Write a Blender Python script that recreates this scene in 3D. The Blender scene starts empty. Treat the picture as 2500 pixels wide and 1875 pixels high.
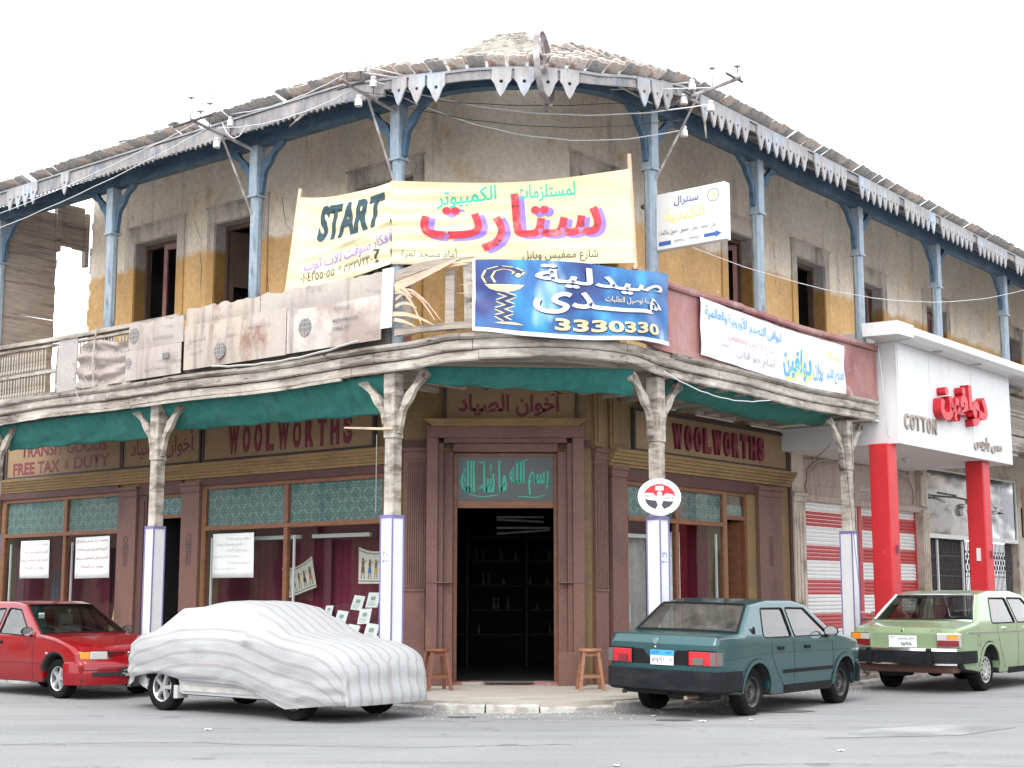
import bpy, bmesh, math, random
from math import pi, sin, cos, tan, atan2, radians, sqrt
from mathutils import Vector, Matrix, noise
from mathutils.geometry import delaunay_2d_cdt

scene = bpy.context.scene
COL = scene.collection
rnd = random.Random(7)

# ---------------------------------------------------------------- camera
cam_data = bpy.data.cameras.new("camera")
cam = bpy.data.objects.new("camera", cam_data)
COL.objects.link(cam)
cam.location = (0, 0, 1.474)
cam.rotation_euler = (radians(90) + math.atan(510.8 / 3481), 0, 0)
cam_data.sensor_width = 36
cam_data.lens = 3481 / 2500 * 36
cam_data.clip_start = 0.1
cam_data.clip_end = 600
scene.camera = cam

# ---------------------------------------------------------------- sky, sun, exposure
SUN_EL, SUN_ROT = radians(48), radians(200)
world = bpy.data.worlds.new("World")
scene.world = world
world.use_nodes = True
wn, wl = world.node_tree.nodes, world.node_tree.links
wn.clear()
w_out = wn.new("ShaderNodeOutputWorld")
w_bg = wn.new("ShaderNodeBackground")
w_sky = wn.new("ShaderNodeTexSky")
w_sky.sky_type = 'NISHITA'
w_sky.sun_disc = False
w_sky.sun_elevation = SUN_EL
w_sky.sun_rotation = SUN_ROT
w_sky.dust_density = 6
w_sky.air_density = 1.0
w_mix = wn.new("ShaderNodeMix")
w_mix.data_type = 'RGBA'
w_mix.inputs[0].default_value = 0.86          # a white overcast layer over the clear sky
w_mix.inputs[7].default_value = (12.6, 13.0, 13.7, 1)
wl.new(w_sky.outputs[0], w_mix.inputs[6])
wl.new(w_mix.outputs[2], w_bg.inputs[0])
w_bg.inputs[1].default_value = 0.15
wl.new(w_bg.outputs[0], w_out.inputs[0])

sun_data = bpy.data.lights.new("sun", 'SUN')
sun_data.energy = 1.0
sun_data.angle = radians(24)
sun_data.color = (1, 0.96, 0.9)
sun = bpy.data.objects.new("sun", sun_data)
COL.objects.link(sun)
# sun_rotation 200 deg: light comes from behind the camera, a little from the left
sd = Vector((sin(SUN_ROT) * cos(SUN_EL), cos(SUN_ROT) * cos(SUN_EL), sin(SUN_EL)))
sun.rotation_euler = sd.to_track_quat('Z', 'Y').to_euler()

scene.view_settings.view_transform = 'Standard'
scene.view_settings.look = 'None'
scene.view_settings.exposure = 0.75
scene.view_settings.gamma = 1
scene.view_settings.use_curve_mapping = False
scene.render.engine = 'CYCLES'
scene.cycles.max_bounces = 8
scene.cycles.transparent_max_bounces = 12
scene.cycles.use_denoising = True

# ---------------------------------------------------------------- materials
MATS = {}
def mat(name, col=(.5, .5, .5), rough=.8, metal=0, layers=(), grain=None, bump=None, coat=0, zband=None, spec=.5,
        emit=0, sheen=0, vmap=None):
    """layers: (colour, (sx,sy,sz), threshold, softness[, detail]) mixed on by noise; grain: (amount, (sx,sy,sz));
    bump: (strength, scale); zband: (z, colour below, wobble)"""
    if name in MATS: return MATS[name]
    m = bpy.data.materials.new(name); m.use_nodes = True
    n, l = m.node_tree.nodes, m.node_tree.links
    b = n['Principled BSDF']
    b.inputs['Roughness'].default_value = rough
    b.inputs['Metallic'].default_value = metal
    b.inputs['Coat Weight'].default_value = coat
    b.inputs['Coat Roughness'].default_value = .06
    b.inputs['Specular IOR Level'].default_value = spec
    tc = n.new("ShaderNodeTexCoord")
    src = tc.outputs['Object']
    rgb = n.new("ShaderNodeRGB"); rgb.outputs[0].default_value = (*col, 1)
    cur = rgb.outputs[0]
    def nz(scale, detail=6, rough_=.6, dist=0):
        mp = n.new("ShaderNodeMapping"); mp.inputs['Scale'].default_value = scale if hasattr(scale, '__len__') else (scale,) * 3
        mp.inputs['Location'].default_value = (len(n) * 1.7, len(n) * .9, len(n) * 2.3)
        l.new(src, mp.inputs[0])
        t = n.new("ShaderNodeTexNoise"); t.inputs['Scale'].default_value = 1; t.inputs['Detail'].default_value = detail
        t.inputs['Roughness'].default_value = rough_; t.inputs['Distortion'].default_value = dist
        l.new(mp.outputs[0], t.inputs['Vector']); return t.outputs[0]
    def mix(fac, a, c):
        x = n.new("ShaderNodeMix"); x.data_type = 'RGBA'
        l.new(fac, x.inputs[0]); l.new(a, x.inputs[6])
        if hasattr(c, 'links') or not hasattr(c, '__len__'): l.new(c, x.inputs[7])
        else: x.inputs[7].default_value = (*c, 1)
        return x.outputs[2]
    def ramp(v, lo, hi):
        r = n.new("ShaderNodeMapRange"); r.inputs[1].default_value = lo; r.inputs[2].default_value = hi
        l.new(v, r.inputs[0]); return r.outputs[0]
    for ly in layers:
        c, sc, th, so = ly[:4]
        f = ramp(nz(sc, ly[4] if len(ly) > 4 else 6), th - so, th + so)
        cur = mix(f, cur, c)
    if zband:
        z0, cb, wob = zband
        sp = n.new("ShaderNodeSeparateXYZ"); l.new(src, sp.inputs[0])
        a = n.new("ShaderNodeMath"); a.operation = 'MULTIPLY_ADD'
        l.new(nz((1.6, 1.6, 1.6), 7, .62), a.inputs[0]); a.inputs[1].default_value = wob; l.new(sp.outputs[2], a.inputs[2])
        r = ramp(a.outputs[0], z0 + wob * .5 + .07, z0 + wob * .5 - .05)
        n_b = nz((1.3, 1.3, .8), 5); wv = n.new("ShaderNodeMapRange"); wv.inputs[1].default_value = .35; wv.inputs[2].default_value = .7
        l.new(n_b, wv.inputs[0]); c2 = n.new("ShaderNodeRGB"); c2.outputs[0].default_value = (*cb, 1)
        ob = mix(wv.outputs[0], c2.outputs[0], tuple(v * .72 for v in cb))
        ob = mix(ramp(nz((3.2, 3.2, 2.4), 7), .64, .69), ob, tuple(v * .8 for v in col))
        cur = mix(r, cur, ob)
    if grain:
        f = nz(grain[1], 5, .7)
        h = n.new("ShaderNodeMapRange"); h.inputs[1].default_value = .3; h.inputs[2].default_value = .7
        h.inputs[3].default_value = 1 - grain[0]; h.inputs[4].default_value = 1 + grain[0]; l.new(f, h.inputs[0])
        v = n.new("ShaderNodeVectorMath"); v.operation = 'SCALE'; l.new(cur, v.inputs[0]); l.new(h.outputs[0], v.inputs['Scale'])
        cur = v.outputs[0]
    l.new(cur, b.inputs['Base Color'])
    if bump:
        bp_ = n.new("ShaderNodeBump"); bp_.inputs['Strength'].default_value = bump[0]; bp_.inputs['Distance'].default_value = .02
        l.new(nz(bump[1], 8, .65), bp_.inputs['Height']); l.new(bp_.outputs[0], b.inputs['Normal'])
    if emit:
        l.new(cur, b.inputs['Emission Color']); b.inputs['Emission Strength'].default_value = emit
    MATS[name] = m
    return m

def glass_mat(name, tint=(.8, .9, .88), refl=.12, rough=.02, dust=0, wave=.02, gcol=1):
    m = bpy.data.materials.new(name); m.use_nodes = True
    n, l = m.node_tree.nodes, m.node_tree.links; n.clear()
    o = n.new("ShaderNodeOutputMaterial"); tr = n.new("ShaderNodeBsdfTransparent"); tr.inputs[0].default_value = (*tint, 1)
    g = n.new("ShaderNodeBsdfGlossy"); g.inputs['Roughness'].default_value = rough; g.inputs[0].default_value = (gcol, gcol * .99, gcol * .97, 1)
    fr = n.new("ShaderNodeLayerWeight"); fr.inputs[0].default_value = .5
    pw = n.new("ShaderNodeMath"); pw.operation = 'POWER'; pw.inputs[1].default_value = 4; l.new(fr.outputs['Facing'], pw.inputs[0])
    ad = n.new("ShaderNodeMath"); ad.operation = 'ADD'; ad.inputs[1].default_value = refl; ad.use_clamp = True
    l.new(pw.outputs[0], ad.inputs[0])
    mx = n.new("ShaderNodeMixShader"); l.new(ad.outputs[0], mx.inputs[0]); l.new(tr.outputs[0], mx.inputs[1]); l.new(g.outputs[0], mx.inputs[2])
    tc = n.new("ShaderNodeTexCoord"); nz = n.new("ShaderNodeTexNoise"); nz.inputs['Scale'].default_value = 1.6; nz.inputs['Detail'].default_value = 1
    l.new(tc.outputs['Object'], nz.inputs[0]); bu = n.new("ShaderNodeBump"); bu.inputs['Strength'].default_value = wave; bu.inputs['Distance'].default_value = .1
    l.new(nz.outputs[0], bu.inputs['Height']); l.new(bu.outputs[0], g.inputs['Normal'])
    last = mx.outputs[0]
    if dust:
        d = n.new("ShaderNodeBsdfDiffuse"); d.inputs[0].default_value = (.5, .47, .42, 1)
        m2 = n.new("ShaderNodeMixShader"); n2 = n.new("ShaderNodeTexNoise"); n2.inputs['Scale'].default_value = 6; n2.inputs['Detail'].default_value = 6
        l.new(tc.outputs['Object'], n2.inputs[0]); r = n.new("ShaderNodeMapRange"); r.inputs[1].default_value = .3; r.inputs[2].default_value = .8
        r.inputs[3].default_value = dust * .5; r.inputs[4].default_value = dust * 1.8; l.new(n2.outputs[0], r.inputs[0])
        l.new(r.outputs[0], m2.inputs[0]); l.new(last, m2.inputs[1]); l.new(d.outputs[0], m2.inputs[2]); last = m2.outputs[0]
    l.new(last, o.inputs[0]); MATS[name] = m; return m

def tile_pattern_mat(name):
    """turquoise and white arabesque print behind the transom panes"""
    m = bpy.data.materials.new(name); m.use_nodes = True
    n, l = m.node_tree.nodes, m.node_tree.links; b = n['Principled BSDF']; b.inputs['Roughness'].default_value = .35
    tc = n.new("ShaderNodeTexCoord")
    sp = n.new("ShaderNodeSeparateXYZ"); l.new(tc.outputs['Object'], sp.inputs[0])
    cb = n.new("ShaderNodeCombineXYZ"); l.new(sp.outputs[0], cb.inputs[0]); l.new(sp.outputs[2], cb.inputs[1])
    def M(op, a, b2=None):
        x = n.new("ShaderNodeMath"); x.operation = op
        for i, v in enumerate((a, b2)):
            if v is None: continue
            if isinstance(v, (int, float)): x.inputs[i].default_value = v
            else: l.new(v, x.inputs[i])
        return x.outputs[0]
    X, Z = M('MULTIPLY', sp.outputs[0], 2 * pi / .30), M('MULTIPLY', sp.outputs[2], 2 * pi / .30)
    a = M('COSINE', X); c = M('COSINE', Z); s = M('MULTIPLY', M('COSINE', M('MULTIPLY', X, 2)), M('COSINE', M('MULTIPLY', Z, 2)))
    v = M('ADD', M('MULTIPLY', a, c), M('MULTIPLY', s, .55))
    v = M('SINE', M('MULTIPLY', v, 5.0))
    vo = n.new("ShaderNodeTexVoronoi"); vo.inputs['Scale'].default_value = 34; vo.voronoi_dimensions = '2D'; l.new(cb.outputs[0], vo.inputs['Vector'])
    cr = n.new("ShaderNodeValToRGB"); l.new(v, cr.inputs[0])
    e = cr.color_ramp.elements; e[0].position = .1; e[0].color = (.012, .09, .085, 1); e[1].position = .62; e[1].color = (.17, .25, .235, 1)
    e2 = cr.color_ramp.elements.new(.4); e2.color = (.01, .16, .135, 1)
    c2 = n.new("ShaderNodeValToRGB"); l.new(vo.outputs['Distance'], c2.inputs[0])
    c2.color_ramp.elements[0].color = (.24, .29, .28, 1); c2.color_ramp.elements[1].color = (.02, .07, .08, 1); c2.color_ramp.elements[1].position = .7
    mx = n.new("ShaderNodeMix"); mx.data_type = 'RGBA'; mx.inputs[0].default_value = .45
    l.new(cr.outputs[0], mx.inputs[6]); l.new(c2.outputs[0], mx.inputs[7]); l.new(mx.outputs[2], b.inputs['Base Color'])
    MATS[name] = m; return m

plaster_old = mat("plaster_old", (.90, .78, .63), .95, layers=[
    ((.70, .62, .52), (.9, .9, .5), .58, .14), ((.88, .81, .71), (.5, .5, .9), .60, .12), ((.66, .47, .30), (2.2, 2.2, 1.6), .66, .08),
    ((.50, .45, .39), (3.5, 3.5, .35), .66, .08), ((.34, .30, .26), (13, 13, 9), .70, .03), ((.90, .86, .80), (6, 6, 5), .70, .02)], grain=(.16, 14), bump=(.5, 9),
    zband=(7.43, (.76, .48, .215), .5))
plaster_frame = mat("plaster_frame", (.60, .53, .46), .95, layers=[((.24, .22, .20), (3, 3, 1), .55, .1)], grain=(.15, 18), bump=(.5, 12),
    zband=(7.43, (.66, .40, .16), .3))
plaster_reveal = mat("plaster_reveal", (.36, .33, .31), .95, grain=(.2, 10), bump=(.4, 12), zband=(7.43, (.36, .20, .06), .15))
plaster_ochre = mat("plaster_ochre", (.21, .135, .06), .85, layers=[((.17, .12, .07), (.9, .9, 1.4), .60, .10), ((.26, .17, .08), (2, 2, 2), .62, .1)],
    grain=(.14, 16), bump=(.3, 14))
moulding_ochre = mat("moulding_ochre", (.24, .15, .06), .75, layers=[((.16, .10, .05), (1.2, 4, 9), .58, .10)], grain=(.15, 12), bump=(.3, 16))
granite = mat("granite_brown", (.172, .086, .069), .6, spec=.3, layers=[((.085, .045, .04), (90, 90, 90), .56, .06, 2), ((.25, .14, .11), (60, 60, 60), .63, .05, 2),
    ((.09, .045, .04), (1.4, 1.4, .7), .62, .12)], bump=(.12, 60))
granite_dark = mat("granite_dark", (.085, .04, .034), .6, spec=.3, layers=[((.10, .05, .05), (80, 80, 80), .56, .06, 2)], grain=(.15, 3), bump=(.12, 60))
wood_white = mat("weathered_white_wood", (.41, .37, .315), .85, layers=[((.14, .115, .09), (2.2, 2.2, 7), .54, .09), ((.36, .31, .26), (9, 9, 1.2), .62, .06),
    ((.56, .52, .46), (1.5, 1.5, 1.5), .6, .12)], grain=(.18, (22, 22, 4)), bump=(.6, 14))
wood_white_h = mat("weathered_fascia_wood", (.36, .325, .275), .85, layers=[((.13, .105, .085), (1.0, 1.0, 9), .52, .10), ((.08, .065, .055), (5, 5, 14), .64, .04), ((.34, .29, .25), (3, 3, 26), .60, .06),
    ((.52, .48, .42), (1.5, 1.5, 3), .6, .12)], grain=(.2, (5, 5, 30)), bump=(.6, 16))
wood_grey = mat("grey_board_wood", (.33, .285, .24), .9, layers=[((.17, .14, .12), (1, 1, 14), .6, .1)], grain=(.25, (3, 3, 26)), bump=(.5, 14))
wood_raw = mat("split_raw_wood", (.62, .42, .28), .85, layers=[((.40, .33, .28), (2, 2, 8), .55, .12)], grain=(.2, (4, 4, 22)), bump=(.4, 14))
wood_shop = mat("shop_window_wood", (.17, .065, .028), .5, grain=(.3, (4, 4, 14)), bump=(.2, 20))
wood_door = mat("dark_door_wood", (.10, .06, .045), .6, grain=(.3, (10, 10, 2)), bump=(.2, 20))
wood_maroon = mat("peeling_maroon_wood", (.30, .115, .11), .75, layers=[((.40, .33, .31), (3, 3, 3), .64, .03), ((.20, .09, .085), (1.4, 1.4, .8), .58, .1),
    ((.36, .22, .20), (.9, .9, .9), .55, .15)], grain=(.15, (14, 14, 3)), bump=(.5, 12))
paint_blue = mat("hazed_blue_paint", (.23, .29, .345), .7, layers=[((.34, .39, .42), (14, 14, 1.3), .56, .07), ((.14, .18, .22), (6, 6, 2), .63, .06)], grain=(.15, 12), bump=(.3, 14))  # blue greyed to put the lens haze into its colour
paint_blue_dark = mat("dark_blue_paint", (.045, .095, .15), .75, layers=[((.08, .13, .18), (3, 3, 3), .58, .1), ((.03, .05, .08), (2, 2, 8), .6, .08)], grain=(.2, 12), bump=(.3, 10))
roof_under = mat("roof_underside", (.30, .32, .34), .9, grain=(.3, (2, 2, 20)))  # pale tone chosen so the underside bounces light onto the upper wall
valance_m = mat("valance_wood", (.35, .335, .33), .85, layers=[((.30, .29, .31), (5, 5, 2), .58, .12), ((.36, .44, .52), (2, 2, 2), .60, .1)], grain=(.18, (14, 14, 3)), bump=(.3, 12))
tile_a = mat("roof_tile_a", (.42, .26, .20), .9, layers=[((.46, .42, .37), (4, 4, 4), .52, .08)], grain=(.2, 12), bump=(.4, 18))
tile_b = mat("roof_tile_b", (.33, .30, .27), .9, layers=[((.24, .24, .25), (4, 4, 4), .60, .08)], grain=(.2, 12), bump=(.4, 18))
tile_c = mat("roof_tile_c", (.50, .31, .24), .9, layers=[((.66, .62, .56), (5, 5, 5), .55, .08)], grain=(.2, 12), bump=(.4, 18))
thatch_m = mat("dry_reed_mat", (.32, .295, .25), .95, layers=[((.22, .21, .18), (6, 6, 18), .55, .08)], grain=(.3, (10, 10, 40)), bump=(1, 20))
canvas = mat("green_canvas", (.015, .145, .125), .85, layers=[((.03, .165, .14), (2.5, 2.5, 1.0), .58, .12), ((.02, .10, .085), (5, 5, 1.2), .62, .1)], grain=(.16, 9), bump=(.25, 8))
white_paint = mat("white_paint", (.66, .66, .67), .5, layers=[((.50, .49, .47), (2.5, 2.5, .35), .66, .08), ((.60, .60, .60), (.7, .7, .7), .55, .12)], grain=(.03, 3))
pier_white = mat("white_pier_tile", (.62, .63, .64), .35, grain=(.05, 4))
pier_line = mat("purple_edge_trim", (.17, .15, .33), .5)
red_paint = mat("red_pillar_paint", (.50, .020, .026), .45, layers=[((.30, .05, .045), (7, 7, .5), .66, .06), ((.62, .20, .18), (9, 9, 9), .72, .02), ((.42, .015, .022), (1.5, 1.5, 1), .62, .12)], grain=(.06, 8), bump=(.1, 30))
letter_red = mat("letter_red", (.48, .01, .02), .4, grain=(.1, 6))
letter_maroon = mat("letter_maroon", (.16, .018, .035), .6, grain=(.15, 20))
sign_panel = mat("sign_panel", (.27, .18, .095), .8, layers=[((.30, .21, .12), (1.2, 1.2, 2), .58, .12)], grain=(.10, 14), bump=(.15, 14))
frame_dark = mat("dark_frame", (.055, .042, .042), .7, grain=(.2, 10))
asphalt = mat("asphalt", (.20, .202, .202), .92, layers=[((.245, .243, .236), (.22, .22, .22), .55, .12), ((.165, .165, .165), (.4, 2.2, 1), .58, .12), ((.14, .14, .14), (1.3, 1.3, 1.3), .66, .03),
    ((.30, .295, .28), (38, 38, 38), .66, .05, 3), ((.12, .12, .12), (30, 30, 30), .66, .05, 3)], grain=(.10, 60), bump=(.35, 45))
oil_m = mat("oil_stained_asphalt", (.085, .085, .085), .85, grain=(.25, 10), bump=(.3, 40))
pavement_m = mat("dusty_pavement", (.34, .31, .265), .95, layers=[((.22, .195, .165), (.9, 2.0, 1), .60, .10), ((.40, .37, .32), (1.5, 1.5, 1), .6, .1)], grain=(.10, 25), bump=(.35, 18))
kerb_m = mat("kerb_stone", (.40, .38, .35), .95, layers=[((.22, .20, .19), (4, 4, 6), .56, .1)], grain=(.15, 16), bump=(.6, 14))
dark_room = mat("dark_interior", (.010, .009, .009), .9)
dark_grey = mat("dark_grey", (.05, .05, .052), .6)
shelf_m = mat("shelf_wood", (.018, .014, .013), .7)
curtain_m = mat("magenta_curtain", (.17, .009, .035), .85, grain=(.25, (9, 9, .4)), bump=(.5, (9, 9, .6)))
paper_m = mat("white_paper", (.74, .77, .75), .8, grain=(.04, 6))
ink_red = mat("ink_red", (.30, .02, .02), .8)
ink_black = mat("ink_black", (.05, .05, .06), .8)
ink_blue = mat("ink_blue", (.05, .12, .42), .7)
steel = mat("steel", (.55, .56, .57), .35, metal=.9, grain=(.1, 6))
iron = mat("old_iron", (.20, .17, .165), .7, layers=[((.42, .40, .40), (4, 4, 4), .55, .1)], grain=(.2, 12), bump=(.3, 16))
iron_dark = mat("dark_iron", (.07, .06, .065), .7, grain=(.2, 12))
porcelain = mat("porcelain", (.60, .61, .60), .25)
wire_light = mat("pale_wire", (.60, .60, .62), .6)
wire_dark = mat("dark_wire", (.07, .07, .075), .6)
glass_shop = glass_mat("shop_glass", (.90, .94, .93), .03, .02)
arab = tile_pattern_mat("arabesque_print")

# ---------------------------------------------------------------- mesh builder
class MB:
    def __init__(s): s.v, s.f, s.m = [], [], []
    def add(s, vs, fs, m=0):
        o = len(s.v); s.v += [tuple(x) for x in vs]; s.f += [tuple(i + o for i in f) for f in fs]; s.m += [m] * len(fs); return s
    def box(s, x0, x1, y0, y1, z0, z1, m=0):
        return s.add([(x0, y0, z0), (x1, y0, z0), (x1, y1, z0), (x0, y1, z0), (x0, y0, z1), (x1, y0, z1), (x1, y1, z1), (x0, y1, z1)],
                     [(0, 3, 2, 1), (4, 5, 6, 7), (0, 1, 5, 4), (1, 2, 6, 5), (2, 3, 7, 6), (3, 0, 4, 7)], m)
    def hexa(s, p, m=0):   # 8 points, bottom ring then top ring
        return s.add(p, [(0, 3, 2, 1), (4, 5, 6, 7), (0, 1, 5, 4), (1, 2, 6, 5), (2, 3, 7, 6), (3, 0, 4, 7)], m)
    def prism(s, poly, a, b, axis='y', m=0):
        def P(u, w, d): return {'y': (u, d, w), 'x': (d, u, w), 'z': (u, w, d)}[axis]
        k = len(poly); vs = [P(u, w, a) for u, w in poly] + [P(u, w, b) for u, w in poly]
        return s.add(vs, [tuple(range(k)), tuple(range(2 * k - 1, k - 1, -1))] + [(i, i + k, (i + 1) % k + k, (i + 1) % k) for i in range(k)], m)
    def tube(s, pts, r, n=6, m=0, caps=True):
        pts = [Vector(p) for p in pts]; vs = []; k = len(pts)
        up = None
        for i, p in enumerate(pts):
            d = (pts[min(i + 1, k - 1)] - pts[max(i - 1, 0)]).normalized()
            if up is None: up = d.orthogonal().normalized()
            up = (up - d * up.dot(d)).normalized(); w = d.cross(up)
            rr = r[i] if hasattr(r, '__len__') else r
            vs += [p + (up * cos(2 * pi * j / n) + w * sin(2 * pi * j / n)) * rr for j in range(n)]
        fs = [(i * n + j, i * n + (j + 1) % n, (i + 1) * n + (j + 1) % n, (i + 1) * n + j) for i in range(k - 1) for j in range(n)]
        if caps: fs += [tuple(range(n - 1, -1, -1)), tuple(range((k - 1) * n, k * n))]
        return s.add(vs, fs, m)
    def lathe(s, prof, c=(0, 0, 0), n=16, axis='z', m=0):
        vs = []
        for r, h in prof:
            for j in range(n):
                a = 2 * pi * j / n; u, w = r * cos(a), r * sin(a)
                q = {'z': (u, w, h), 'y': (u, h, w), 'x': (h, u, w)}[axis]
                vs.append((q[0] + c[0], q[1] + c[1], q[2] + c[2]))
        k = len(prof)
        fs = [(i * n + j, i * n + (j + 1) % n, (i + 1) * n + (j + 1) % n, (i + 1) * n + j) for i in range(k - 1) for j in range(n)]
        return s.add(vs, fs, m)
    def grid(s, fn, nu, nv, m=0):
        vs = [fn(i / nu, j / nv) for i in range(nu + 1) for j in range(nv + 1)]
        return s.add(vs, [(i * (nv + 1) + j, (i + 1) * (nv + 1) + j, (i + 1) * (nv + 1) + j + 1, i * (nv + 1) + j + 1) for i in range(nu) for j in range(nv)], m)
    def jitter(s, a, f=3):
        s.v = [tuple(Vector(p) + noise.noise_vector(Vector(p) * f) * a) for p in s.v]; return s
    def build(s, name, mats, parent=None, M=None, smooth=False, bevel=0, solid=0, label=None, stuff=False, fix=True):
        me = bpy.data.meshes.new(name); me.from_pydata(s.v, [], s.f)
        for x in (mats if isinstance(mats, (list, tuple)) else [mats]): me.materials.append(x)
        if any(s.m): me.polygons.foreach_set('material_index', s.m)
        if fix:
            bm = bmesh.new(); bm.from_mesh(me); bmesh.ops.recalc_face_normals(bm, faces=bm.faces); bm.to_mesh(me); bm.free()
        if smooth:
            me.polygons.foreach_set('use_smooth', [True] * len(me.polygons)); me.set_sharp_from_angle(angle=radians(smooth if smooth > 1 else 40))
        me.update()
        return link(name, me, parent, M, bevel, solid, label, stuff)
def link(name, me, parent=None, M=None, bevel=0, solid=0, label=None, stuff=False):
    o = bpy.data.objects.new(name, me); COL.objects.link(o)
    if parent is not None: o.parent = parent
    if M is not None: o.matrix_local = M
    if bevel:
        b = o.modifiers.new("bevel", 'BEVEL'); b.width = bevel; b.segments = 2; b.limit_method = 'ANGLE'
    if solid:
        b = o.modifiers.new("thickness", 'SOLIDIFY'); b.thickness = solid; b.offset = 0
    if label: o['label'] = label
    if stuff: o['kind'] = 'stuff'
    return o
def tag(o, label, cat, group=None):
    o['label'] = label; o['category'] = cat
    if group: o['group'] = group
    return o
def thing(name, label, cat, M=None, group=None):
    o = bpy.data.objects.new(name, None); COL.objects.link(o); o.empty_display_size = .1
    if M is not None: o.matrix_world = M
    return tag(o, label, cat, group)
def struct(o): o['kind'] = 'structure'; return o
def T(x, y, z): return Matrix.Translation((x, y, z))
def RZ(a): return Matrix.Rotation(a, 4, 'Z')
def dup(root, M, label=None, group=None):
    r = root.copy(); COL.objects.link(r); r.matrix_world = M
    if label: r['label'] = label
    if group: r['group'] = group
    for ch in list(root.children):
        c = ch.copy(); COL.objects.link(c); c.parent = r
        for g in list(ch.children):
            d = g.copy(); COL.objects.link(d); d.parent = c
    return r

# ---------------------------------------------------------------- building frames
A = radians(39.0)
dR = Vector((sin(A), cos(A), 0)); dL = Vector((-cos(A), sin(A), 0))
nR = Vector((cos(A), -sin(A), 0)); nL = Vector((-sin(A), -cos(A), 0))
oL = Vector((-1.65, 21.6, 0)); oR = Vector((1.2, 21.6, 0))
def frame(o, x, y):
    M = Matrix.Identity(4); M.col[0][:3] = x; M.col[1][:3] = y; M.col[3][:3] = o; return M
ML = frame(oL, -dL, -nL)      # local x runs to the right in view, y into the wall, z up
MR = frame(oR, dR, -nR)
MC = frame(Vector((0, 21.6, 0)), Vector((1, 0, 0)), Vector((0, 1, 0)))
cL, cR = nL.dot(oL), nR.dot(oR)
def path(s, d=0, off=2.0, r=2.2):
    """the curved edge of the balcony seen in plan: s runs left to right, 0 at the corner; d outward"""
    K = nL * (cL + off) + nR * (cR + off); c = K - nL * r - nR * r; q = pi / 4 * r
    if s < -q: P, n = c + nL * r + dL * (-s - q), nL
    elif s > q: P, n = c + nR * r + dR * (s - q), nR
    else:
        a = s / r; b = (nL + nR).normalized(); t = (dR - dL).normalized(); n = b * cos(a) + t * sin(a); P = c + n * r
    return P + n * d, n
def sL(t): return -t - 3.743
def sR(t): return t + 3.322
def PP(s, d, z): P, n = path(s, d); return Vector((P.x, P.y, z))
def steps(s0, s1, st):
    k = max(1, int(math.ceil((s1 - s0) / st))); return [s0 + (s1 - s0) * i / k for i in range(k + 1)]
def sweep(mb, prof, s0, s1, st=.25, m=0, zf=None):
    """prof: closed polygon of (d, z) swept along the balcony path"""
    ss = steps(s0, s1, st); k = len(prof); vs = []
    for s in ss:
        dz = zf(s) if zf else 0
        vs += [PP(s, d, z + dz) for d, z in prof]
    fs = [(i * k + j, i * k + (j + 1) % k, (i + 1) * k + (j + 1) % k, (i + 1) * k + j) for i in range(len(ss) - 1) for j in range(k)]
    fs += [tuple(range(k)), tuple(range(len(vs) - 1, len(vs) - 1 - k, -1))]
    return mb.add(vs, fs, m)
def rect(d0, d1, z0, z1): return [(d0, z0), (d1, z0), (d1, z1), (d0, z1)]

# ---------------------------------------------------------------- lettering
_F = {}
for c, b, k in [('ء', 0xFE80, 1), ('آ', 0xFE81, 2), ('أ', 0xFE83, 2), ('ؤ', 0xFE85, 2), ('إ', 0xFE87, 2), ('ئ', 0xFE89, 4), ('ا', 0xFE8D, 2), ('ب', 0xFE8F, 4),
                ('ة', 0xFE93, 2), ('ت', 0xFE95, 4), ('ث', 0xFE99, 4), ('ج', 0xFE9D, 4), ('ح', 0xFEA1, 4), ('خ', 0xFEA5, 4), ('د', 0xFEA9, 2), ('ذ', 0xFEAB, 2),
                ('ر', 0xFEAD, 2), ('ز', 0xFEAF, 2), ('س', 0xFEB1, 4), ('ش', 0xFEB5, 4), ('ص', 0xFEB9, 4), ('ض', 0xFEBD, 4), ('ط', 0xFEC1, 4), ('ظ', 0xFEC5, 4),
                ('ع', 0xFEC9, 4), ('غ', 0xFECD, 4), ('ف', 0xFED1, 4), ('ق', 0xFED5, 4), ('ك', 0xFED9, 4), ('ل', 0xFEDD, 4), ('م', 0xFEE1, 4), ('ن', 0xFEE5, 4),
                ('ه', 0xFEE9, 4), ('و', 0xFEED, 2), ('ى', 0xFEEF, 2), ('ي', 0xFEF1, 4)]: _F[c] = (b, k)
def ar(s):
    s = s.replace('لا', '\uFEFB').replace('لأ', '\uFEF7')
    out = []
    def dual(c): return (c in _F and _F[c][1] == 4) or c == 'ـ'
    def right(c): return (c in _F and _F[c][1] >= 2) or c in 'ـ\uFEFB\uFEF7'
    for i, c in enumerate(s):
        pj = i > 0 and dual(s[i - 1]) and right(c); nj = i < len(s) - 1 and dual(c) and right(s[i + 1])
        if c in '\uFEFB\uFEF7': out.append(chr(ord(c) + (1 if pj else 0)))
        elif c in _F:
            b, k = _F[c]; out.append(chr(b + (3 if pj and nj else 2 if nj else 1 if pj else 0)))
        else: out.append(c)
    r = ''.join(reversed(out)); res = ''; buf = ''
    for c in r:                                   # digits keep their order
        if c.isdigit() and ord(c) > 255: buf = c + buf
        else: res += buf + c; buf = ''
    return res + buf
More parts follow.
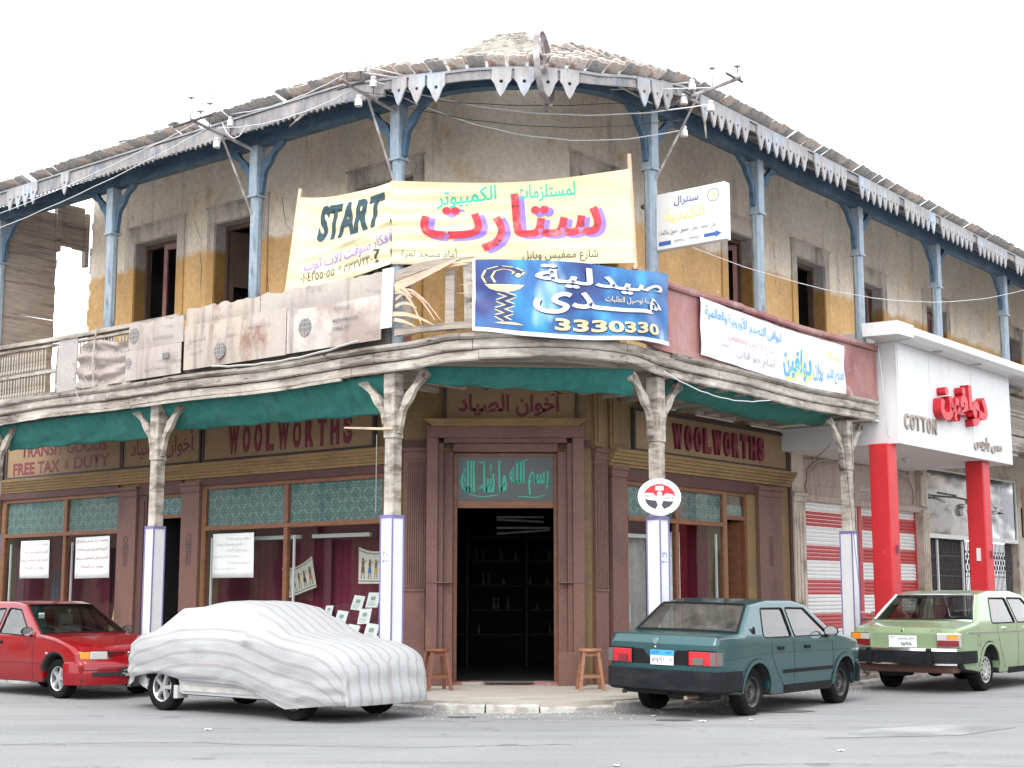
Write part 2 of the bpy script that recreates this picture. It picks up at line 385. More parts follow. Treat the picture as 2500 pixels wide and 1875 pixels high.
def textmesh(body, bold=0, extrude=0, res=3):
    c = bpy.data.curves.new("lettering", 'FONT'); c.body = body; c.offset = bold; c.extrude = extrude; c.resolution_u = res; c.size = 1
    o = bpy.data.objects.new("lettering", c); COL.objects.link(o)
    bpy.context.view_layer.update()
    me = bpy.data.meshes.new_from_object(o.evaluated_get(bpy.context.evaluated_depsgraph_get()))
    bpy.data.objects.remove(o); bpy.data.curves.remove(c); return me
def letter(parent, body, x0, x1, z0, z1, y=-.006, m=ink_black, bold=.02, depth=0, fn=None, name="lettering", M=None, skew=0, cut=.06):
    """writing fitted into x0..x1, z0..z1 on the plane y; fn(x,y,z) may drape it over cloth"""
    me = textmesh(body, bold, 0 if not depth else .05)
    vs = [v.co.copy() for v in me.vertices]
    if not vs: return None
    a, b = min(v.x for v in vs), max(v.x for v in vs); c, d = min(v.y for v in vs), max(v.y for v in vs)
    if fn and cut:
        bm = bmesh.new(); bm.from_mesh(me); k = (x1 - x0) / (b - a)
        for _ in range(4):
            es = [e for e in bm.edges if e.calc_length() * k > cut]
            if not es: break
            bmesh.ops.subdivide_edges(bm, edges=es, cuts=1); bmesh.ops.triangulate(bm, faces=[f for f in bm.faces if len(f.verts) > 4])
        bm.to_mesh(me); bm.free()
    for v in me.vertices:
        u, w = (v.co.x - a) / (b - a), (v.co.y - c) / max(d - c, 1e-6)
        X = x0 + (x1 - x0) * u + skew * w; Z = z0 + (z1 - z0) * w
        Y = y - (depth * (.5 + v.co.z / .1) if depth else 0)
        v.co = fn(X, Y, Z) if fn else (X, Y, Z)
    me.materials.clear(); me.materials.append(m)
    return link(name, me, parent, M)
def flat(parent, polys, m, y=-.006, fn=None, name="emblem", M=None):
    mb = MB()
    for p in polys:
        mb.add([(u, y, w) for u, w in p], [tuple(range(len(p)))])
    o = mb.build(name, m, parent, M, fix=False)
    if fn:
        bm = bmesh.new(); bm.from_mesh(o.data); bmesh.ops.triangulate(bm, faces=bm.faces)
        for _ in range(4):
            es = [e for e in bm.edges if e.calc_length() > .035]
            if not es: break
            bmesh.ops.subdivide_edges(bm, edges=es, cuts=1); bmesh.ops.triangulate(bm, faces=[f for f in bm.faces if len(f.verts) > 3])
        for v in bm.verts: v.co = fn(*v.co)
        bm.to_mesh(o.data); bm.free()
    return o
def disc(cx, cz, rx, rz, n=24, a0=0, a1=2 * pi): return [(cx + rx * cos(a0 + (a1 - a0) * i / n), cz + rz * sin(a0 + (a1 - a0) * i / n)) for i in range(n + (0 if a1 - a0 > 6.28 else 1))]
def ringpolys(cx, cz, r0x, r0z, r1x, r1z, n=28, a0=0, a1=2 * pi):
    o = []
    for i in range(n):
        a, b = a0 + (a1 - a0) * i / n, a0 + (a1 - a0) * (i + 1) / n
        o.append([(cx + r0x * cos(a), cz + r0z * sin(a)), (cx + r1x * cos(a), cz + r1z * sin(a)), (cx + r1x * cos(b), cz + r1z * sin(b)), (cx + r0x * cos(b), cz + r0z * sin(b))])
    return o
def stroke(pts, w):
    o = []
    for i in range(len(pts) - 1):
        (a, b), (c, d) = pts[i], pts[i + 1]; L = sqrt((c - a) ** 2 + (d - b) ** 2) or 1; nx, nz = -(d - b) / L * w / 2, (c - a) / L * w / 2
        o.append([(a + nx, b + nz), (a - nx, b - nz), (c - nx, d - nz), (c + nx, d + nz)])
    return o
# ================================================================ ground
g = MB()
g.box(-250, 250, -150, 400, -.4, 0)
struct(g.build("road", asphalt))
pv = MB()
outer = [PP(s, .06, 0) for s in steps(-16, -2, 1) + steps(-1.9, 1.9, .2) + steps(2.2, 30, 1)]
inner = [ML @ Vector((x, .05, 0)) for x in (-.02, -13)]
innerR = [MR @ Vector((x, .05, 0)) for x in (28, .02)]
poly = [(p.x, p.y) for p in outer] + [(p.x, p.y) for p in innerR] + [(p.x, p.y) for p in inner]
pv.prism(poly, -.02, .13, 'z')
pave = struct(pv.build("pavement", pavement_m))
s = -12.0; i = 0
while s < 22:
    L_ = .55 + rnd.random() * .5; k = MB(); hz = .125 - rnd.random() * .03 - (.05 if rnd.random() < .3 else 0); dd = rnd.uniform(-.015, .02)
    ss = steps(s, s + L_ - .02, .2); vs = []
    for q in ss:
        w = rnd.uniform(-.012, .012)
        vs += [PP(q, .062, -.02), PP(q, .20 + dd + w, -.02), PP(q, .19 + dd + w, hz - .02), PP(q, .165 + dd, hz), PP(q, .062, hz + rnd.uniform(-.004, .004))]
    n_ = len(ss); k.add(vs, [(a * 5 + j, a * 5 + (j + 1) % 5, (a + 1) * 5 + (j + 1) % 5, (a + 1) * 5 + j) for a in range(n_ - 1) for j in range(5)] + [(0, 1, 2, 3, 4), tuple(range(n_ * 5 - 1, n_ * 5 - 6, -1))])
    k.build("kerb_stone", kerb_m, pave, smooth=30)
    s += L_; i += 1
# loose grit along the gutter
gr = MB()
for _ in range(1400):
    q = rnd.uniform(-6, 8); p = PP(q, .2 + abs(rnd.gauss(0, .45)), 0); r_ = rnd.uniform(.004, .013)
    gr.add([p + Vector((r_, 0, 0)), p + Vector((0, r_, 0)), p + Vector((-r_, 0, 0)), p + Vector((0, -r_, 0)), p + Vector((0, 0, r_))], [(0, 1, 4), (1, 2, 4), (2, 3, 4), (3, 0, 4)])
o = gr.build("gravel", kerb_m, stuff=True); tag(o, "loose grit and crumbs of stone along the gutter of the kerb", "gravel")
# pale litter specks on the road
for (x, y, w) in [(-3.3, 15.9, .07), (1.7, 17.6, .05), (2.2, 16.9, .07), (3.1, 13.8, .05), (2.8, 17.1, .04), (.9, 12.6, .05)]:
    k = MB(); k.grid(lambda u, v: (x + (u - .5) * w * (1 + .3 * sin(v * 5)), y + (v - .5) * w * 1.4, .006 + .012 * abs(sin(u * 4 + v * 3 + x))), 4, 3)
    o = k.build("litter", mat("litter_paper", (.66, .65, .61), .9)); tag(o, "small pale scrap of litter lying flat on the grey road", "litter", "scraps of litter on the road")

# cracks, tar seams and a darker repair patch, each a thin sheet over the road
tar = mat("tar_seam", (.10, .10, .10), .8, grain=(.2, 12)); patch_m = mat("asphalt_patch", (.165, .165, .165), .92, layers=[((.28, .28, .275), (.8, .8, .8), .55, .1)], grain=(.14, 50), bump=(.4, 40))
def roadcrack(pts, w):
    k = MB(); pr = []
    for (a, b_), (c_, d_) in zip(pts, pts[1:]):
        n_ = max(2, int(sqrt((c_ - a) ** 2 + (d_ - b_) ** 2) / .12))
        for q in range(n_): pr.append((a + (c_ - a) * q / n_ + rnd.uniform(-.03, .03), b_ + (d_ - b_) * q / n_ + rnd.uniform(-.05, .05)))
    pr.append(pts[-1])
    for (a, b_), (c_, d_) in zip(pr, pr[1:]):
        ww = w * rnd.uniform(.3, 1); k.add([(a, b_ - ww, .004), (c_, d_ - ww, .004), (c_, d_ + ww, .004), (a, b_ + ww, .004)], [(0, 1, 2, 3)])
    o = k.build("road_crack", tar, pave, fix=False)
for pts, w in (([(-6, 14.2), (-3.4, 14.6), (-1.2, 14.1), (.6, 14.4)], .012), ([(1.0, 12.3), (2.4, 12.8), (4.6, 12.6)], .010), ([(.2, 16.9), (1.6, 16.5), (2.1, 15.7)], .010), ([(-1.5, 17.2), (-.5, 16.9), (.3, 17.3)], .014), ([(-4.6, 12.2), (-3.6, 12.6), (-3.0, 12.3)], .010)): roadcrack(pts, w)
k = MB(); k.add([(x, y, .004) for x, y in ((3.2, 15.0), (4.7, 15.3), (5.6, 16.2), (4.9, 16.5), (3.9, 16.0))], [(0, 1, 2, 3, 4)]); k.build("road_patch", patch_m, pave, fix=False)
for (x, y, r_) in ((-2.2, 17.6, .35), (3.4, 18.4, .45), (-5.8, 20.6, .4), (1.9, 17.1, .22), (-.6, 17.5, .18)):
    k = MB(); k.add([(x + r_ * (1 + .35 * noise.noise(Vector((cos(i) * 2, sin(i) * 2, x)))) * cos(i * pi / 12), y + r_ * .5 * (1 + .4 * noise.noise(Vector((i * .7, x, 2)))) * sin(i * pi / 12), .006) for i in range(24)], [tuple(range(24))]); k.build("oil_stain", oil_m, pave, fix=False)

# ================================================================ the building
B = thing("corner_building", "old two storey corner shop building with wooden verandah and balcony round the bend", "building")

def openwall(mb, x0, x1, z0, z1, ops, y0=0, y1=.34, m=0):
    xs = sorted({x0, x1} | {v for o in ops for v in o[:2] if x0 < v < x1})
    for a, b in zip(xs, xs[1:]):
        c = (a + b) / 2; zs = [z0]
        for o in sorted((o for o in ops if o[0] <= c <= o[1]), key=lambda o: o[2]):
            if o[2] > zs[-1]: mb.box(a, b, y0, y1, zs[-1], o[2], m)
            zs.append(o[3])
        if zs[-1] < z1: mb.box(a, b, y0, y1, zs[-1], z1, m)

UPZ0, UPZ1 = 4.8, 9.70
doorsL = [(-6.9, -5.65), (-4.6, -3.4), (-1.08, .17)]
doorsR = [(-.28, .75), (4.18, 5.1), (6.79, 7.96), (9.55, 10.65), (12.95, 14.1), (17.8, 18.95)]
mb = MB(); openwall(mb, -8.3, .92, UPZ0, UPZ1, [(a, b, UPZ0, 7.93) for a, b in doorsL]); mb.build("upper_wall", plaster_old, B, ML)
mb = MB(); openwall(mb, -.49, 26, UPZ0, UPZ1, [(a, b, UPZ0, 7.93) for a, b in doorsR]); mb.build("upper_wall", plaster_old, B, MR)
# rounded corner between them
K0 = nL * cL + nR * cR; r0 = 1.3; c0 = K0 - nL * r0 - nR * r0
mb = MB(); b_ = (nL + nR).normalized(); t_ = (dR - dL).normalized(); n_ = 14
vs = []
for i in range(n_ + 1):
    a = -pi / 4 + pi / 2 * i / n_; d_ = b_ * cos(a) + t_ * sin(a)
    for rr, z in ((r0, UPZ0), (r0 - .34, UPZ0), (r0 - .34, UPZ1), (r0, UPZ1)):
        p = c0 + d_ * rr; vs.append((p.x, p.y, z))
mb.add(vs, [(i * 4 + j, i * 4 + (j + 1) % 4, (i + 1) * 4 + (j + 1) % 4, (i + 1) * 4 + j) for i in range(n_) for j in range(4)])
mb.build("upper_wall", plaster_old, B, smooth=30, label="rounded stretch of upper wall at the corner")
# ragged end of the left upper wall
for i in range(22):
    z = 4.85 + i * .17; k = MB(); w = rnd.uniform(.02, .14)
    k.box(-8.3 - w, -8.302, .02 + rnd.random() * .03, .3, z, z + .16); k.jitter(.02, 6).build("broken_brick", plaster_frame, B, ML)

crack_m = mat("crack_shadow", (.09, .08, .075), .95)
def crack(M, pts, w=.012, y=-.002):
    k = MB(); pr = []
    for (a, b), (c, d) in zip(pts, pts[1:]):
        for q in range(4): pr.append((a + (c - a) * q / 4 + rnd.uniform(-.02, .02), b + (d - b) * q / 4))
    pr.append(pts[-1])
    for i, (u, v) in enumerate(zip(pr, pr[1:])):
        ww = w * (.4 + rnd.random())
        k.add([(u[0] - ww / 2, y, u[1]), (u[0] + ww / 2, y, u[1]), (v[0] + ww / 2, y, v[1]), (v[0] - ww / 2, y, v[1])], [(0, 1, 2, 3)])
    k.build("crack", crack_m, B, M, fix=False)
for pts in [[(-2.9, 8.1), (-2.75, 7.6), (-2.45, 7.3), (-2.4, 6.8)], [(-7.5, 8.0), (-7.46, 7.0), (-7.5, 5.6)], [(-3.2, 6.9), (-3.15, 6.1)], [(.35, 8.2), (.42, 7.6), (.3, 7.2)],
            [(-5.2, 8.1), (-5.0, 7.7), (-4.95, 6.6)]]: crack(ML, pts)
for pts in [[(2.0, 8.2), (2.6, 8.0), (3.4, 7.98)], [(5.9, 8.0), (6.02, 7.4), (5.95, 7.2), (6.1, 7.05)], [(1.0, 7.5), (1.1, 7.1)], [(11.4, 7.9), (11.5, 7.3), (11.35, 6.6)], [(8.6, 7.8), (8.9, 7.5), (9.4, 7.35)],
            [(15.5, 8.0), (15.6, 7.0)], [(1.8, 6.9), (1.9, 6.2)]]: crack(MR, pts)

# doors of the upper floor
def updoor(M, a, b, leaf):
    k = MB(); w = .2
    for x0, x1, z0, z1 in ((a - w, a, UPZ0, 8.2), (b, b + w, UPZ0, 8.2), (a, b, 7.93, 8.2)): k.box(x0, x1, -.035, .0, z0, z1)
    k.box(a - w - .03, b + w + .03, -.055, 0, 8.2, 8.24)
    s_ = k.build("door_surround", plaster_frame, B, M, bevel=.008)
    k = MB(); k.box(a, a + .012, .0, .36, UPZ0, 7.93); k.box(b - .012, b, 0, .36, UPZ0, 7.93); k.box(a + .012, b - .012, 0, .36, 7.91, 7.93)
    k.build("door_reveal", plaster_reveal, s_)
    k = MB(); f = .055
    k.box(a + .013, a + .013 + f, .22, .30, UPZ0, 7.90); k.box(b - .013 - f, b - .013, .22, .30, UPZ0, 7.90); k.box(a + .013 + f, b - .013 - f, .22, .30, 7.83, 7.90)
    k.build("door_frame", wood_door, s_)
    def leafm(x0, x1, ang, side):
        k = MB(); W_ = x1 - x0
        k.box(0, W_, 0, .04, 0, .12); k.box(0, W_, 0, .04, 2.9, 3.0); k.box(0, .08, 0, .04, .12, 2.9); k.box(W_ - .08, W_, 0, .04, .12, 2.9); k.box(.08, W_ - .08, 0, .04, 1.25, 1.37)
        k.box(.08, W_ - .08, .012, .026, .12, 1.25)
        if side > 0: k.box(.08, W_ - .08, .014, .024, 2.0, 2.9)
        Mh = T(x0 if side > 0 else x1, .28, UPZ0 + .04) @ RZ(ang) @ (T(0, 0, 0) if side > 0 else T(-W_, 0, 0))
        k.build("door_leaf", wood_maroon if leaf != 2 else wood_door, s_, Mh)
    mid = (a + b) / 2
    if leaf in (1, 3): leafm(mid, b - .07, radians(12), -1)
    if leaf in (2, 3): leafm(a + .07, mid, radians(70), 1)
    if leaf == 4: leafm(a + .07, mid, radians(35), 1); leafm(mid, b - .07, radians(-50), -1)
for (a, b), lf in zip(doorsL, (1, 2, 1)): updoor(ML, a, b, lf)
for (a, b), lf in zip(doorsR, (3, 4, 2, 1, 1, 2)): updoor(MR, a, b, lf)
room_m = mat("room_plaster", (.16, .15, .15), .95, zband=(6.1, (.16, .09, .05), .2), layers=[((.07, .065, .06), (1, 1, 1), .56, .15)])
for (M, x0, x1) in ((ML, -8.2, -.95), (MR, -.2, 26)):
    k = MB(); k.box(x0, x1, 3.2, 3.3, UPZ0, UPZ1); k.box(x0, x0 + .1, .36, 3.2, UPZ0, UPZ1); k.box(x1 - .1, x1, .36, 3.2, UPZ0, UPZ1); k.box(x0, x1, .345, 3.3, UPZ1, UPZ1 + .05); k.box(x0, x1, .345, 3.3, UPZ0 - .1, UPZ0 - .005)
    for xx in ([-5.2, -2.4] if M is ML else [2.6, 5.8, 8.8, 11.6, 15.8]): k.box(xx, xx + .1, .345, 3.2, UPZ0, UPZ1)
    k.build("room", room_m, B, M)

# slotted wooden screen closing the left end of the balcony, with the open doorway beside it
tS = 8.45
MS = frame(oL + dL * tS, nL, dL)      # local x = distance out from the wall
for i in range(19):
    z0 = 4.85 + i * .17; k = MB(); g0 = rnd.choice((0, 0, 0, .018)); w = rnd.uniform(-.01, .02)
    if 8.0 < z0: break
    k.hexa([(.66 + w, 0, z0 + g0), (1.74, 0, z0), (1.74, .03, z0), (.66 + w, .03, z0 + g0), (.66 + w, 0, z0 + .17), (1.74, 0, z0 + .1695), (1.74, .03, z0 + .1695), (.66 + w, .03, z0 + .17)])
    k.build("screen_plank", wood_grey, B, MS)
k = MB(); k.box(.60, .70, -.03, .09, 7.9, 9.0); k.box(-.02, .06, -.03, .09, 7.7, 8.75); k.box(.6, 1.8, -.03, .05, 8.09, 8.13); k.box(0, .6, -.02, .05, 8.46, 8.52); k.build("screen_frame", wood_grey, B, MS)
for (x0, x1, z0, z1) in ((.71, 1.05, 8.14, 8.62), (1.055, 1.45, 8.14, 8.56), (1.455, 1.74, 8.14, 8.40), (.07, .33, 8.0, 8.45), (.335, .59, 8.02, 8.45), (.08, .58, 8.53, 8.85)):
    k = MB(); k.box(x0, x1, 0, .03, z0, z1); k.build("screen_board", wood_grey, B, MS)

# ---------------------------------------------------------------- ground floor walls
PZ = .13
winL1, winL2, doorL = (-10.85, -6.85), (-4.68, -.35), (-6.22, -5.25)
mb = MB(); openwall(mb, -14, -.02, 0, 4.44, [(*winL1, .5, 3.3), (*winL2, .5, 3.3), (*doorL, PZ, 3.2)]); mb.build("shop_wall", plaster_ochre, B, ML)
mb = MB(); openwall(mb, -1.65, 1.2, 0, 4.78, [(-.89, .69, PZ, 3.59)], 0, .34); mb.build("shop_wall", plaster_ochre, B, MC)
mb = MB(); openwall(mb, .02, 6.2, 0, 4.78, [(.88, 3.9, .5, 3.22), (3.98, 4.68, PZ, 3.21)]); mb.build("shop_wall", plaster_ochre, B, MR)
mb = MB(); mb.box(-14, -.02, .002, .338, 4.44, 4.78); mb.build("shop_wall", plaster_ochre, B, ML)

# brown granite facings, lintels and fluted pilasters
def pilaster(M, x0, x1, ztop, proud=.07, flutes=0, fz=(1.55, 3.5), ornament=False, m=granite, capz=.17):
    k = MB(); k.box(x0, x1, -proud, -.001, PZ, ztop - capz); k.box(x0 - .02, x1 + .02, -proud - .02, -.001, PZ + .0, PZ + .5)
    k.box(x0 - .015, x1 + .015, -proud - .015, -.001, ztop - capz, ztop - capz * .35); k.box(x0 - .035, x1 + .035, -proud - .04, -.001, ztop - capz * .35, ztop)
    p = k.build("pilaster", m, B, M, bevel=.006)
    if flutes:
        w = (x1 - x0 - .06) / flutes
        k = MB()
        for i in range(flutes):
            xx = x0 + .03 + i * w; k.box(xx + w * .18, xx + w * .82, -proud - .018, -proud - .0005, fz[0], min(fz[1], ztop - capz - .05))
        k.box(x0 + .01, x1 - .01, -proud - .02, -proud - .0005, fz[0] - .05, fz[0] - .02); k.build("fluting", m, p, bevel=.004)
    if ornament:
        cx = (x0 + x1) / 2; k = MB()
        for q in (-.055, -.02, .02, .055): k.box(cx + q - .005, cx + q + .005, -proud - .004, -proud - .0004, 1.95, 2.42 - abs(q) * .8)
        for q in (2.18, 2.24, 2.30): k.box(cx - .1, cx + .1, -proud - .005, -proud - .0004, q, q + .01)
        for i in range(7):
            a0, a1 = pi * i / 7, pi * (i + 1) / 7
            k.tube([(cx + .06 * cos(a0), -proud - .004, 2.40 + .09 * sin(a0)), (cx + .06 * cos(a1), -proud - .004, 2.40 + .09 * sin(a1))], .005, 4)
        k.build("carved_ornament", frame_dark, p)
pilaster(ML, -11.55, -10.95, 3.34)
pilaster(ML, -7.04, -6.5, 3.37, ornament=True)
pilaster(ML, -5.22, -4.74, 3.37, ornament=True)
pilaster(ML, -.28, -.05, 3.4)
pilaster(MC, -1.63, -1.30, 3.66, .05, 8)
pilaster(MR, .03, .36, 3.66, .06, 8)
pilaster(MR, .42, .80, 3.42, .10)
pilaster(MR, 4.98, 5.80, 3.36, .08, ornament=True)
def band(M, x0, x1, prof, name, m, cap=True):
    k = MB(); k.prism(prof, x0, x1, 'x'); return k.build(name, m, B, M)
def stepped(z0, z1, d0, d1, n=4):
    """(y, z) profile of a stepped moulding growing outward with height"""
    p = [(0, z0)]; 
    for i in range(n):
        d = -(d0 + (d1 - d0) * i / (n - 1)); za = z0 + (z1 - z0) * i / n; zb = z0 + (z1 - z0) * (i + 1) / n
        p += [(d, za), (d - .006, zb - (zb - za) * .25)]
    p += [(-d1 - .006, z1), (0, z1)]
    return p
band(ML, -13.9, -.03, stepped(3.43, 3.68, .06, .20, 5), "cornice", moulding_ochre)
band(ML, -10.93, -7.06, [(-.002, 3.3), (-.06, 3.3), (-.06, 3.42), (-.002, 3.42)], "lintel", granite_dark)
band(ML, -6.48, -5.24, [(-.002, 3.21), (-.05, 3.21), (-.05, 3.42), (-.002, 3.42)], "lintel", granite_dark)
band(ML, -4.72, -.30, [(-.002, 3.3), (-.06, 3.3), (-.06, 3.42), (-.002, 3.42)], "lintel", granite_dark)
band(MR, .38, 6.19, stepped(3.42, 3.68, .07, .22, 5), "cornice", moulding_ochre)
band(MR, .84, 4.94, [(-.002, 3.22), (-.05, 3.22), (-.05, 3.41), (-.002, 3.41)], "lintel", granite_dark)
for x0 in (.05, .45):
    k = MB(); k.box(x0, x0 + .22, -.05, -.001, 3.69, 4.7); k.box(x0 + .05, x0 + .17, -.075, -.0505, 3.75, 4.7); k.build("wall_strip", plaster_ochre, B, MR, bevel=.01)
k = MB(); k.box(-6.48, -6.24, -.03, -.001, PZ, 3.2); k.box(-6.42, -6.30, -.045, -.0305, .4, 3.1); k.build("door_surround", granite_dark, B, ML)
k = MB(); k.box(-10.93, -7.06, -.05, -.001, PZ, .5); k.build("plinth", granite, B, ML)
k = MB(); k.box(-4.72, -.30, -.05, -.001, PZ, .5); k.build("plinth", granite, B, ML)
k = MB(); k.box(.84, 3.93, -.05, -.001, PZ, .5); k.build("plinth", granite, B, MR)

# entrance portal in the cut-off corner
portal = MB()
for sx in (-1, 1):
    cx = -.10
    for x0, x1, d in ((.79, .93, .12), (.93, 1.01, .20), (1.01, 1.18, .26)):
        a, b = sorted((cx + sx * x0, cx + sx * x1)); portal.box(a, b, -d, -.001 if d > .13 else .3, PZ, 3.59 + (x0 - .79) * .9)
    a, b = sorted((cx + sx * .78, cx + sx * 1.20)); portal.box(a, b, -.285, -.002, PZ, .62)
    a, b = sorted((cx + sx * .80, cx + sx * 1.185)); portal.box(a, b, -.272, -.002, 1.62, 1.64)
portal.box(-.89, .69, -.12, .3, 3.59, 3.72); portal.box(-1.03, .83, -.20, -.001, 3.72, 3.80); portal.box(-1.28, 1.08, -.26, -.001, 3.79, 3.97)
po = portal.build("entrance_portal", granite, B, MC, bevel=.008)
k = MB(); k.hexa([(-1.20, -.26, 3.97), (1.0, -.26, 3.97), (1.0, -.001, 3.97), (-1.20, -.001, 3.97), (-1.33, -.36, 4.07), (1.13, -.36, 4.07), (1.13, -.001, 4.07), (-1.33, -.001, 4.07)])
k.build("portal_ledge", moulding_ochre, po)
k = MB(); k.box(-1.65, 1.2, -.04, -.0005, 3.66, 3.78); k.build("portal_ledge", granite_dark, po)
k = MB(); k.box(-.89, .69, .04, .12, 3.53, 3.588); k.box(-.89, -.83, .04, .12, PZ, 3.53); k.box(.63, .69, .04, .12, PZ, 3.53); k.box(-.83, .63, .03, .13, 2.75, 2.86)
k.build("door_frame", wood_shop, po, bevel=.004)
tr_m = mat("transom_board", (.05, .06, .065), .4, grain=(.1, 10)); teal_ink = mat("ink_teal", (.015, .36, .25), .5)
k = MB(); k.box(-.828, .628, .06, .09, 2.862, 3.528); tb = k.build("transom_panel", tr_m, B, MC)
letter(tb, ar("ما شاء الله"), -.78, -.08, 2.95, 3.47, .056, teal_ink, .04)
letter(tb, ar("بسم الله"), -.04, .56, 2.95, 3.46, .056, teal_ink, .03)
flat(tb, stroke([(-.66, 2.96), (-.45, 2.92), (-.2, 2.95)], .014) + stroke([(.1, 2.93), (.35, 2.91), (.5, 2.95)], .014) + stroke([(-.5, 3.46), (-.42, 3.42)], .02) + stroke([(.05, 3.44), (.25, 3.49)], .014), teal_ink, .056, name="flourish")
k = MB(); k.box(-.95, .75, -.02, .34, PZ, PZ + .035); k.build("doorstep", mat("red_doorstep", (.34, .14, .12), .8, layers=[((.35, .33, .30), (4, 4, 4), .5, .05)]), B, MC)
k = MB(); k.box(-.42, .32, -.12, .10, PZ + .036, PZ + .05); o = k.jitter(.004).build("door_mat", mat("door_mat", (.10, .10, .085), .95), None, MC); tag(o, "worn dark doormat on the red threshold of the corner entrance", "doormat")
# dark shop inside the entrance
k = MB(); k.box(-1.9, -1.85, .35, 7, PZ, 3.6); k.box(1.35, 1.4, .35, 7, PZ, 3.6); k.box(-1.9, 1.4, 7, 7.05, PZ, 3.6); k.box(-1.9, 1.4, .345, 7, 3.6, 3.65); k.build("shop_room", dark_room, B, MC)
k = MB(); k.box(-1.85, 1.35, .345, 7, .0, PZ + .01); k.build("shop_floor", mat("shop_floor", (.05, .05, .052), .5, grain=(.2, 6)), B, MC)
gold = mat("trinket_gold", (.16, .11, .05), .4, metal=.5); silverm = mat("trinket_silver", (.2, .21, .23), .3, metal=.6)
k = MB()
for z in (.7, 1.15, 1.6, 2.05, 2.5):
    for x in (-1.84, -.75, .35): k.box(x, x + .95, 5.2, 5.5, z, z + .03)
for x in (-1.84, -.85, .25, 1.28): k.box(x, x + .04, 5.2, 5.5, PZ, 2.6)
sh = k.build("display_shelf", shelf_m, None, MC); tag(sh, "dark shelving deep inside the corner shop, seen through the doorway", "shelf")
for i in range(24):
    zz = rnd.choice((.73, 1.18, 1.63, 2.08)); xx = rnd.uniform(-1.0, 1.1); hh = rnd.uniform(.08, .25); rr = rnd.uniform(.02, .045)
    k = MB(); k.lathe([(rr * .7, 0), (rr, hh * .3), (rr * .5, hh * .7), (rr * .6, hh), (0, hh)], (xx, 5.3, zz), 8)
    o = k.build("trinket", rnd.choice((gold, silverm, silverm)), None, MC, smooth=1); tag(o, "small trinket on the dark shelves inside the corner shop", "trinket", "trinkets on the shelves in the corner shop")
for i, (xa, za, xb, zb, y_) in enumerate([(-.25, 2.66, .52, 2.62, 1.6), (-.25, 2.44, .62, 2.50, 1.9)]):
    k = MB(); k.tube([(xa, y_, za), (xb, y_, zb)], .02, 8); k.box(min(xa, xb), max(xa, xb), y_ - .03, y_ + .03, max(za, zb) + .02, max(za, zb) + .05); 
    o = k.build("tube_light", mat("dark_grey_tube", (.12, .12, .12), .5), None, MC); tag(o, ["upper", "lower"][i] + " unlit fluorescent tube hanging in the dark entrance", "tube light")  # tube and batten share one dark grey

# ---------------------------------------------------------------- shop windows
def shopwindow(M, x0, x1, zt, rail, mull, z0=.5):
    k = MB(); f = .07
    k.box(x0, x1, -.02, .06, zt - f, zt); k.box(x0, x0 + f, -.02, .06, z0, zt - f); k.box(x1 - f, x1, -.02, .06, z0, zt - f); k.box(x0 + f, x1 - f, -.02, .06, z0, z0 + f)
    k.box(x0 + f, x1 - f, -.028, .06, rail, rail + .075)
    W = k.build("shop_window", wood_shop, B, M, bevel=.005)
    xs = [x0 + f] + [v for mm in mull for v in (mm - .045, mm + .045)] + [x1 - f]
    for mm in mull:
        k = MB(); k.box(mm - .045, mm + .045, -.02, .06, rail + .0755, zt - f - .001); k.box(mm - .045, mm + .045, -.02, .06, z0 + f + .001, rail - .0005); k.build("mullion", wood_shop, W, bevel=.005)
    for a, b in zip(xs[::2], xs[1::2]):
        k = MB(); k.grid(lambda u, v: (a + (b - a) * u, .014, rail + .075 + (zt - f - rail - .075) * v), 1, 1); k.build("pane", glass_shop, W)
        k = MB(); k.grid(lambda u, v: (a + (b - a) * u, .014, z0 + f + (rail - z0 - f) * v), 1, 1); k.build("pane", glass_shop, W)
        k = MB(); k.box(a, b, .040, .05, rail + .03, zt - f + .03); k.build("arabesque_panel", arab, W)
    # display box
    k = MB(); D = 1.15
    k.box(x0, x1, D, D + .05, z0, rail + .1); k.box(x0, x0 + .02, .34, D, z0, rail + .1, 0); k.box(x1 - .02, x1, .34, D, z0, rail + .1); 
    k.box(x0, x1, .06, D, rail + .101, rail + .13, 1); k.box(x0, x1, .065, D, z0 - .05, z0 + .01, 1)
    k.build("display_box", [curtain_m, shelf_m], W)
    k = MB()
    for a, b in zip(xs[::2], xs[1::2]):
        k.grid(lambda u, v: (a + (b - a) * u, D - .05 + .025 * sin(u * 60) + .02 * sin(u * 23), z0 + .01 + (rail - z0 - .2) * v), 90, 1)
    k.build("curtain", curtain_m, W, smooth=1)
    k = MB()
    for a, b in zip(xs[::2], xs[1::2]): k.box(a + .012, a + .045, .1, .13, z0, rail - .12); k.box(b - .045, b - .012, .1, .13, z0, rail - .12)
    k.build("display_post", white_paint, W)
    return W
shopwindow(ML, *winL1, 3.3, 2.55, [-8.75])
shopwindow(ML, *winL2, 3.3, 2.53, [-2.59])
shopwindow(MR, .88, 3.9, 3.22, 2.60, [2.37])
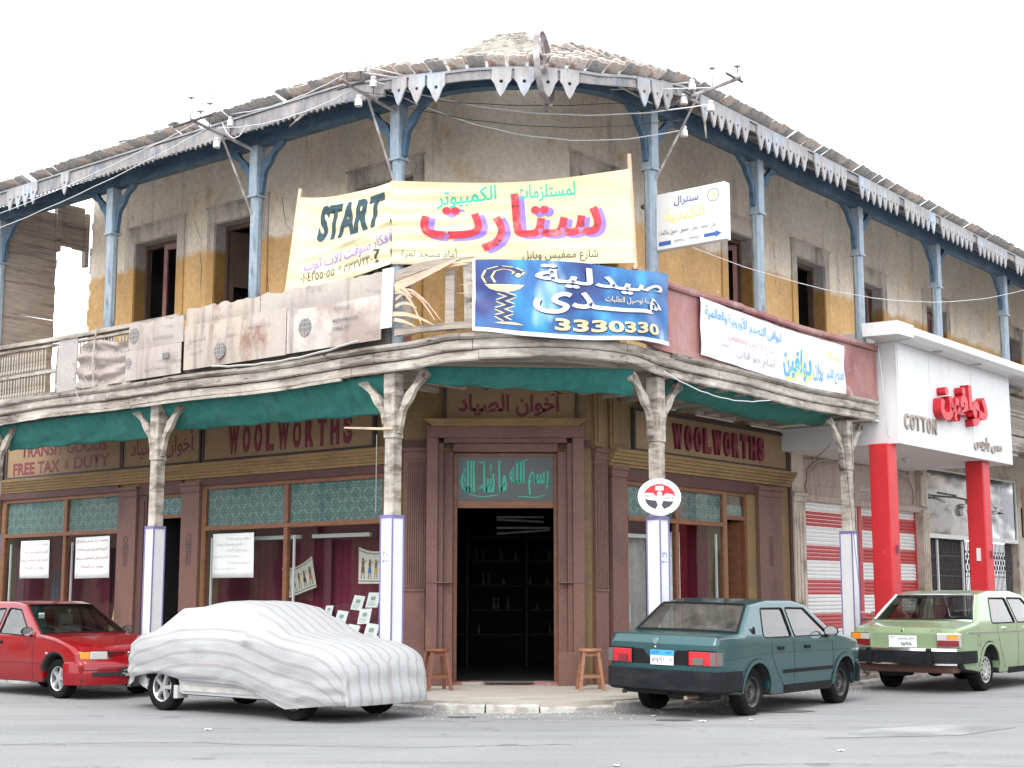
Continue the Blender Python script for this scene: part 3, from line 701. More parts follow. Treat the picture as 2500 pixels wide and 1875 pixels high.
# narrow doors beside the windows
k = MB(); x0, x1 = doorL
k.box(x0, x0 + .05, .02, .1, PZ, 3.2); k.box(x1 - .05, x1, .02, .1, PZ, 3.2); k.box(x0 + .05, x1 - .05, .02, .1, 3.15, 3.2); k.box(x0 + .05, x1 - .05, .02, .1, 2.78, 2.84)
nd = k.build("narrow_door", wood_shop, B, ML)
k = MB(); k.box(x0 + .05, x1 - .05, .05, .06, 2.84, 3.15); k.build("transom_pane", arab, nd)
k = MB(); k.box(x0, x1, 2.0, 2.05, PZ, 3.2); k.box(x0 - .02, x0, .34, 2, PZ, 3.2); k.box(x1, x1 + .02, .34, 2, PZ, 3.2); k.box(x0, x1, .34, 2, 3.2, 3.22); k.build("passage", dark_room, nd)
k = MB(); x0, x1 = 3.98, 4.68
k.box(x0, x0 + .05, .02, .1, PZ, 3.21); k.box(x1 - .05, x1, .02, .1, PZ, 3.21); k.box(x0 + .05, x1 - .05, .02, .1, 3.16, 3.21); k.box(x0 + .05, x1 - .05, .02, .1, 2.74, 2.81)
nd = k.build("narrow_door", wood_shop, B, MR)
k = MB(); k.box(x0 + .05, x1 - .05, .05, .056, 2.81, 3.16); k.build("transom_pane", glass_shop, nd)
k = MB(); k.box(x0 + .05, x1 - .05, .07, .075, 2.81, 3.0); k.build("arabesque_panel", arab, nd)
k = MB(); k.box(0, .62, 0, .04, PZ, 2.72); k.box(.08, .54, -.006, 0, .4, 1.2); k.build("door_leaf", wood_shop, nd, T(4.62, .1, 0) @ RZ(radians(100)))
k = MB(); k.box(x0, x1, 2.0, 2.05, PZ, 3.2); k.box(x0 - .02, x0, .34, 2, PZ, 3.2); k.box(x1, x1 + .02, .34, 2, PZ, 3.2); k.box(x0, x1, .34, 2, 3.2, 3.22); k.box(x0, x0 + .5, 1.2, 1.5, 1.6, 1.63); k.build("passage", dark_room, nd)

# ---------------------------------------------------------------- painted shop signs
def signboard(M, x0, x1, z0, z1, fr=.045):
    k = MB(); k.box(x0, x1, -.05, -.001, z0, z1); s_ = k.build("shop_sign", sign_panel, B, M)
    k = MB(); k.box(x0 - fr, x1 + fr, -.075, -.002, z0 - fr, z0 - .0005); k.box(x0 - fr, x1 + fr, -.075, -.002, z1 + .0005, z1 + fr); k.box(x0 - fr, x0 - .0005, -.075, -.002, z0, z1); k.box(x1 + .0005, x1 + fr, -.075, -.002, z0, z1)
    k.build("sign_frame", frame_dark, s_); return s_
sg = signboard(ML, -13.2, -10.93, 3.74, 4.40)
sg = signboard(ML, -10.76, -7.05, 3.74, 4.40)
letter(sg, "TRANSIT GOODS", -10.3, -7.48, 4.10, 4.33, -.053, letter_maroon, .03)
letter(sg, "FREE TAX", -10.55, -8.96, 3.77, 4.01, -.053, letter_maroon, .03); letter(sg, "&", -8.80, -8.67, 3.82, 3.98, -.053, letter_maroon, 0); letter(sg, "DUTY", -8.5, -7.38, 3.79, 4.03, -.053, letter_maroon, .03)
sg = signboard(ML, -6.95, -4.79, 3.74, 4.40)
letter(sg, ar("أخوان الصياد"), -6.75, -4.95, 3.84, 4.32, -.053, letter_maroon, .012)
sg = signboard(ML, -4.66, -.6, 3.74, 4.40)
def letters3d(par, word, x0, x1, z0, z1, y, m, gap=.16, depth=.03, bold=.05, wide={}):
    ws = [wide.get(c, 1) for c in word]; u = (x1 - x0) / (sum(ws) + gap * (len(word) - 1)); x = x0
    for c, w in zip(word, ws):
        if c != ' ': letter(par, c, x, x + u * w, z0, z1, y, m, bold, depth, name="letter")
        x += u * (w + gap)
letters3d(sg, "WOOLWORTHS", -4.02, -1.06, 3.80, 4.28, -.051, letter_maroon, .55, .012, .045, {'W': 1.35})
sg = signboard(MR, 1.12, 6.08, 3.74, 4.34)
letters3d(sg, "WOOLWORTHS", 2.2, 5.2, 3.82, 4.24, -.051, letter_maroon, .45, .05, .06, {'W': 1.35})
k = MB(); sgc = signboard(MC, -1.0, .96, 4.06, 4.62, .035)
letter(sgc, ar("أخوان الصياد"), -.82, .80, 4.13, 4.56, -.053, letter_maroon, .035)
flat(sgc, stroke([(-.42, 4.55), (-.28, 4.59), (-.12, 4.61)], .022), letter_maroon, -.053, name="flourish")
for i, (a, b, z) in enumerate([(1.45, 2.15, 4.46), (2.72, 4.0, 4.44), (4.55, 5.75, 4.43)]):
    k = MB(); k.box(a, b, -.22, -.14, z, z + .05); k.tube([(a + .03, -.18, z - .02), (b - .03, -.18, z - .02)], .017, 8, 1); k.box(a + .1, a + .13, -.14, 0, z + .01, z + .04); k.box(b - .13, b - .1, -.14, 0, z + .01, z + .04)
    o = k.build("tube_light", [mat("rusty_white", (.42, .38, .33), .7, grain=(.2, 20)), mat("tube_glass", (.62, .60, .56), .4)], None, MR)
    tag(o, ["short dusty strip light left above the right shop sign", "middle dusty strip light above the right shop sign", "right dusty strip light above the end of the shop sign"][i], "strip light")
# ================================================================ verandah and balcony
bal = bpy.data.objects.new("balcony", None); COL.objects.link(bal); bal.parent = B
k = MB()
def deckstrip(z0, z1, d0, s0, s1, name, m, par, st=.4):
    """floor or ceiling between the wall and the outer edge"""
    k = MB(); ss = steps(s0, s1, st); vs = []
    for s in ss:
        P, n = path(s, d0); I = path(s, -2.0)[0] if not (-1.8 < s < 1.8) else (K0 - nL * 0.4 - nR * .4)
        vs += [(P.x, P.y, z0), (I.x, I.y, z0), (I.x, I.y, z1), (P.x, P.y, z1)]
    n_ = len(ss)
    k.add(vs, [(a * 4 + j, a * 4 + (j + 1) % 4, (a + 1) * 4 + (j + 1) % 4, (a + 1) * 4 + j) for a in range(n_ - 1) for j in range(4)] + [(0, 1, 2, 3), tuple(range(n_ * 4 - 1, n_ * 4 - 5, -1))])
    return k.build(name, m, par, fix=False)
deckstrip(4.58, 4.79, -.03, -13, 26, "balcony_floor", mat("bounce_floor", (.45, .41, .36), .9), bal)  # floor colour lightened to bounce light up onto the wall
# joists seen from below
for s in steps(-12.4, 9.6, .55):
    if -2.2 < s < 2.2: continue
    P, n = path(s, -.06); I = path(s, -1.98)[0]; t = Vector((-n.y, n.x, 0)) * .04; k = MB()
    k.hexa([P - t + Vector((0, 0, 4.44)), I - t + Vector((0, 0, 4.44)), I + t + Vector((0, 0, 4.44)), P + t + Vector((0, 0, 4.44)), P - t + Vector((0, 0, 4.579)), I - t + Vector((0, 0, 4.579)), I + t + Vector((0, 0, 4.579)), P + t + Vector((0, 0, 4.579))])
    k.build("joist", wood_grey, bal)
# fascia: three courses of old boards, each board its own piece
def zsag(s): return .012 * sin(s * 1.7) + .018 * sin(s * .6 + 1) + (.05 if -1.6 < s < 2.2 else 0) * min(1, (s + 1.6) / .5, (2.2 - s) / .5)
def boards(s0, s1, prof, m, name, lmin=1.3, lmax=2.4, par=bal, skip=0, zf=zsag, jz=.008):
    s = s0
    while s < s1 - .05:
        L_ = min(rnd.uniform(lmin, lmax), s1 - s)
        if rnd.random() >= skip:
            j = rnd.uniform(-jz, jz); jd = rnd.uniform(-.006, .006); k = MB()
            sweep(k, [(d + jd, z + j) for d, z in prof], s, s + L_ - .008, .22, zf=zf); k.jitter(.006, 5).build(name, m, par)
        s += L_
SB0, SB1 = -13.0, sR(5.75)
boards(SB0, SB1, [(-.08, 4.46), (-.02, 4.44), (0, 4.46), (0, 4.56), (-.02, 4.575), (-.08, 4.575)], wood_white_h, "fascia_board", skip=.04)
boards(SB0, SB1, [(-.06, 4.58), (.02, 4.58), (.035, 4.60), (.035, 4.70), (.02, 4.715), (-.06, 4.715)], wood_white_h, "fascia_board")
boards(SB0, SB1, [(-.30, 4.72), (.05, 4.72), (.085, 4.75), (.095, 4.79), (-.30, 4.792)], wood_white_h, "fascia_ledge", skip=.03)
boards(-12.5, -2.6, [(-.02, 4.40), (.015, 4.40), (.015, 4.44), (-.02, 4.44)], wood_white_h, "fascia_batten", 2.0, 3.4, skip=.35)
boards(sR(6.9), 26, [(-.06, 4.46), (.02, 4.46), (.035, 4.50), (.05, 4.75), (-.06, 4.79)], wood_white_h, "fascia_board")
# left parapet: handrail, balusters, grey panel
def rail(s0, s1, z0, z1, d0, d1, name, m, zf=None, st=.5):
    k = MB(); sweep(k, rect(d0, d1, z0, z1), s0, s1, st, zf=zf); return k.build(name, m, bal)
rail(-12.9, sL(2.9), 5.72, 5.79, -.09, .05, "handrail", wood_white_h, zf=lambda s: .05 * max(0, -s - 9.5) / 3)
rail(-12.9, sL(2.9), 5.64, 5.68, -.05, .02, "handrail", wood_white_h, zf=lambda s: .05 * max(0, -s - 9.5) / 3)
rail(-12.9, sL(6.2), 5.20, 5.26, -.05, .02, "mid_rail", wood_white_h)
rail(-12.9, sL(4.1), 4.80, 4.86, -.06, .03, "bottom_rail", wood_white_h)
bal_m = MB(); bal_m.lathe([(.012, 0), (.022, .02), (.022, .07), (.010, .10), (.018, .16), (.019, .30), (.012, .355), (.012, .36)], n=6)
bp0 = None
s = -12.8; cnt = 0
while s < sL(4.25):
    if sL(6.15) < s < sL(5.62) or abs(s - sL(6.42)) < .10 or (s > sL(5.55) and cnt % 5 == 3): s += .085; cnt += 1; continue
    for z in (4.855, 5.27):
        p = PP(s, -.015, z); M_ = T(*p) @ Matrix.Rotation(rnd.uniform(-.03, .03), 4, 'Y')
        if bp0 is None: bp0 = bal_m.build("baluster", wood_white, bal, M_, smooth=1)
        else:
            o = bp0.copy(); o.matrix_local = M_; COL.objects.link(o)
    s += .085; cnt += 1
k = MB(); k.grid(lambda u, v: PP(sL(6.14) + .54 * u, .03 + .01 * sin(v * 5 + u), 4.83 + .97 * v), 6, 8); k.build("grey_panel", mat("grey_weathered_panel", (.37, .34, .32), .9, layers=[((.33, .31, .30), (2, 2, 3), .56, .12)], grain=(.1, 12)), bal, solid=.02)
k = MB()
def tarpf(u, v):
    s = sL(5.55) + 1.42 * u; z = 4.83 + .72 * v + .06 * sin(u * 5) * (v > .5)
    d = .03 + .04 * sin(v * 19 + 3 * sin(u * 3.2)) * (1 - .5 * u) + .03 * noise.noise(Vector((u * 5, v * 9, 3))) + .02 * sin(u * 11 + v * 4)
    return PP(s, d, z)
k.grid(tarpf, 44, 40)
k.build("torn_tarp", mat("dusty_tarp", (.33, .285, .255), .9, layers=[((.27, .23, .21), (2, 2, 6), .55, .1)], grain=(.12, 12), bump=(.4, 14)), bal, smooth=60)
k = MB(); k.tube([PP(sL(4.98), .1, 5.8), PP(sL(5.02), .12, 5.3), PP(sL(5.0), .1, 4.84)], .016, 6); k.build("tarp_batten", wood_white, bal)
for a, b, c, d in ((5.65, 5.05, 5.15, 4.72), (5.6, 5.0, 5.38, 4.66), (5.68, 5.3, 5.1, 4.86), (5.45, 5.55, 5.2, 5.3)):
    k = MB(); k.tube([PP(sL(a), .06, b), PP(sL((a + c) / 2), .11, (b + d) / 2 + .03), PP(sL(c), .12, d)], [.01, .008, .004], 5); k.build("splinter", wood_white, bal)
# plywood sheets
ply = lambda n, c, st: mat(n, c, .9, layers=st + [((.25, .215, .185), (5, 5, .5), .60, .08), ((.20, .17, .15), (1.1, 1.1, 2.5), .66, .06)], grain=(.07, 14), bump=(.15, 10))
ply_a = ply("pale_plywood", (.40, .365, .32), [((.36, .31, .28), (1.2, 1.2, .6), .56, .1), ((.36, .27, .23), (2.4, 2.4, 1.0), .70, .06)])
ply_b = ply("stained_plywood", (.41, .35, .295), [((.20, .08, .055), (1.5, 1.5, 1.1), .62, .05), ((.42, .36, .33), (1.5, 1.5, .7), .56, .12)])
ply_c = ply("pinkish_plywood", (.33, .26, .225), [((.48, .44, .40), (.8, .8, .8), .52, .06), ((.20, .15, .14), (1.8, 1.8, 1.1), .66, .07)])
stencil = mat("stencil_grey", (.16, .16, .17), .9); stencil_pale = mat("stencil_faint", (.36, .32, .30), .9)
def sheet(t0, t1, z0, z1, m, label, d=.05, torn=False, bow=.02):
    k = MB(); s0, s1 = sL(t0), sL(t1)
    def f(u, v):
        z = z0 + (z1 - z0) * v
        if torn and v == 1: z += .05 * noise.noise(Vector((u * 9, t0, 0))) + .03 * noise.noise(Vector((u * 31, 2, 0)))
        return PP(s0 + (s1 - s0) * u, d + bow * sin(u * pi) * sin(v * pi), z)
    k.grid(f, max(6, int(abs(t0 - t1) * 14)), 5); return k.build("plywood_sheet", m, bal, solid=.014, label=label), d
def globe(par, t, z, r, d, m):
    fn = lambda x, y, zz: PP(sL(t) + x, d + .02, z + zz)
    flat(par, disc(0, 0, r, r, 28) and [disc(0, 0, r, r, 28)], m, fn=fn, name="globe_mark")
    ln = []
    for q in (-.6, -.25, .25, .6):
        w = r * .95; ln += stroke([(w * q * cos(a), r * .97 * sin(a)) for a in [(-pi / 2 + pi * i / 8) for i in range(9)]], .010)
    for q in (-.55, 0, .55): ln += stroke([(-sqrt(1 - q * q) * r, r * q), (sqrt(1 - q * q) * r, r * q)], .010)
    flat(par, ln, ply_a, fn=lambda x, y, zz: PP(sL(t) + x, d + .024, z + zz), name="globe_lines")
def sten(par, body, t, z, w, h, d, m=stencil_pale): letter(par, body, 0, w, 0, h, 0, m, .01, fn=lambda x, y, zz: PP(sL(t) + x, d + .022, z + zz), cut=.2)
p1, d1 = sheet(4.15, 2.76, 5.33, 5.74, ply_a, "pale plywood sheet with a globe mark, over the torn tarp end", .05, True)
globe(p1, 4.0, 5.56, .125, .05, stencil); sten(p1, "PLYWOOD", 3.35, 5.58, .34, .05, .05); sten(p1, "MADE IN MALAYSIA", 3.5, 5.43, .5, .05, .06)
p2, d2 = sheet(4.20, 2.80, 4.84, 5.325, ply_a, "lower pale plywood sheet below the one with the globe mark", .055)
globe(p2, 4.12, 5.12, .085, .05, stencil); sten(p2, "PLYWOOD", 3.4, 5.05, .3, .05, .06); flat(p2, [[(0, 0), (.16, 0), (.16, .09), (0, .09)]], stencil, fn=lambda x, y, z: PP(sL(3.22) + x, .095, 5.1 + z), name="ink_block"); sten(p2, "PRODUCT OF MALAYSIA", 3.7, 4.95, .6, .04, .065)
p3, d3 = sheet(2.72, .40, 4.87, 5.56, ply_b, "long stained plywood sheet with a globe mark near its lower edge", .06, bow=.03)
globe(p3, 1.82, 5.08, .125, .088, stencil); sten(p3, "PLYWOOD", 2.5, 5.3, .32, .05, .08); sten(p3, "GRADE A", 1.7, 5.28, .25, .05, .09); sten(p3, "MADE IN MALAYSIA", 1.2, 5.35, .5, .05, .09); sten(p3, "ORG 17", 2.55, 5.1, .3, .05, .075)
p4, d4 = sheet(.38, -1.50, 4.88, 5.50, ply_c, "pinkish scorched plywood sheet beside the broken corner of the balcony", .06)
globe(p4, -.02, 5.22, .13, .068, stencil); sten(p4, "PLYWOOD", -.62, 5.38, .32, .05, .08, stencil); sten(p4, "MADE IN MALAYSIA", -.6, 5.22, .5, .045, .08, stencil); sten(p4, "ORG 71", -.6, 5.1, .3, .05, .08, stencil)
sheet(2.70, 1.0, 5.56, 5.82, ply_b, "ragged upper strip of stained plywood, left piece", .045, True)
sheet(.98, -1.50, 5.50, 5.82, ply_a, "ragged upper strip of grey plywood, right piece", .045, True)
k = MB(); sweep(k, rect(-.10, -.07, 4.80, 5.46), sL(4.1), -2.2, .4); k.build("gap_backing", mat("gap_shade_board", (.10, .085, .075), .9, grain=(.3, (3, 3, 20))), bal)  # dark board added to stand in for shade in the gap below the sheets
# broken corner bay: white plank, posts, splintered strips
def plank(s, d, w, z0, z1, th, m, name, lean=0, label=None, n=1):
    k = MB(); P, nn = path(s, d); t = Vector((-nn.y, nn.x, 0)); pts = []
    for z, l_ in ((z0, 0), (z1, lean)):
        for a, b in ((-w / 2, 0), (w / 2, 0), (w / 2, -th), (-w / 2, -th)): q = P + t * (a + l_) + nn * b; pts.append((q.x, q.y, z))
    k.hexa(pts); return k.build(name, m, bal, label=label)
plank(-2.12, .10, .19, 5.02, 5.84, .03, mat("white_plank", (.74, .73, .70), .8, grain=(.1, 10)), "white_plank", .03)
plank(-1.83, 0, .14, 4.90, 5.72, .05, wood_grey, "corner_stud")
plank(-1.13, -.02, .13, 4.90, 5.72, .06, wood_grey, "corner_stud")
plank(-.80, .0, .20, 4.90, 5.80, .04, wood_white, "corner_stud", -.03)
rail(-2.02, -.62, 4.86, 4.95, -.05, .03, "bottom_rail", wood_grey, zf=lambda s: .05)
k = MB()
def strip(pts, w, name="splintered_strip", m=wood_raw, th=.008):
    k = MB(); vs = []; n_ = len(pts)
    for i, (s, d, z) in enumerate(pts):
        f = 1 - .85 * (i / (n_ - 1)) ** 2; a = pts[max(i - 1, 0)]; b = pts[min(i + 1, n_ - 1)]
        dx, dz = b[0] - a[0], b[2] - a[2]; L_ = sqrt(dx * dx + dz * dz); ox, oz = -dz / L_ * w * f / 2, dx / L_ * w * f / 2
        vs += [PP(s + ox, d, z + oz), PP(s - ox, d, z - oz)]
    k.add(vs, [(2 * i, 2 * i + 1, 2 * i + 3, 2 * i + 2) for i in range(n_ - 1)]); k.build(name, m, bal, solid=th)
def arc(a, b, sag, n=7): return [(a[0] + (b[0] - a[0]) * i / n, a[1] + (b[1] - a[1]) * i / n, a[2] + (b[2] - a[2]) * i / n + sag * sin(pi * i / n)) for i in range(n + 1)]
strip(arc((-1.98, .06, 5.72), (-.75, .08, 5.84), .02), .13, m=wood_grey); strip(arc((-1.98, .07, 5.56), (-.95, .10, 5.83), -.03), .12); strip(arc((-1.98, .05, 5.66), (-.85, .06, 5.76), .03), .10)
for a, b, sg_, w in [((-1.98, .06, 5.50), (-1.45, .14, 4.98), .16, .05), ((-1.98, .05, 5.40), (-1.25, .16, 5.02), .22, .04), ((-1.98, .06, 5.30), (-1.5, .18, 5.2), .06, .05), ((-1.95, .04, 5.47), (-1.35, .2, 5.25), .12, .03),
                     ((-2.0, .08, 5.2), (-1.3, .1, 4.97), .05, .06), ((-1.98, .08, 5.12), (-1.5, .2, 4.95), .02, .05), ((-1.8, .03, 5.5), (-1.2, .1, 5.02), .10, .025), ((-1.98, .05, 5.58), (-1.6, .16, 5.36), .05, .06), ((-.66, .03, 5.5), (-.95, .1, 5.47), .01, .02), ((-.66, .03, 5.36), (-.98, .08, 5.37), 0, .015)]:
    strip(arc(a, b, sg_), w)
# right parapet: maroon boards under the banner
boards(-.6, sR(5.85), [(-.03, 4.86), (.01, 4.86), (.01, 5.70), (-.03, 5.70)], wood_maroon, "parapet_board", .8, 1.1, zf=lambda s: 0)
boards(-.6, sR(5.85), [(-.04, 4.80), (.03, 4.80), (.03, 4.90), (-.04, 4.90)], wood_maroon, "parapet_base", 1.8, 2.6)
boards(1.6, sR(5.85), [(-.05, 5.70), (.05, 5.70), (.07, 5.73), (.07, 5.78), (.04, 5.80), (-.05, 5.80)], wood_maroon, "handrail", 2.0, 3.0)
# balcony beyond the white portico
s0 = sR(12.3)
rail(s0, 26, 5.68, 5.77, -.09, .05, "handrail", wood_white_h); rail(s0, 26, 5.20, 5.26, -.05, .02, "mid_rail", wood_white_h); rail(s0, 26, 4.80, 4.86, -.06, .03, "bottom_rail", wood_white_h)
s = s0
while s < s0 + 3.2:
    for z in (4.855, 5.27):
        o = bp0.copy(); o.matrix_local = T(*PP(s, -.015, z)); COL.objects.link(o)
    s += .085
k = MB(); sweep(k, rect(-.30, -.28, 4.4, 5.7), s0, 26, 1); k.build("back_board", wood_grey, bal)

# ---------------------------------------------------------------- posts
def bracket_pts(h, w, n=14):
    """centre line of a carved bracket: from the post (0,-h) up and out to (w,0)"""
    return [(w * (1 - cos(u * pi / 2)) ** .8 , -h * (1 - sin(u * pi / 2) ** 1.0)) for u in [i / n for i in range(n + 1)]]
def carved(mb, ax, h, w, th, wd, wav=.02, z=0, off=0, m=0, curve=.35):
    n = 16; ol, il = [], []
    for i in range(n + 1):
        u = i / n; x = off + w * (u ** (1 + curve)); zz = z - h + h * (u ** (1 / (1 + curve)) if curve > 0 else u)
        dx = w * (1 + curve) * max(u, .02) ** curve; dz = h * (1 / (1 + curve)) * max(u, .02) ** (1 / (1 + curve) - 1); L_ = sqrt(dx * dx + dz * dz); nx, nz = dz / L_, -dx / L_
        t = wd * (1 + .25 * sin(u * pi * 5)) / 2
        ol.append((x + nx * t, zz + nz * t)); il.append((x - nx * t, zz - nz * t))
    for i in range(n):
        q = [ol[i], ol[i + 1], il[i + 1], il[i]]
        A_ = [(ax[0] * x - ax[1] * th / 2, ax[1] * x + ax[0] * th / 2, zz) for x, zz in q]; B_ = [(ax[0] * x + ax[1] * th / 2, ax[1] * x - ax[0] * th / 2, zz) for x, zz in q]
        mb.add(A_ + B_, [(0, 1, 2, 3), (7, 6, 5, 4), (0, 4, 5, 1), (3, 2, 6, 7)] + ([(0, 3, 7, 4)] if i == 0 else []) + ([(1, 5, 6, 2)] if i == n - 1 else []), m)
def lower_post(M, x, label=None, btop=4.44, pier=True, brk=((1, 0), (-1, 0)), m=wood_white, num=None):
    Mx = M @ T(x, -1.8, 0)
    k = MB(); w = .085
    k.box(-w, w, -w, w, 2.35, 3.55); k.box(-.098, .098, -.098, .098, 3.55, btop)
    P = k.jitter(.008, 4).build("verandah_post", m, B, Mx, bevel=.012, label=label)
    for ax in brk:
        k = MB(); carved(k, ax, .80, .52, .07, .105, z=btop - .02, off=.09); k.lathe([(0, -.035), (.05, -.035), (.05, .035), (0, .035)], (ax[0] * .60, ax[1] * .60, btop - .075), 12, 'y' if ax[0] else 'x')
        k.build("bracket", m, P, smooth=40)
    k = MB(); w = .105; k.box(-w, w, -w, w, PZ, 2.48); pr = k.build("tiled_pier", pier_white, P)
    k = MB(); e = .009
    for sx in (-1, 1):
        for sy in (-1, 1): k.box(sx * (w + .002) - e, sx * (w + .002) + e, sy * (w + .002) - e, sy * (w + .002) + e, PZ, 2.50)
    for a, b, c, d in ((-w, w, -w - .008, -w), (-w, w, w, w + .008), (-w - .008, -w, -w, w), (w, w + .008, -w, w)): k.box(a + (e if a == -w else 0), b - (e if b == w else 0), c, d, 2.47, 2.50)
    k.box(-w - .01, w + .01, -w - .01, w + .01, 2.5005, 2.515)
    k.build("edge_trim", pier_line, P)
    if num:
        tx, side = num
        if side == 'L':
            letter(P, tx, -.06, .05, 1.96, 2.03, -w - .004, ink_blue, .0); flat(P, stroke([(-.07, 1.9), (.06, 1.9)], .008) + stroke([(-.07, 1.9), (-.04, 1.92)], .008) + stroke([(-.07, 1.9), (-.04, 1.88)], .008), ink_blue, -w - .004, name="arrow")
    return P
lower_post(ML, 1.506, "left corner post with number tile", num=("٢٨", 'L'), brk=((1, 0), (-1, 0)))
lower_post(ML, -3.628, "post between the two left shop windows")
lower_post(ML, -8.30)
lower_post(ML, -13.2)
lower_post(MR, -.936, "right corner post with the oval plate", btop=4.46, num=("٣١", 'L'))
lower_post(MR, 4.95, "cracked crooked post beside the white portico", btop=4.40)
def upper_post(M, x, ztop=8.26, d=1.8, brk=True):
    Mx = M @ T(x, -d, 0); k = MB(); r = .095
    pr = [(r * cos(pi / 8 + pi / 4 * i), r * sin(pi / 8 + pi / 4 * i)) for i in range(8)]
    k.prism(pr, 4.79, 7.45, 'z'); k.box(-.09, .09, -.09, .09, 7.45, ztop)
    k.box(-.11, .11, -.11, .11, 7.43, 7.47)
    P = k.jitter(.004, 3).build("upper_post", paint_blue, B, Mx, bevel=.006)
    for ax in (((1, 0), (-1, 0)) if brk else ()):
        k = MB(); carved(k, ax, .78, .50, .07, .11, z=ztop + .02, off=.09, curve=.5); k.build("bracket", paint_blue_dark, P, smooth=40)
    return P
for x in (1.547, -1.427, -5.074, -8.486): upper_post(ML, x, 8.24)
for x in (-.993, 2.074, 5.69, 9.183, 12.841, 16.4, 20): upper_post(MR, x, 8.32)

# ---------------------------------------------------------------- verandah roof
RF = bpy.data.objects.new("verandah_roof", None); COL.objects.link(RF); RF.parent = B
def ez(s):   # height of the eave along the building
    if s <= -1.2: f = min(1, (-1.2 - s) / 1.6); return 8.30 + .22 * f - .05 * max(0, min(1, (-s - 8) / 3))*0
    if s < .8: return 8.30
    return 8.30 + .28 * min(1, (s - .8) / 1.6)
def bz(s): return -.02 if s < 0 else .05 * min(1, s / 2)
k = MB(); sweep(k, rect(-.28, -.12, 8.25, 8.43), -13, 26, .3, zf=bz); k.build("eave_beam", paint_blue_dark, RF)
k = MB(); sweep(k, rect(-.30, -.10, 8.432, 8.50), -13, 26, .3, zf=bz); k.build("eave_beam", paint_blue_dark, RF)
# rafters end below the deck
for s in steps(-12.6, 25, 1.25):
    P, n = path(s, .26); I = path(s, -1.9)[0] if not (-1.8 < s < 1.8) else path(s, -1.5)[0]; t = Vector((-n.y, n.x, 0)) * .03; z0 = ez(s) - .07; z1 = z0 + .5 * (2.16 if abs(s) > 1.8 else 1.76); k = MB()
    if s < sL(8.3): I = path(s, -.5)[0]; z1 = z0 + .38
    pts = [P - t, I - t, I + t, P + t]; zz = [z0, z1, z1, z0]
    k.hexa([(p.x, p.y, z) for p, z in zip(pts, zz)] + [(p.x, p.y, z + .09) for p, z in zip(pts, zz)]); k.build("rafter", roof_under, RF)
def roofstrip(s0, s1, prof, name, m, st=.4):
    k = MB(); ss = steps(s0, s1, st); vs = []; q = len(prof)
    for s in ss:
        for d, z in prof:
            if d < -2 and -1.8 < s < 1.8: P = K0 - (nL + nR) * (-(d + 2.0)) * .7; vs.append((P.x, P.y, z + (ez(s) - 8.5) * (d > -1)))
            else: P = path(s, d)[0]; vs.append((P.x, P.y, z + (ez(s) - 8.5) * (d > -1)))
    n_ = len(ss); k.add(vs, [(a * q + j, a * q + (j + 1) % q, (a + 1) * q + (j + 1) % q, (a + 1) * q + j) for a in range(n_ - 1) for j in range(q)] + [tuple(range(q)), tuple(range(n_ * q - 1, n_ * q - 1 - q, -1))])
    return k.build(name, m, RF, fix=False)
roofstrip(sL(8.25), 26, [(.34, 8.50), (.34, 8.53), (-1.99, 9.70), (-1.99, 9.66)], "roof_deck", roof_under)
k = MB(); vs = [ML @ Vector((-8.3, .1, 0)), ML @ Vector((.92, .1, 0)), MR @ Vector((-.49, .1, 0)), MR @ Vector((26, .1, 0)), MR @ Vector((26, 9, 0)), ML @ Vector((-8.3, 9, 0))]
k.prism([(p.x, p.y) for p in vs], 9.70, 9.76, 'z'); k.build("flat_roof", roof_under, B)
roofstrip(-13, sL(8.26), [(.34, 8.50), (.34, 8.53), (-.55, 8.98), (-.55, 8.94)], "roof_deck", roof_under)
eave_m = mat('eave_board_wood', (.24, .23, .235), .85, layers=[((.36, .33, .31), (2, 2, 2), .55, .12), ((.13, .16, .20), (4, 4, 3), .60, .1)], grain=(.25, (14, 14, 3)), bump=(.3, 12))
# eave boards and pointed valance boards
def has_valance(s):
    return (-1.80 < s < -.98) or (-.55 < s < .55) or (1.45 < s < 2.15) or (s > 2.95 and int((s - 2.9) / .235) not in (6, 14, 20, 21, 29, 36, 44, 52, 53)) or (sL(7.4) < s < sL(6.5)) or (sL(5.9) < s < sL(5.5)) 
s = -13.0
def vboard(s, big):
    w = .228 if not big else .262; h = .40 if not big else .40; z1 = ez(s) + .02; P, n = path(s, .33)
    t = Vector((-n.y, n.x, 0)); 
    if (dR - dL).dot(t) < 0: t = -t
    # outline with a round hole, two half plates joined round the hole
    zt, sh, tip = 0, -.17, -h; cx, cz, r = 0, -.19, .026
    half = [(-w / 2, 0), (-w / 2, sh), (-w * .36, sh - .045), (-w * .16, tip + .06), (0, tip)]
    hole = [(cx - r * sin(a), cz - r * cos(a)) for a in (0, pi / 4, pi / 2, 3 * pi / 4, pi)]
    pl = half + hole + [(0, 0)]; k = MB()
    for sg in (1, -1):
        q = [(sg * a, b) for a, b in pl]
        A_ = [P + t * a + n * .011 + Vector((0, 0, z1 + b)) for a, b in q]; B_ = [P + t * a - n * .011 + Vector((0, 0, z1 + b)) for a, b in q]; c = len(q)
        k.add(A_ + B_, [tuple(range(c)), tuple(range(2 * c - 1, c - 1, -1))] + [(i, i + c, (i + 1) % c + c, (i + 1) % c) for i in range(c)])
    R_ = T(P.x, P.y, z1) @ Matrix.Rotation(rnd.gauss(0, .025), 4, n) @ T(-P.x, -P.y, -z1)
    k.v = [tuple(R_ @ Vector(v)) for v in k.v]
    k.build("valance_board", valance_m, RF)
while s < 26:
    big = -2 < s < 2.3; w = .262 if big else .235
    if has_valance(s): vboard(s, big)
    s += w
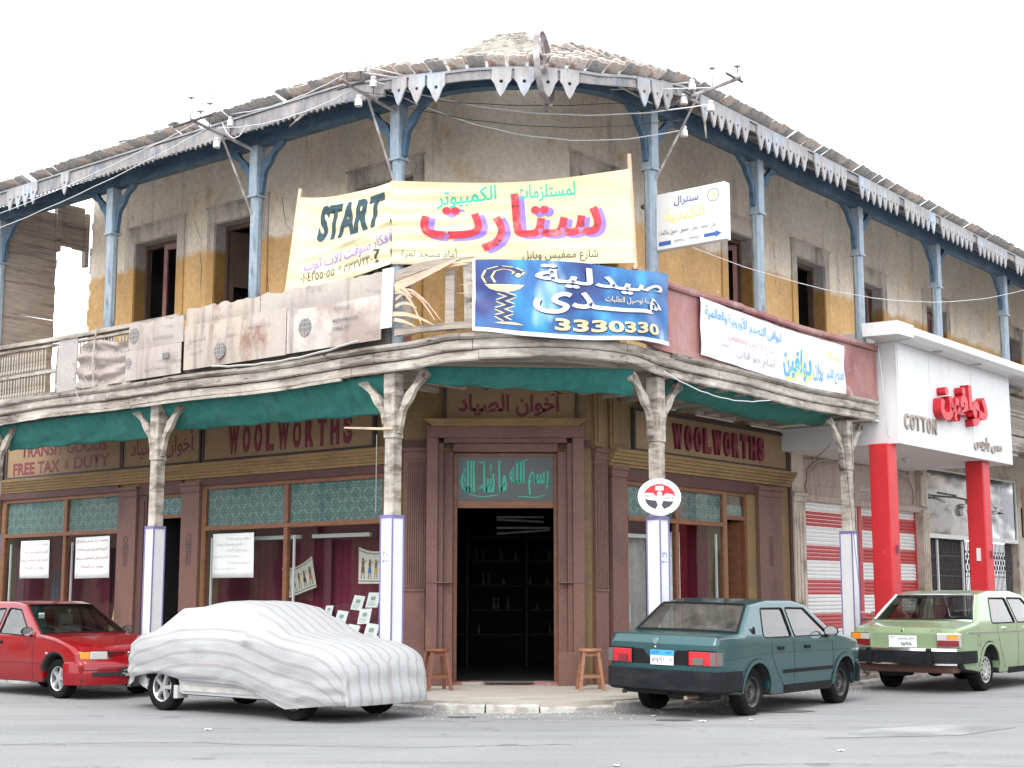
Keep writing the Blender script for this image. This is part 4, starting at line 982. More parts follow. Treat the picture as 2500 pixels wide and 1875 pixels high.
k = MB(); sweep(k, rect(.28, .312, 8.30, 8.52), -12.9, -2.0, .3, zf=lambda s: ez(s) - 8.52 + .01 * sin(s * 3))
k.build("eave_board", eave_m, RF)
k = MB(); sweep(k, rect(.28, .312, 8.40, 8.52), -2.0, 26, .3, zf=lambda s: ez(s) - 8.52); k.build("eave_board", eave_m, RF)
s = -12.8
while s < -2.1:      # rotten saw-tooth lower edge of the eave board
    h = rnd.uniform(.03, .07); k = MB(); z = ez(s) - .21; a, b, c = PP(s, .30, z), PP(s + .07, .30, z), PP(s + .035, .30, z - h)
    n = path(s)[1] * .012
    k.add([a + n, b + n, c + n, a - n, b - n, c - n], [(0, 1, 2), (5, 4, 3), (0, 3, 4, 1), (1, 4, 5, 2), (2, 5, 3, 0)]); k.build("board_tooth", eave_m, RF); s += .118
# pantiles along the eave
def tile_mesh(m):
    k = MB(); n = 8
    def f(u, v):
        x = -.115 + .23 * u; z = .026 * (1 - ((u - .32) / .32) ** 2) if u < .64 else .004 + .006 * sin((u - .64) * 8)
        return (x, -.19 + .38 * v, z + .02 * (1 - v) * 0)
    k.grid(f, n, 2); o = k.build("roof_tile", m, None, smooth=60); md = o.modifiers.new("t", 'SOLIDIFY'); md.thickness = .013
    dg = bpy.context.evaluated_depsgraph_get(); bpy.context.view_layer.update(); me = bpy.data.meshes.new_from_object(o.evaluated_get(bpy.context.evaluated_depsgraph_get())); bpy.data.objects.remove(o); me.name = "roof_tile"; return me
tms = [tile_mesh(m) for m in (tile_a, tile_b, tile_c)]
def put_tile(s, d, zup, tilt, miss=0, mi=None):
    P, n = path(s, d); t = Vector((-n.y, n.x, 0)); t = -t if (dR - dL).dot(t) < 0 else t
    M_ = Matrix.Identity(4); M_.col[0][:3] = t; M_.col[1][:3] = -n; M_.col[3][:3] = (P.x, P.y, ez(s) + zup)
    far = s < -3.4 or s > 2.8
    me = tms[mi if mi is not None else (rnd.choice((1, 1, 0)) if far else rnd.choice((0, 0, 2, 1)))]
    link("roof_tile", me, RF, M_ @ Matrix.Rotation(tilt + rnd.gauss(0, .03), 4, 'X') @ Matrix.Rotation(rnd.gauss(0, .03), 4, 'Y') @ RZ(rnd.gauss(0, .03)))
s = -12.9
while s < 21.5:
    if rnd.random() > (.05 if s < -2.5 else .03): put_tile(s, .27 + rnd.uniform(-.02, .03), .07, -.42)
    if -3.6 < s < 4.2:
        for rw in range(1, 6 if s > -.9 else 2):
            if rnd.random() > (.06 if not (-1.7 < s < .0) else .9 if rw > 1 else .3): put_tile(s + .02 * rw, .27 - .31 * rw, .07 + .155 * rw, -.42)
    elif s < 0 and rnd.random() > .85: put_tile(s + .02, -.04, .25 + rnd.uniform(0, .04), -.35)
    s += .235
for _ in range(4):    # slipped and stood-up tiles on the left slope
    s = rnd.uniform(-11, -3); put_tile(s, rnd.uniform(-.05, .2), .22, rnd.uniform(-.5, .3), mi=1)
# heaped reed matting at the corner
k = MB()
def hump(u, v):
    s = -2.6 + 3.3 * u; d = .15 - 1.5 * v
    e = max(0, 1 - ((s + .38) / 1.55) ** 2) ; h = .0 + .74 * v + (.34 * e ** 1.3) * sin(min(1, v * 1.4) * pi / 2)
    h += (.07 * noise.noise(Vector((s * 5, v * 7, 1))) + .03 * noise.noise(Vector((s * 17, v * 21, 5)))) * (.3 + e)
    return PP(s, d, ez(s) + .10 + h)
k.grid(hump, 70, 26); k.build("reed_matting", thatch_m, RF, smooth=30)
for _ in range(70):
    s = rnd.uniform(-1.7, .5); v = rnd.uniform(.05, .8); p = Vector(hump((s + 2.6) / 3.3, v)) + Vector((0, 0, .02)); L_ = rnd.uniform(.1, .35); a = rnd.uniform(-.5, .9)
    q = p + Vector((L_ * cos(a), rnd.uniform(-.05, .05), L_ * sin(a) * .45)); k = MB(); k.tube([p, (p + q) / 2 + Vector((0, 0, rnd.uniform(-.01, .03))), q], [.010, .008, .004], 4); k.build("reed_slat", thatch_m, RF)
for a, b in (((1.15, .2, 8.28), (1.72, .25, 8.17)), ((-3.6, .3, 8.3), (-3.85, .35, 8.15)), ((2.95, .32, 8.45), (2.98, .34, 7.98))):
    k = MB(); p, q = PP(*a), PP(*b); k.tube([p, q], [.025, .012], 5); k.build("hanging_batten", wood_white, RF)

# big iron ring on the corner of the eave
Mw = T(.42, 17.90, 8.28) @ RZ(radians(77)) @ Matrix.Rotation(radians(-3), 4, 'X')
RG = thing("iron_wheel", "large upright iron wheel rim hung at the corner eave", "iron wheel", Mw)
k = MB(); n = 56; R_ = .49
for i in range(n):
    a, b = 2 * pi * i / n, 2 * pi * (i + 1) / n
    def q(a, r, w): return (r * cos(a), w, r * sin(a))
    k.add([q(a, R_ - .014, -.04), q(a, R_, -.04), q(a, R_, .04), q(a, R_ - .014, .04), q(b, R_ - .014, -.04), q(b, R_, -.04), q(b, R_, .04), q(b, R_ - .014, .04)], [(0, 4, 5, 1), (1, 5, 6, 2), (2, 6, 7, 3), (3, 7, 4, 0)])
k.build("rim", iron, RG, smooth=40)
for a in (pi / 2 + .12, pi / 2 + 1.9, pi / 2 - 1.7):
    k = MB(); k.tube([(0, 0, 0), (.49 * cos(a), 0, .49 * sin(a))], .016, 6); k.build("spoke", iron, RG)
k = MB(); k.lathe([(0, -.05), (.05, -.05), (.05, .05), (0, .05)], (0, 0, 0), 12, 'y'); k.build("hub", iron, RG)
k = MB(); k.box(-.015, .015, -.02, .02, -.55, -.485); k.lathe([(0, -.60), (.022, -.585), (.018, -.55), (0, -.55)], n=8); k.build("hanger", iron_dark, RG)
k = MB(); k.tube([(-.1, 0, .1), (-.45, .02, .12)], .02, 5); k.build("bracket_arm", iron_dark, RG)

# ---------------------------------------------------------------- green awnings
def awning(name_label, pts_top, pts_bot, ns=40, folds=.03, par=None):
    k = MB()
    def f(u, v):
        a = pts_top(u); b = pts_bot(u); p = a.lerp(b, v); n = Vector((0, -1, 0))
        w = 1.7 * folds * (sin(u * 23 + v * 5) * .35 + noise.noise(Vector((u * 7, v * 2.5, len(name_label)))) + .5 * noise.noise(Vector((u * 19 + v * 6, v * 2, 4)))) * v ** .6
        sag = -.10 * sin(v * pi)
        return p + n * w + Vector((0, 0, sag * .35 + .012 * sin(u * 31) * (v > .98)))
    k.grid(f, 90, 12); o = k.build("awning", canvas, None, smooth=60, solid=.006); tag(o, name_label, "awning", "green awnings under the balcony")
    return o
awning("green canvas awning over the window signed free tax and duty", lambda u: ML @ Vector((-8.2 + 4.45 * u, -1.86, 4.43)), lambda u: ML @ Vector((-8.2 + 4.45 * u, -1.58 + .0 * u, 4.00 - .07 * u + .02 * sin(u * 3))))
awning("long green canvas awning over the left shop name", lambda u: ML @ Vector((-3.50 + 4.9 * u, -1.86, 4.43)), lambda u: ML @ Vector((-3.50 + 4.9 * u, -1.52, 4.04 - .11 * u)))
awning("green canvas awning over the corner entrance", lambda u: Vector((-1.2 + 2.85 * u, 18.95 + .25 * u, 4.50)), lambda u: Vector((-1.28 + 2.95 * u, 19.15 + .3 * u, 4.29 - .12 * u)))
awning("gathered dirty green awning over the right shop sign", lambda u: MR @ Vector((-.55 + 5.3 * u, -1.82, 4.50)), lambda u: MR @ Vector((-.35 + 5.1 * u, -1.40, 4.36 - .03 * u - .10 * sin(u * pi))), folds=.05)
for (s0, s1, d, z) in ((-7.2, -2.3, -.28, 4.42), (-1.5, 1.5, -.25, 4.50), (2.3, 8.0, -.22, 4.50)):
    k = MB(); sweep(k, rect(d - .04, d, z, z + .05), s0, s1, .3); k.build("awning_batten", wood_grey, bal)
k = MB(); k.tube([ML @ Vector((.72, -1.95, 3.74)), ML @ Vector((1.38, -1.93, 3.68)), ML @ Vector((1.60, -1.93, 3.67))], [.014, .018, .02], 6); o = k.build("broken_stick", wood_raw); tag(o, "bare stick tied across the left corner post", "stick")
# ================================================================ shops beyond, right wing
wood_carved = mat("carved_screen_wood", (.50, .42, .36), .85, layers=[((.38, .30, .26), (14, 14, .8), .52, .1)], grain=(.12, 16), bump=(.3, 14))
stone_trim = mat("pale_stone_trim", (.54, .47, .39), .9, layers=[((.26, .22, .18), (2, 2, 2), .6, .1)], grain=(.12, 12), bump=(.3, 14))
mb = MB(); openwall(mb, 6.21, 26, 0, 4.78, [(6.76, 12.08, PZ, 4.35), (12.46, 18.1, PZ, 4.2), (18.4, 25, PZ, 3.6)], 0, .34); mb.build("shop_wall", stone_trim, B, MR)
pilaster(MR, 6.30, 6.74, 3.33, .08, 3, (1.0, 3.0), m=stone_trim); pilaster(MR, 12.10, 12.44, 3.25, .10, 3, (1.0, 3.0), m=stone_trim)
k = MB(); k.box(6.28, 6.72, -.06, -.001, 3.34, 4.25); k.box(6.24, 6.80, -.12, -.001, 4.12, 4.19); k.build("wall_strip", stone_trim, B, MR, bevel=.01)
k = MB(); k.box(12.12, 12.42, -.08, -.001, 3.34, 4.3); k.box(12.06, 12.5, -.16, -.001, 4.0, 4.08); k.build("wall_strip", stone_trim, B, MR, bevel=.01)
k = MB(); k.box(6.20, 6.29, -.04, .0, .13, 4.5); k.jitter(.03, 5).build("broken_wall_edge", granite_dark, B, MR)
# carved arch panel above the shutters
AP = MB(); AP.box(6.75, 12.09, .04, .08, 3.30, 4.34); AP = AP.build("arch_panel", wood_carved, B, MR)
def panel_arch(x): 
    u = (x - 9.42) / 2.6; return 3.86 + .28 * (1 - min(1, abs(u)) ** 2.2)
x = 6.8
while x < 12.0:
    k = MB(); k.box(x, x + .085, .018, .039, 3.52, 4.33); k.build("board", wood_carved, AP); x += .092
k = MB()
for off_, th in ((0, .03), (-.055, .02), (-.1, .015)):
    pts = [(6.98, 3.36), (6.95, 3.5), (7.02, 3.66), (7.0, 3.78), (7.15, 3.86)] + [(7.15 + .25 * i, panel_arch(7.15 + .25 * i)) for i in range(1, 19)] + [(11.78, 3.78), (11.88, 3.66), (11.9, 3.5), (11.88, 3.36)]
    k.tube([(a, .0, b + off_ * (1 if 7.1 < a < 11.7 else 0)) for a, b in pts], th * .8, 5)
k.build("arch_moulding", wood_carved, AP)
k = MB(); k.box(6.76, 12.08, -.06, .07, 3.20, 3.32); k.build("shutter_lintel", wood_carved, AP, bevel=.01)
hook = MB()
hook.prism([(0, 0), (.05, 0), (.05, .07), (.08, .11), (.06, .15), (.02, .15), (-.01, .11), (0, .07)], -.03, .017, 'y')
hk = None
x = 7.2
while x < 11.8:
    M_ = T(x, 0, panel_arch(x) + .05)
    if hk is None: hk = hook.build("carved_hook", wood_carved, AP, M_)
    else: o = hk.copy(); o.matrix_local = M_; COL.objects.link(o)
    x += .245
letter(AP, ar("الأنصار"), 9.25, 10.1, 3.50, 3.66, .015, white_paint, .02)
# roller shutters striped red and white
sh_w = mat("shutter_white", (.70, .70, .69), .45, grain=(.06, 6)); sh_r = mat("shutter_red", (.46, .055, .055), .5, grain=(.1, 8))
for (a, b, lab) in ((6.78, 9.20, "left red and white striped roller shutter beside the shop name sign"), (9.36, 12.07, "right red and white striped roller shutter behind the red pillar")):
    S_ = thing("roller_shutter", lab, "shutter", MR)
    z = PZ + .02; i = 0
    slat = None
    while z < 3.19:
        h = .072; pat = (i % 10); mtl = sh_r if pat in (0, 1, 5, 6) and False else (sh_r if (i % 9) in (0, 1, 2, 3) else sh_w)
        k = MB(); k.prism([(.10, 0), (.085, .012), (.075, .035), (.085, .058), (.10, .070)], a, b, 'x') ; k.build("slat", mtl, S_, T(0, 0, z), smooth=60)
        z += h; i += 1
    for q in (a, b - .04): k = MB(); k.box(q, q + .04, .06, .13, PZ, 3.2); k.build("guide_rail", sh_r if a > 9 else sh_w, S_)
k = MB(); k.box(9.21, 9.35, .03, .12, PZ, 3.2); k.build("shutter_post", sh_r, B, MR)

# shop with mirror-like sign and folding gate
mirror = mat("mirror_panel", (.5, .5, .5), .12, metal=1, layers=[((.10, .10, .11), (.5, .5, 1.3), .52, .06, 2)], bump=(.35, (.8, .8, 1.1)))
S2 = thing("mirror_sign", "shiny mirror shop sign with white lettering behind the second red pillar", "sign", MR)
k = MB(); k.box(12.5, 17.9, -.03, .02, 2.78, 4.18); k.build("panel", mirror, S2)
k = MB(); k.box(12.46, 17.95, -.06, .02, 2.68, 2.775); k.box(12.46, 12.50, -.06, .02, 2.775, 4.2); k.box(17.9, 17.95, -.06, .02, 2.775, 4.2); k.box(12.5, 17.9, -.06, .02, 4.182, 4.22); k.build("sign_frame", white_paint, S2)
letter(S2, ar("عصام"), 14.3, 17.0, 3.22, 3.62, -.04, white_paint, .05, .08)
k = MB(); k.tube([(12.52, -.2, 3.58), (13.6, -.25, 3.6), (14.3, -.35, 3.55)], .022, 6); k.tube([(12.7, -.2, 3.66), (13.6, -.25, 3.64)], .02, 6); k.build("lamp_arm", iron_dark, S2)
G2 = thing("folding_gate", "dark folding lattice gate with two pale uprights, below the mirror sign", "gate", MR)
bm_ = MB(); bm_.box(-.008, .008, 0, .02, PZ, 2.66); b0 = None; x = 12.52
while x < 17.9:
    M_ = T(x, .1, 0)
    if b0 is None: b0 = bm_.build("gate_bar", iron_dark, G2, M_)
    else: o = b0.copy(); o.matrix_local = M_; COL.objects.link(o)
    x += .085
k = MB()
for z in (.5, .95, 1.4, 1.85, 2.3): k.box(12.5, 17.9, .085, .099, z, z + .02)
k.build("gate_rail", iron_dark, G2)
k = MB(); x = 12.5
while x < 17.8:
    for z in (1.95, 2.2): k.tube([(x, .09, z), (x + .17, .09, z + .25)], .008, 4); k.tube([(x + .17, .09, z), (x, .09, z + .25)], .008, 4)
    x += .17
k.build("lattice", iron_dark, G2, stuff=True)
for x in (13.15, 14.6): k = MB(); k.box(x, x + .05, .04, .08, PZ, 2.66); k.build("gate_upright", white_paint, G2)
k = MB(); k.box(12.4, 18.2, 1.4, 1.45, 0, 4.3); k.build("shop_room", mat("shop_goods", (.10, .11, .13), .8, layers=[((.05, .10, .20), (2.2, 2.2, .5), .56, .03), ((.25, .24, .22), (3, 3, .8), .62, .03), ((.03, .03, .03), (1.5, 1.5, 1.5), .5, .1)]), B, MR)
k = MB(); k.box(18.5, 25, -.05, 0, 2.9, 4.1); k.build("shop_sign", mat("faded_pink_sign", (.52, .30, .25), .7, layers=[((.34, .33, .28), (.8, .8, 1.2), .54, .1)]), B, MR)
k = MB(); k.box(18.4, 25, .2, .25, .13, 3.6); k.build("shop_back", dark_grey, B, MR)
for i in range(8): k = MB(); k.box(18.45 + i * .8, 18.5 + i * .8, .1, .16, .13, 2.9); k.box(18.5 + i * .8, 19.24 + i * .8, .14, .16, .14, 2.88, 1); k.build("glazed_door", [wood_maroon, mat("grey_glazing", (.30, .32, .32), .3)], B, MR)

# white portico on red pillars
PT = thing("shop_portico", "white shop fascia box with red raised lettering on two red pillars", "portico", MR)
k = MB(); k.box(5.93, 11.45, -2.34, -.02, 4.06, 5.86); k.build("fascia_box", white_paint, PT, bevel=.01)
k = MB()
for x in (7.35, 9.35): k.box(x, x + .02, -2.348, -2.3405, 4.07, 5.85)
k.box(5.96, 6.02, -2.36, -2.3405, 4.07, 5.85); k.build("panel_joint", mat("white_joint", (.66, .66, .67), .5), PT)
k = MB(); k.prism([(-.02, 5.862), (-2.62, 5.862), (-2.72, 5.93), (-2.72, 6.06), (-.02, 6.14)], 5.90, 13.4, 'x'); k.jitter(.006, 2).build("roof_ledge", white_paint, PT, bevel=.01)
k = MB(); k.box(5.22, 5.895, -2.70, -2.05, 5.87, 6.10); k.jitter(.02, 4).build("ledge_end", white_paint, PT)
for x in (5.90, 10.28):
    k = MB(); k.box(x - .18, x + .18, -2.22, -1.86, PZ, 4.058); k.build("pillar", red_paint, PT, bevel=.02)
    k = MB(); k.box(x + .02, x + .06, -2.245, -2.221, 2.15, 2.30); k.build("switch_box", iron_dark, PT)
k = MB(); k.box(10.10 - .02, 10.099, -2.10, -2.02, 2.1, 2.35); k.build("sticker", white_paint, PT)
letter(PT, ar("دولفين"), 7.45, 9.75, 4.62, 5.40, -2.343, letter_red, .055, .16)
letters3d(PT, "COTTON", 6.15, 7.55, 4.34, 4.62, -2.343, mat("brushed_letter", (.34, .29, .24), .4, metal=.6), .35, .03, .02)
letter(PT, ar("مس باريس"), 9.35, 10.8, 4.22, 4.50, -2.343, mat("brushed_letter"), .01, .03)
for x in (7.4, 9.3): k = MB(); k.lathe([(.0, 0), (.10, 0), (.10, .012), (0, .012)], (x, -2.5, 5.848), 16); k.build("downlight", mat("grey_trim", (.30, .31, .33), .5), PT)
k = MB(); k.lathe([(.0, -.10), (.05, -.10), (.11, 0), (0, 0)], (8.6, -1.3, 4.058), 10); k.build("ceiling_lamp", mat("lamp_shade_grey", (.5, .51, .52), .4), PT)
k = MB(); k.box(5.2, 13.2, -1.98, -.01, 4.46, 4.5); k.build("porch_ceiling", white_paint, B, MR)
k = MB(); k.box(6.24, 13.0, -1.9, -.05, 4.38, 4.42); k.build("porch_ceiling", mat("dusty_white", (.55, .55, .56), .8), B, MR)

# ================================================================ banners
def pole(p, q, r, lab, m=None):
    k = MB(); k.tube([p, q], r, 8); o = k.build("banner_pole", m or mat("pole_wood", (.60, .40, .26), .8), None); return tag(o, lab, "pole")
yel = mat("yellow_banner_cloth", (.70, .62, .40), .85, layers=[((.62, .53, .32), (1.2, 1.2, 5), .58, .15)], grain=(.04, 5))
P2d = ML @ Vector((1.547, -1.8 - .11, 0)); P3d = MR @ Vector((-.993, -1.8 - .11, 0))
Y = thing("yellow_banner", "yellow cloth banner with the word START in dark letters and large red script", "banner")
Lt, Lb = ML @ Vector((-.307 + .0, -1.95, 7.22)), ML @ Vector((-.54, -1.95, 5.82))
Mt, Mb = Vector((P2d.x - .02, P2d.y - .03, 7.12)), Vector((P2d.x, P2d.y - .03, 5.94))
Rt, Rb = Vector((1.62, 18.95, 7.24)), Vector((1.68, 18.95, 5.92))
def ybl(x, y, z):     # left half: x 0..1, z 0..1
    a = Lt.lerp(Mt, x) + Vector((0, 0, -.10 * sin(x * pi) * (1 - x * .3))); b = Lb.lerp(Mb, x) + Vector((0, 0, -.03 * sin(x * pi)))
    p = b.lerp(a, z); w = .012 * sin(z * 34 + x * 9) * (.4 + x) + .02 * sin(x * 7 + z * 5) + .03 * max(0, 1 - abs((z - .30 - .22 * x) / .05)) * min(1, x * 4)
    return p + Vector((-.45, -.9, 0)) * (w - y)
def ybr(x, y, z):
    a = Mt.lerp(Rt, x) + Vector((0, 0, -.10 * sin(x * pi))); b = Mb.lerp(Rb, x) + Vector((0, 0, -.02 * sin(x * pi)))
    p = b.lerp(a, z); w = .014 * sin(z * 40 - x * 6) * (1 - x) + .012 * sin(x * 9 + z * 12) + .012 * max(0, 1 - abs((z - .18) / .03)) + .02 * max(0, 1 - abs((z - .42 + .04 * x) / .03)) * (1 - x)
    return p + Vector((0, -1, 0)) * (w - y)
k = MB(); k.grid(lambda u, v: ybl(u, 0, v), 40, 60); k.build("cloth", yel, Y, smooth=80, fix=False)
k = MB(); k.grid(lambda u, v: ybr(u, 0, v), 60, 60); k.build("cloth", yel, Y, smooth=80, fix=False)
start_ink = mat("ink_start", (.035, .07, .085), .9, grain=(.3, (3, 3, 30))); green_ink = mat("ink_green", (.02, .50, .36), .8); purple_ink = mat("ink_purple", (.30, .20, .60), .8)
red_brush = mat("ink_red_brush", (.66, .05, .07), .8, layers=[((.20, .03, .03), (9, 9, 9), .60, .05), ((.80, .22, .22), (5, 5, 5), .62, .08)]); dark_ink = mat("ink_dark", (.07, .08, .05), .9)
letter(Y, "START", .24, .90, .50, .90, -.006, start_ink, .045, fn=ybl, skew=.03, cut=.03)
letter(Y, ar("أفكار سوفت للاب توب"), .16, 1.0, .22, .42, -.008, purple_ink, .008, fn=lambda x, y, z: ybl(x, y, z + .10 * (x - .5) - .03), cut=.03)
letter(Y, "٠١٠٤٢٥٥٠٥٥ * ٣٣٢٧٢٣٠", .14, .82, .06, .17, -.006, dark_ink, .0, fn=lambda x, y, z: ybl(x, y, z + .04 * x), cut=.04)
letter(Y, "?", .84, .90, .08, .24, -.006, dark_ink, .01, fn=ybl, cut=.04)
letter(Y, ar("لمستلزمات"), .52, .77, .74, .95, -.006, green_ink, .012, fn=ybr, cut=.03); letter(Y, ar("الكمبيوتر"), .19, .44, .70, .93, -.006, green_ink, .012, fn=lambda x, y, z: ybr(x, y, z + .3 * (x - .3)), cut=.03)
letter(Y, ar("ستارت"), .13, .88, .16, .84, -.004, purple_ink, .03, fn=lambda x, y, z: ybr(x + .010, y, z - .018), cut=.03)
letter(Y, ar("ستارت"), .12, .87, .17, .85, -.010, red_brush, .018, fn=ybr, cut=.03)
letter(Y, ar("أمام مسجد نمرة"), .04, .27, .05, .20, -.006, dark_ink, .0, fn=ybr, cut=.04); letter(Y, ar("شارع ممفيس وبابل"), .54, .85, .03, .16, -.006, dark_ink, .0, fn=ybr, cut=.04)
pole(Lb + Vector((-.02, .03, -.15)), Lt + Vector((.01, .03, .13)), .028, "slanting pole at the left end of the yellow banner", yel); pole(Rb + Vector((.0, .03, -.08)), Rt + Vector((-.01, .03, .22)), .03, "wooden pole at the right end of the yellow banner")

def blm(name):
    m = mat(name, (.008, .10, .30), .35, layers=[((.03, .26, .50), (1.8, 1.8, 1.3), .54, .10, 2), ((.012, .025, .15), (1.3, 1.3, 1.3), .56, .1, 2), ((.28, .46, .58), (2.4, 2.4, .9), .70, .06, 2)]); return m
BB = thing("blue_banner", "glossy blue pharmacy banner with the number 3330330 hung round the balcony corner", "banner")
def bb(x, y, z):     # x 0..1, z 0..1
    s = -.76 + 2.98 * x; zb = 4.85 - .13 * sin(min(1, x * 1.25) * pi) * .8; zt = 5.79 + .0 * x - .02 * sin(x * pi) + .08 * max(0, x - .7) / .3
    w = .035 + .015 * sin(x * 22 + z * 7) * (1 - z) + .012 * sin(x * 13 - z * 4) + .02 * noise.noise(Vector((x * 8, z * 4, 0)))
    return PP(s, .10 + w - y, zb + (zt - zb) * z)
k = MB(); k.grid(lambda u, v: bb(u, 0, v), 80, 24); k.build("vinyl_sheet", blm("blue_vinyl"), BB, smooth=80, fix=False)
wp = mat("white_print", (.60, .61, .62), .4); cream = mat("cream_print", (.60, .48, .27), .4); shadow_b = mat("navy_print", (.01, .03, .12), .4)
flat(BB, [[(i / 30, 0), ((i + 1) / 30, 0), ((i + 1) / 30, .055), (i / 30, .055)] for i in range(30)] + [[(0, i / 8), (.012, i / 8), (.012, (i + 1) / 8), (0, (i + 1) / 8)] for i in range(8)], wp, -.004, bb, "white_border")
for dx, dz, m_, yy in ((.006, -.015, shadow_b, -.004), (0, 0, wp, -.016)):
    f_ = lambda x, y, z, dx=dx, dz=dz: bb(x + dx, y, z + dz)
    letter(BB, ar("صيدلية"), .26, .94, .66, .95, yy, m_, .022, fn=lambda x, y, z: f_(x, y, z - .05 * (x - .3)), cut=.025)
    letter(BB, ar("هـــــدى"), .25, .94, .31, .64, yy, m_, .022, fn=lambda x, y, z: f_(x, y, z - .03 * (x - .3)), cut=.025)
    letter(BB, "3330330", .34, .91, .10, .26, yy, m_ if m_ is shadow_b else cream, .035, fn=f_, cut=.04)
letter(BB, ar("خدمة توصيل الطلبات"), .57, .86, .50, .60, -.020, cream, .01, fn=bb, cut=.06)
cup = [(.05, .66), (.215, .66), (.20, .61), (.17, .57), (.14, .555), (.10, .57), (.07, .60)]
flat(BB, [cup, [(.09, .13), (.215, .13), (.19, .155), (.155, .165), (.12, .155)]], cream, -.008, bb, "cup_emblem")
sn = [(.185, .80), (.195, .84), (.165, .88), (.12, .89), (.075, .85), (.06, .76), (.075, .68)]
zz = [(.12, .55), (.165, .50), (.115, .44), (.16, .39), (.11, .33), (.155, .28), (.11, .23), (.145, .18)]
flat(BB, stroke(sn, .050) + stroke(zz, .050), cream, -.006, bb, "snake_emblem"); flat(BB, stroke(sn, .030) + stroke(zz, .028), shadow_b, -.009, bb, "snake_emblem"); flat(BB, [disc(.19, .79, .012, .03, 12)], cream, -.011, bb, "snake_eye")

WB = thing("white_banner", "long white cloth banner with blue script tied to the maroon balcony parapet", "banner")
def wb(x, y, z):
    t = -.16 + 4.62 * x; zt = 5.66 - .10 * x + .05 * abs(x - .5) * 2; zb = 4.86 - .12 * x - .02 * sin(x * pi)
    w = .02 + .008 * sin(x * 40 + z * 3) + .010 * sin(x * 12 + z * 9)
    return MR @ Vector((t, -2.0 - .05 - w + y, zb + (zt - zb) * z))
k = MB(); k.grid(lambda u, v: wb(u, 0, v), 60, 14); k.build("cloth", mat("white_banner_cloth", (.62, .62, .65), .85, grain=(.03, 3)), WB, smooth=80, fix=False)
sky_ink = mat("ink_sky_blue", (.08, .35, .68), .8); yellow_ink = mat("ink_yellow", (.80, .74, .18), .8); pale_red = mat("ink_faded_red", (.72, .40, .44), .8); pale_grey = mat("ink_faded_grey", (.42, .42, .43), .8)
letter(WB, ar("دولفين"), .535, .745, .06, .62, -.006, yellow_ink, .05, fn=lambda x, y, z: wb(x + .004, y, z - .04), cut=.05); letter(WB, ar("دولفين"), .53, .74, .08, .68, -.01, sky_ink, .03, fn=wb, cut=.05)
letter(WB, ar("محلات"), .755, .82, .16, .60, -.006, sky_ink, .005, fn=wb, cut=.06); letter(WB, ar("بسم الله"), .86, .97, .60, .82, -.006, yellow_ink, .01, fn=wb, cut=.06)
letter(WB, ar("الافتتاح الكبير"), .85, .99, .20, .48, -.006, sky_ink, .004, fn=wb, cut=.06); letter(WB, ar("لبواقى التصدير الأوروبية والعالمية"), .03, .52, .66, .92, -.006, sky_ink, .008, fn=wb, cut=.06)
letter(WB, ar("شارع الثلاثينى وممفيس"), .17, .47, .38, .58, -.006, pale_red, .0, fn=wb, cut=.06); letter(WB, ar("أمام جو قانى"), .22, .47, .12, .34, -.006, pale_grey, .01, fn=wb, cut=.06); letter(WB, "...", .13, .17, .28, .33, -.006, pale_grey, .01, fn=wb, cut=.06)

# projecting lit-box sign on the right corner post, and the oval plate below
MX = frame(MR @ Vector((-.91, -1.8, -.07)), nR, dR)     # local x runs out from the wall
LB = thing("box_sign", "white box sign with a blue arrow, clamped to the blue corner post", "sign", MX)
k = MB(); k.box(.02, 1.20, -.07, .07, 6.33, 7.14); k.build("sign_box", mat("sign_white", (.64, .64, .62), .4), LB, bevel=.008)
lb_navy = mat("ink_navy", (.04, .10, .32), .6)
letter(LB, ar("سنترال"), .38, .78, 6.92, 7.06, -.073, lb_navy, .015); letter(LB, ar("الكندية"), .22, .88, 6.68, 6.88, -.073, mat("ink_pale_gold", (.86, .70, .30), .6), .03)
letter(LB, ar("دولى - مباشر - محلى - محمول - تحويل مكالمات"), .12, 1.06, 6.52, 6.61, -.073, ink_black, .0)
flat(LB, [[(.86, 6.40), (1.04, 6.40), (1.04, 6.375), (1.14, 6.425), (1.04, 6.475), (1.04, 6.45), (.86, 6.45)], [(.12, 6.385), (.32, 6.385), (.32, 6.445), (.12, 6.445)]], lb_navy, -.073, name="arrow")
letter(LB, "٣٢٣٣٧٠٨ - ٣٣٣٣٧٠٩", .38, .80, 6.39, 6.44, -.073, ink_black, 0)
flat(LB, ringpolys(1.02, 6.98, .085, .085, .093, .093), ink_black, -.073, name="ring"); st = [(1.02 + (.06 if i % 2 == 0 else .028) * sin(i * pi / 5), 6.98 + (.06 if i % 2 == 0 else .028) * cos(i * pi / 5)) for i in range(10)]; flat(LB, [st], mat("ink_pale_gold"), -.074, name="leaf_emblem")
k = MB(); k.box(-.10, .02, -.02, .02, 6.42, 6.45); k.box(-.10, .02, -.02, .02, 7.0, 7.03); k.lathe([(.10, 0), (.108, 0), (.108, .03), (.10, .03)], (-.10, 0, 7.0), 12); k.build("clamp", iron_dark, LB)
OV = thing("oval_plate", "oval post office plate with a white dove, on the right corner post", "sign", T(*(MR @ Vector((-.936, -1.8, 0)))[:2], 2.78) @ RZ(radians(4)))
k = MB(); k.prism(disc(0, 0, .30, .255, 36), -.175, -.155, 'y'); k.build("plate", white_paint, OV)
flat(OV, [disc(0, .01, .215, .165, 20, 0, pi)], letter_red, -.178, name="red_field"); flat(OV, [disc(0, -.02, .20, .15, 20, pi, 2 * pi)], ink_black, -.178, name="black_field")
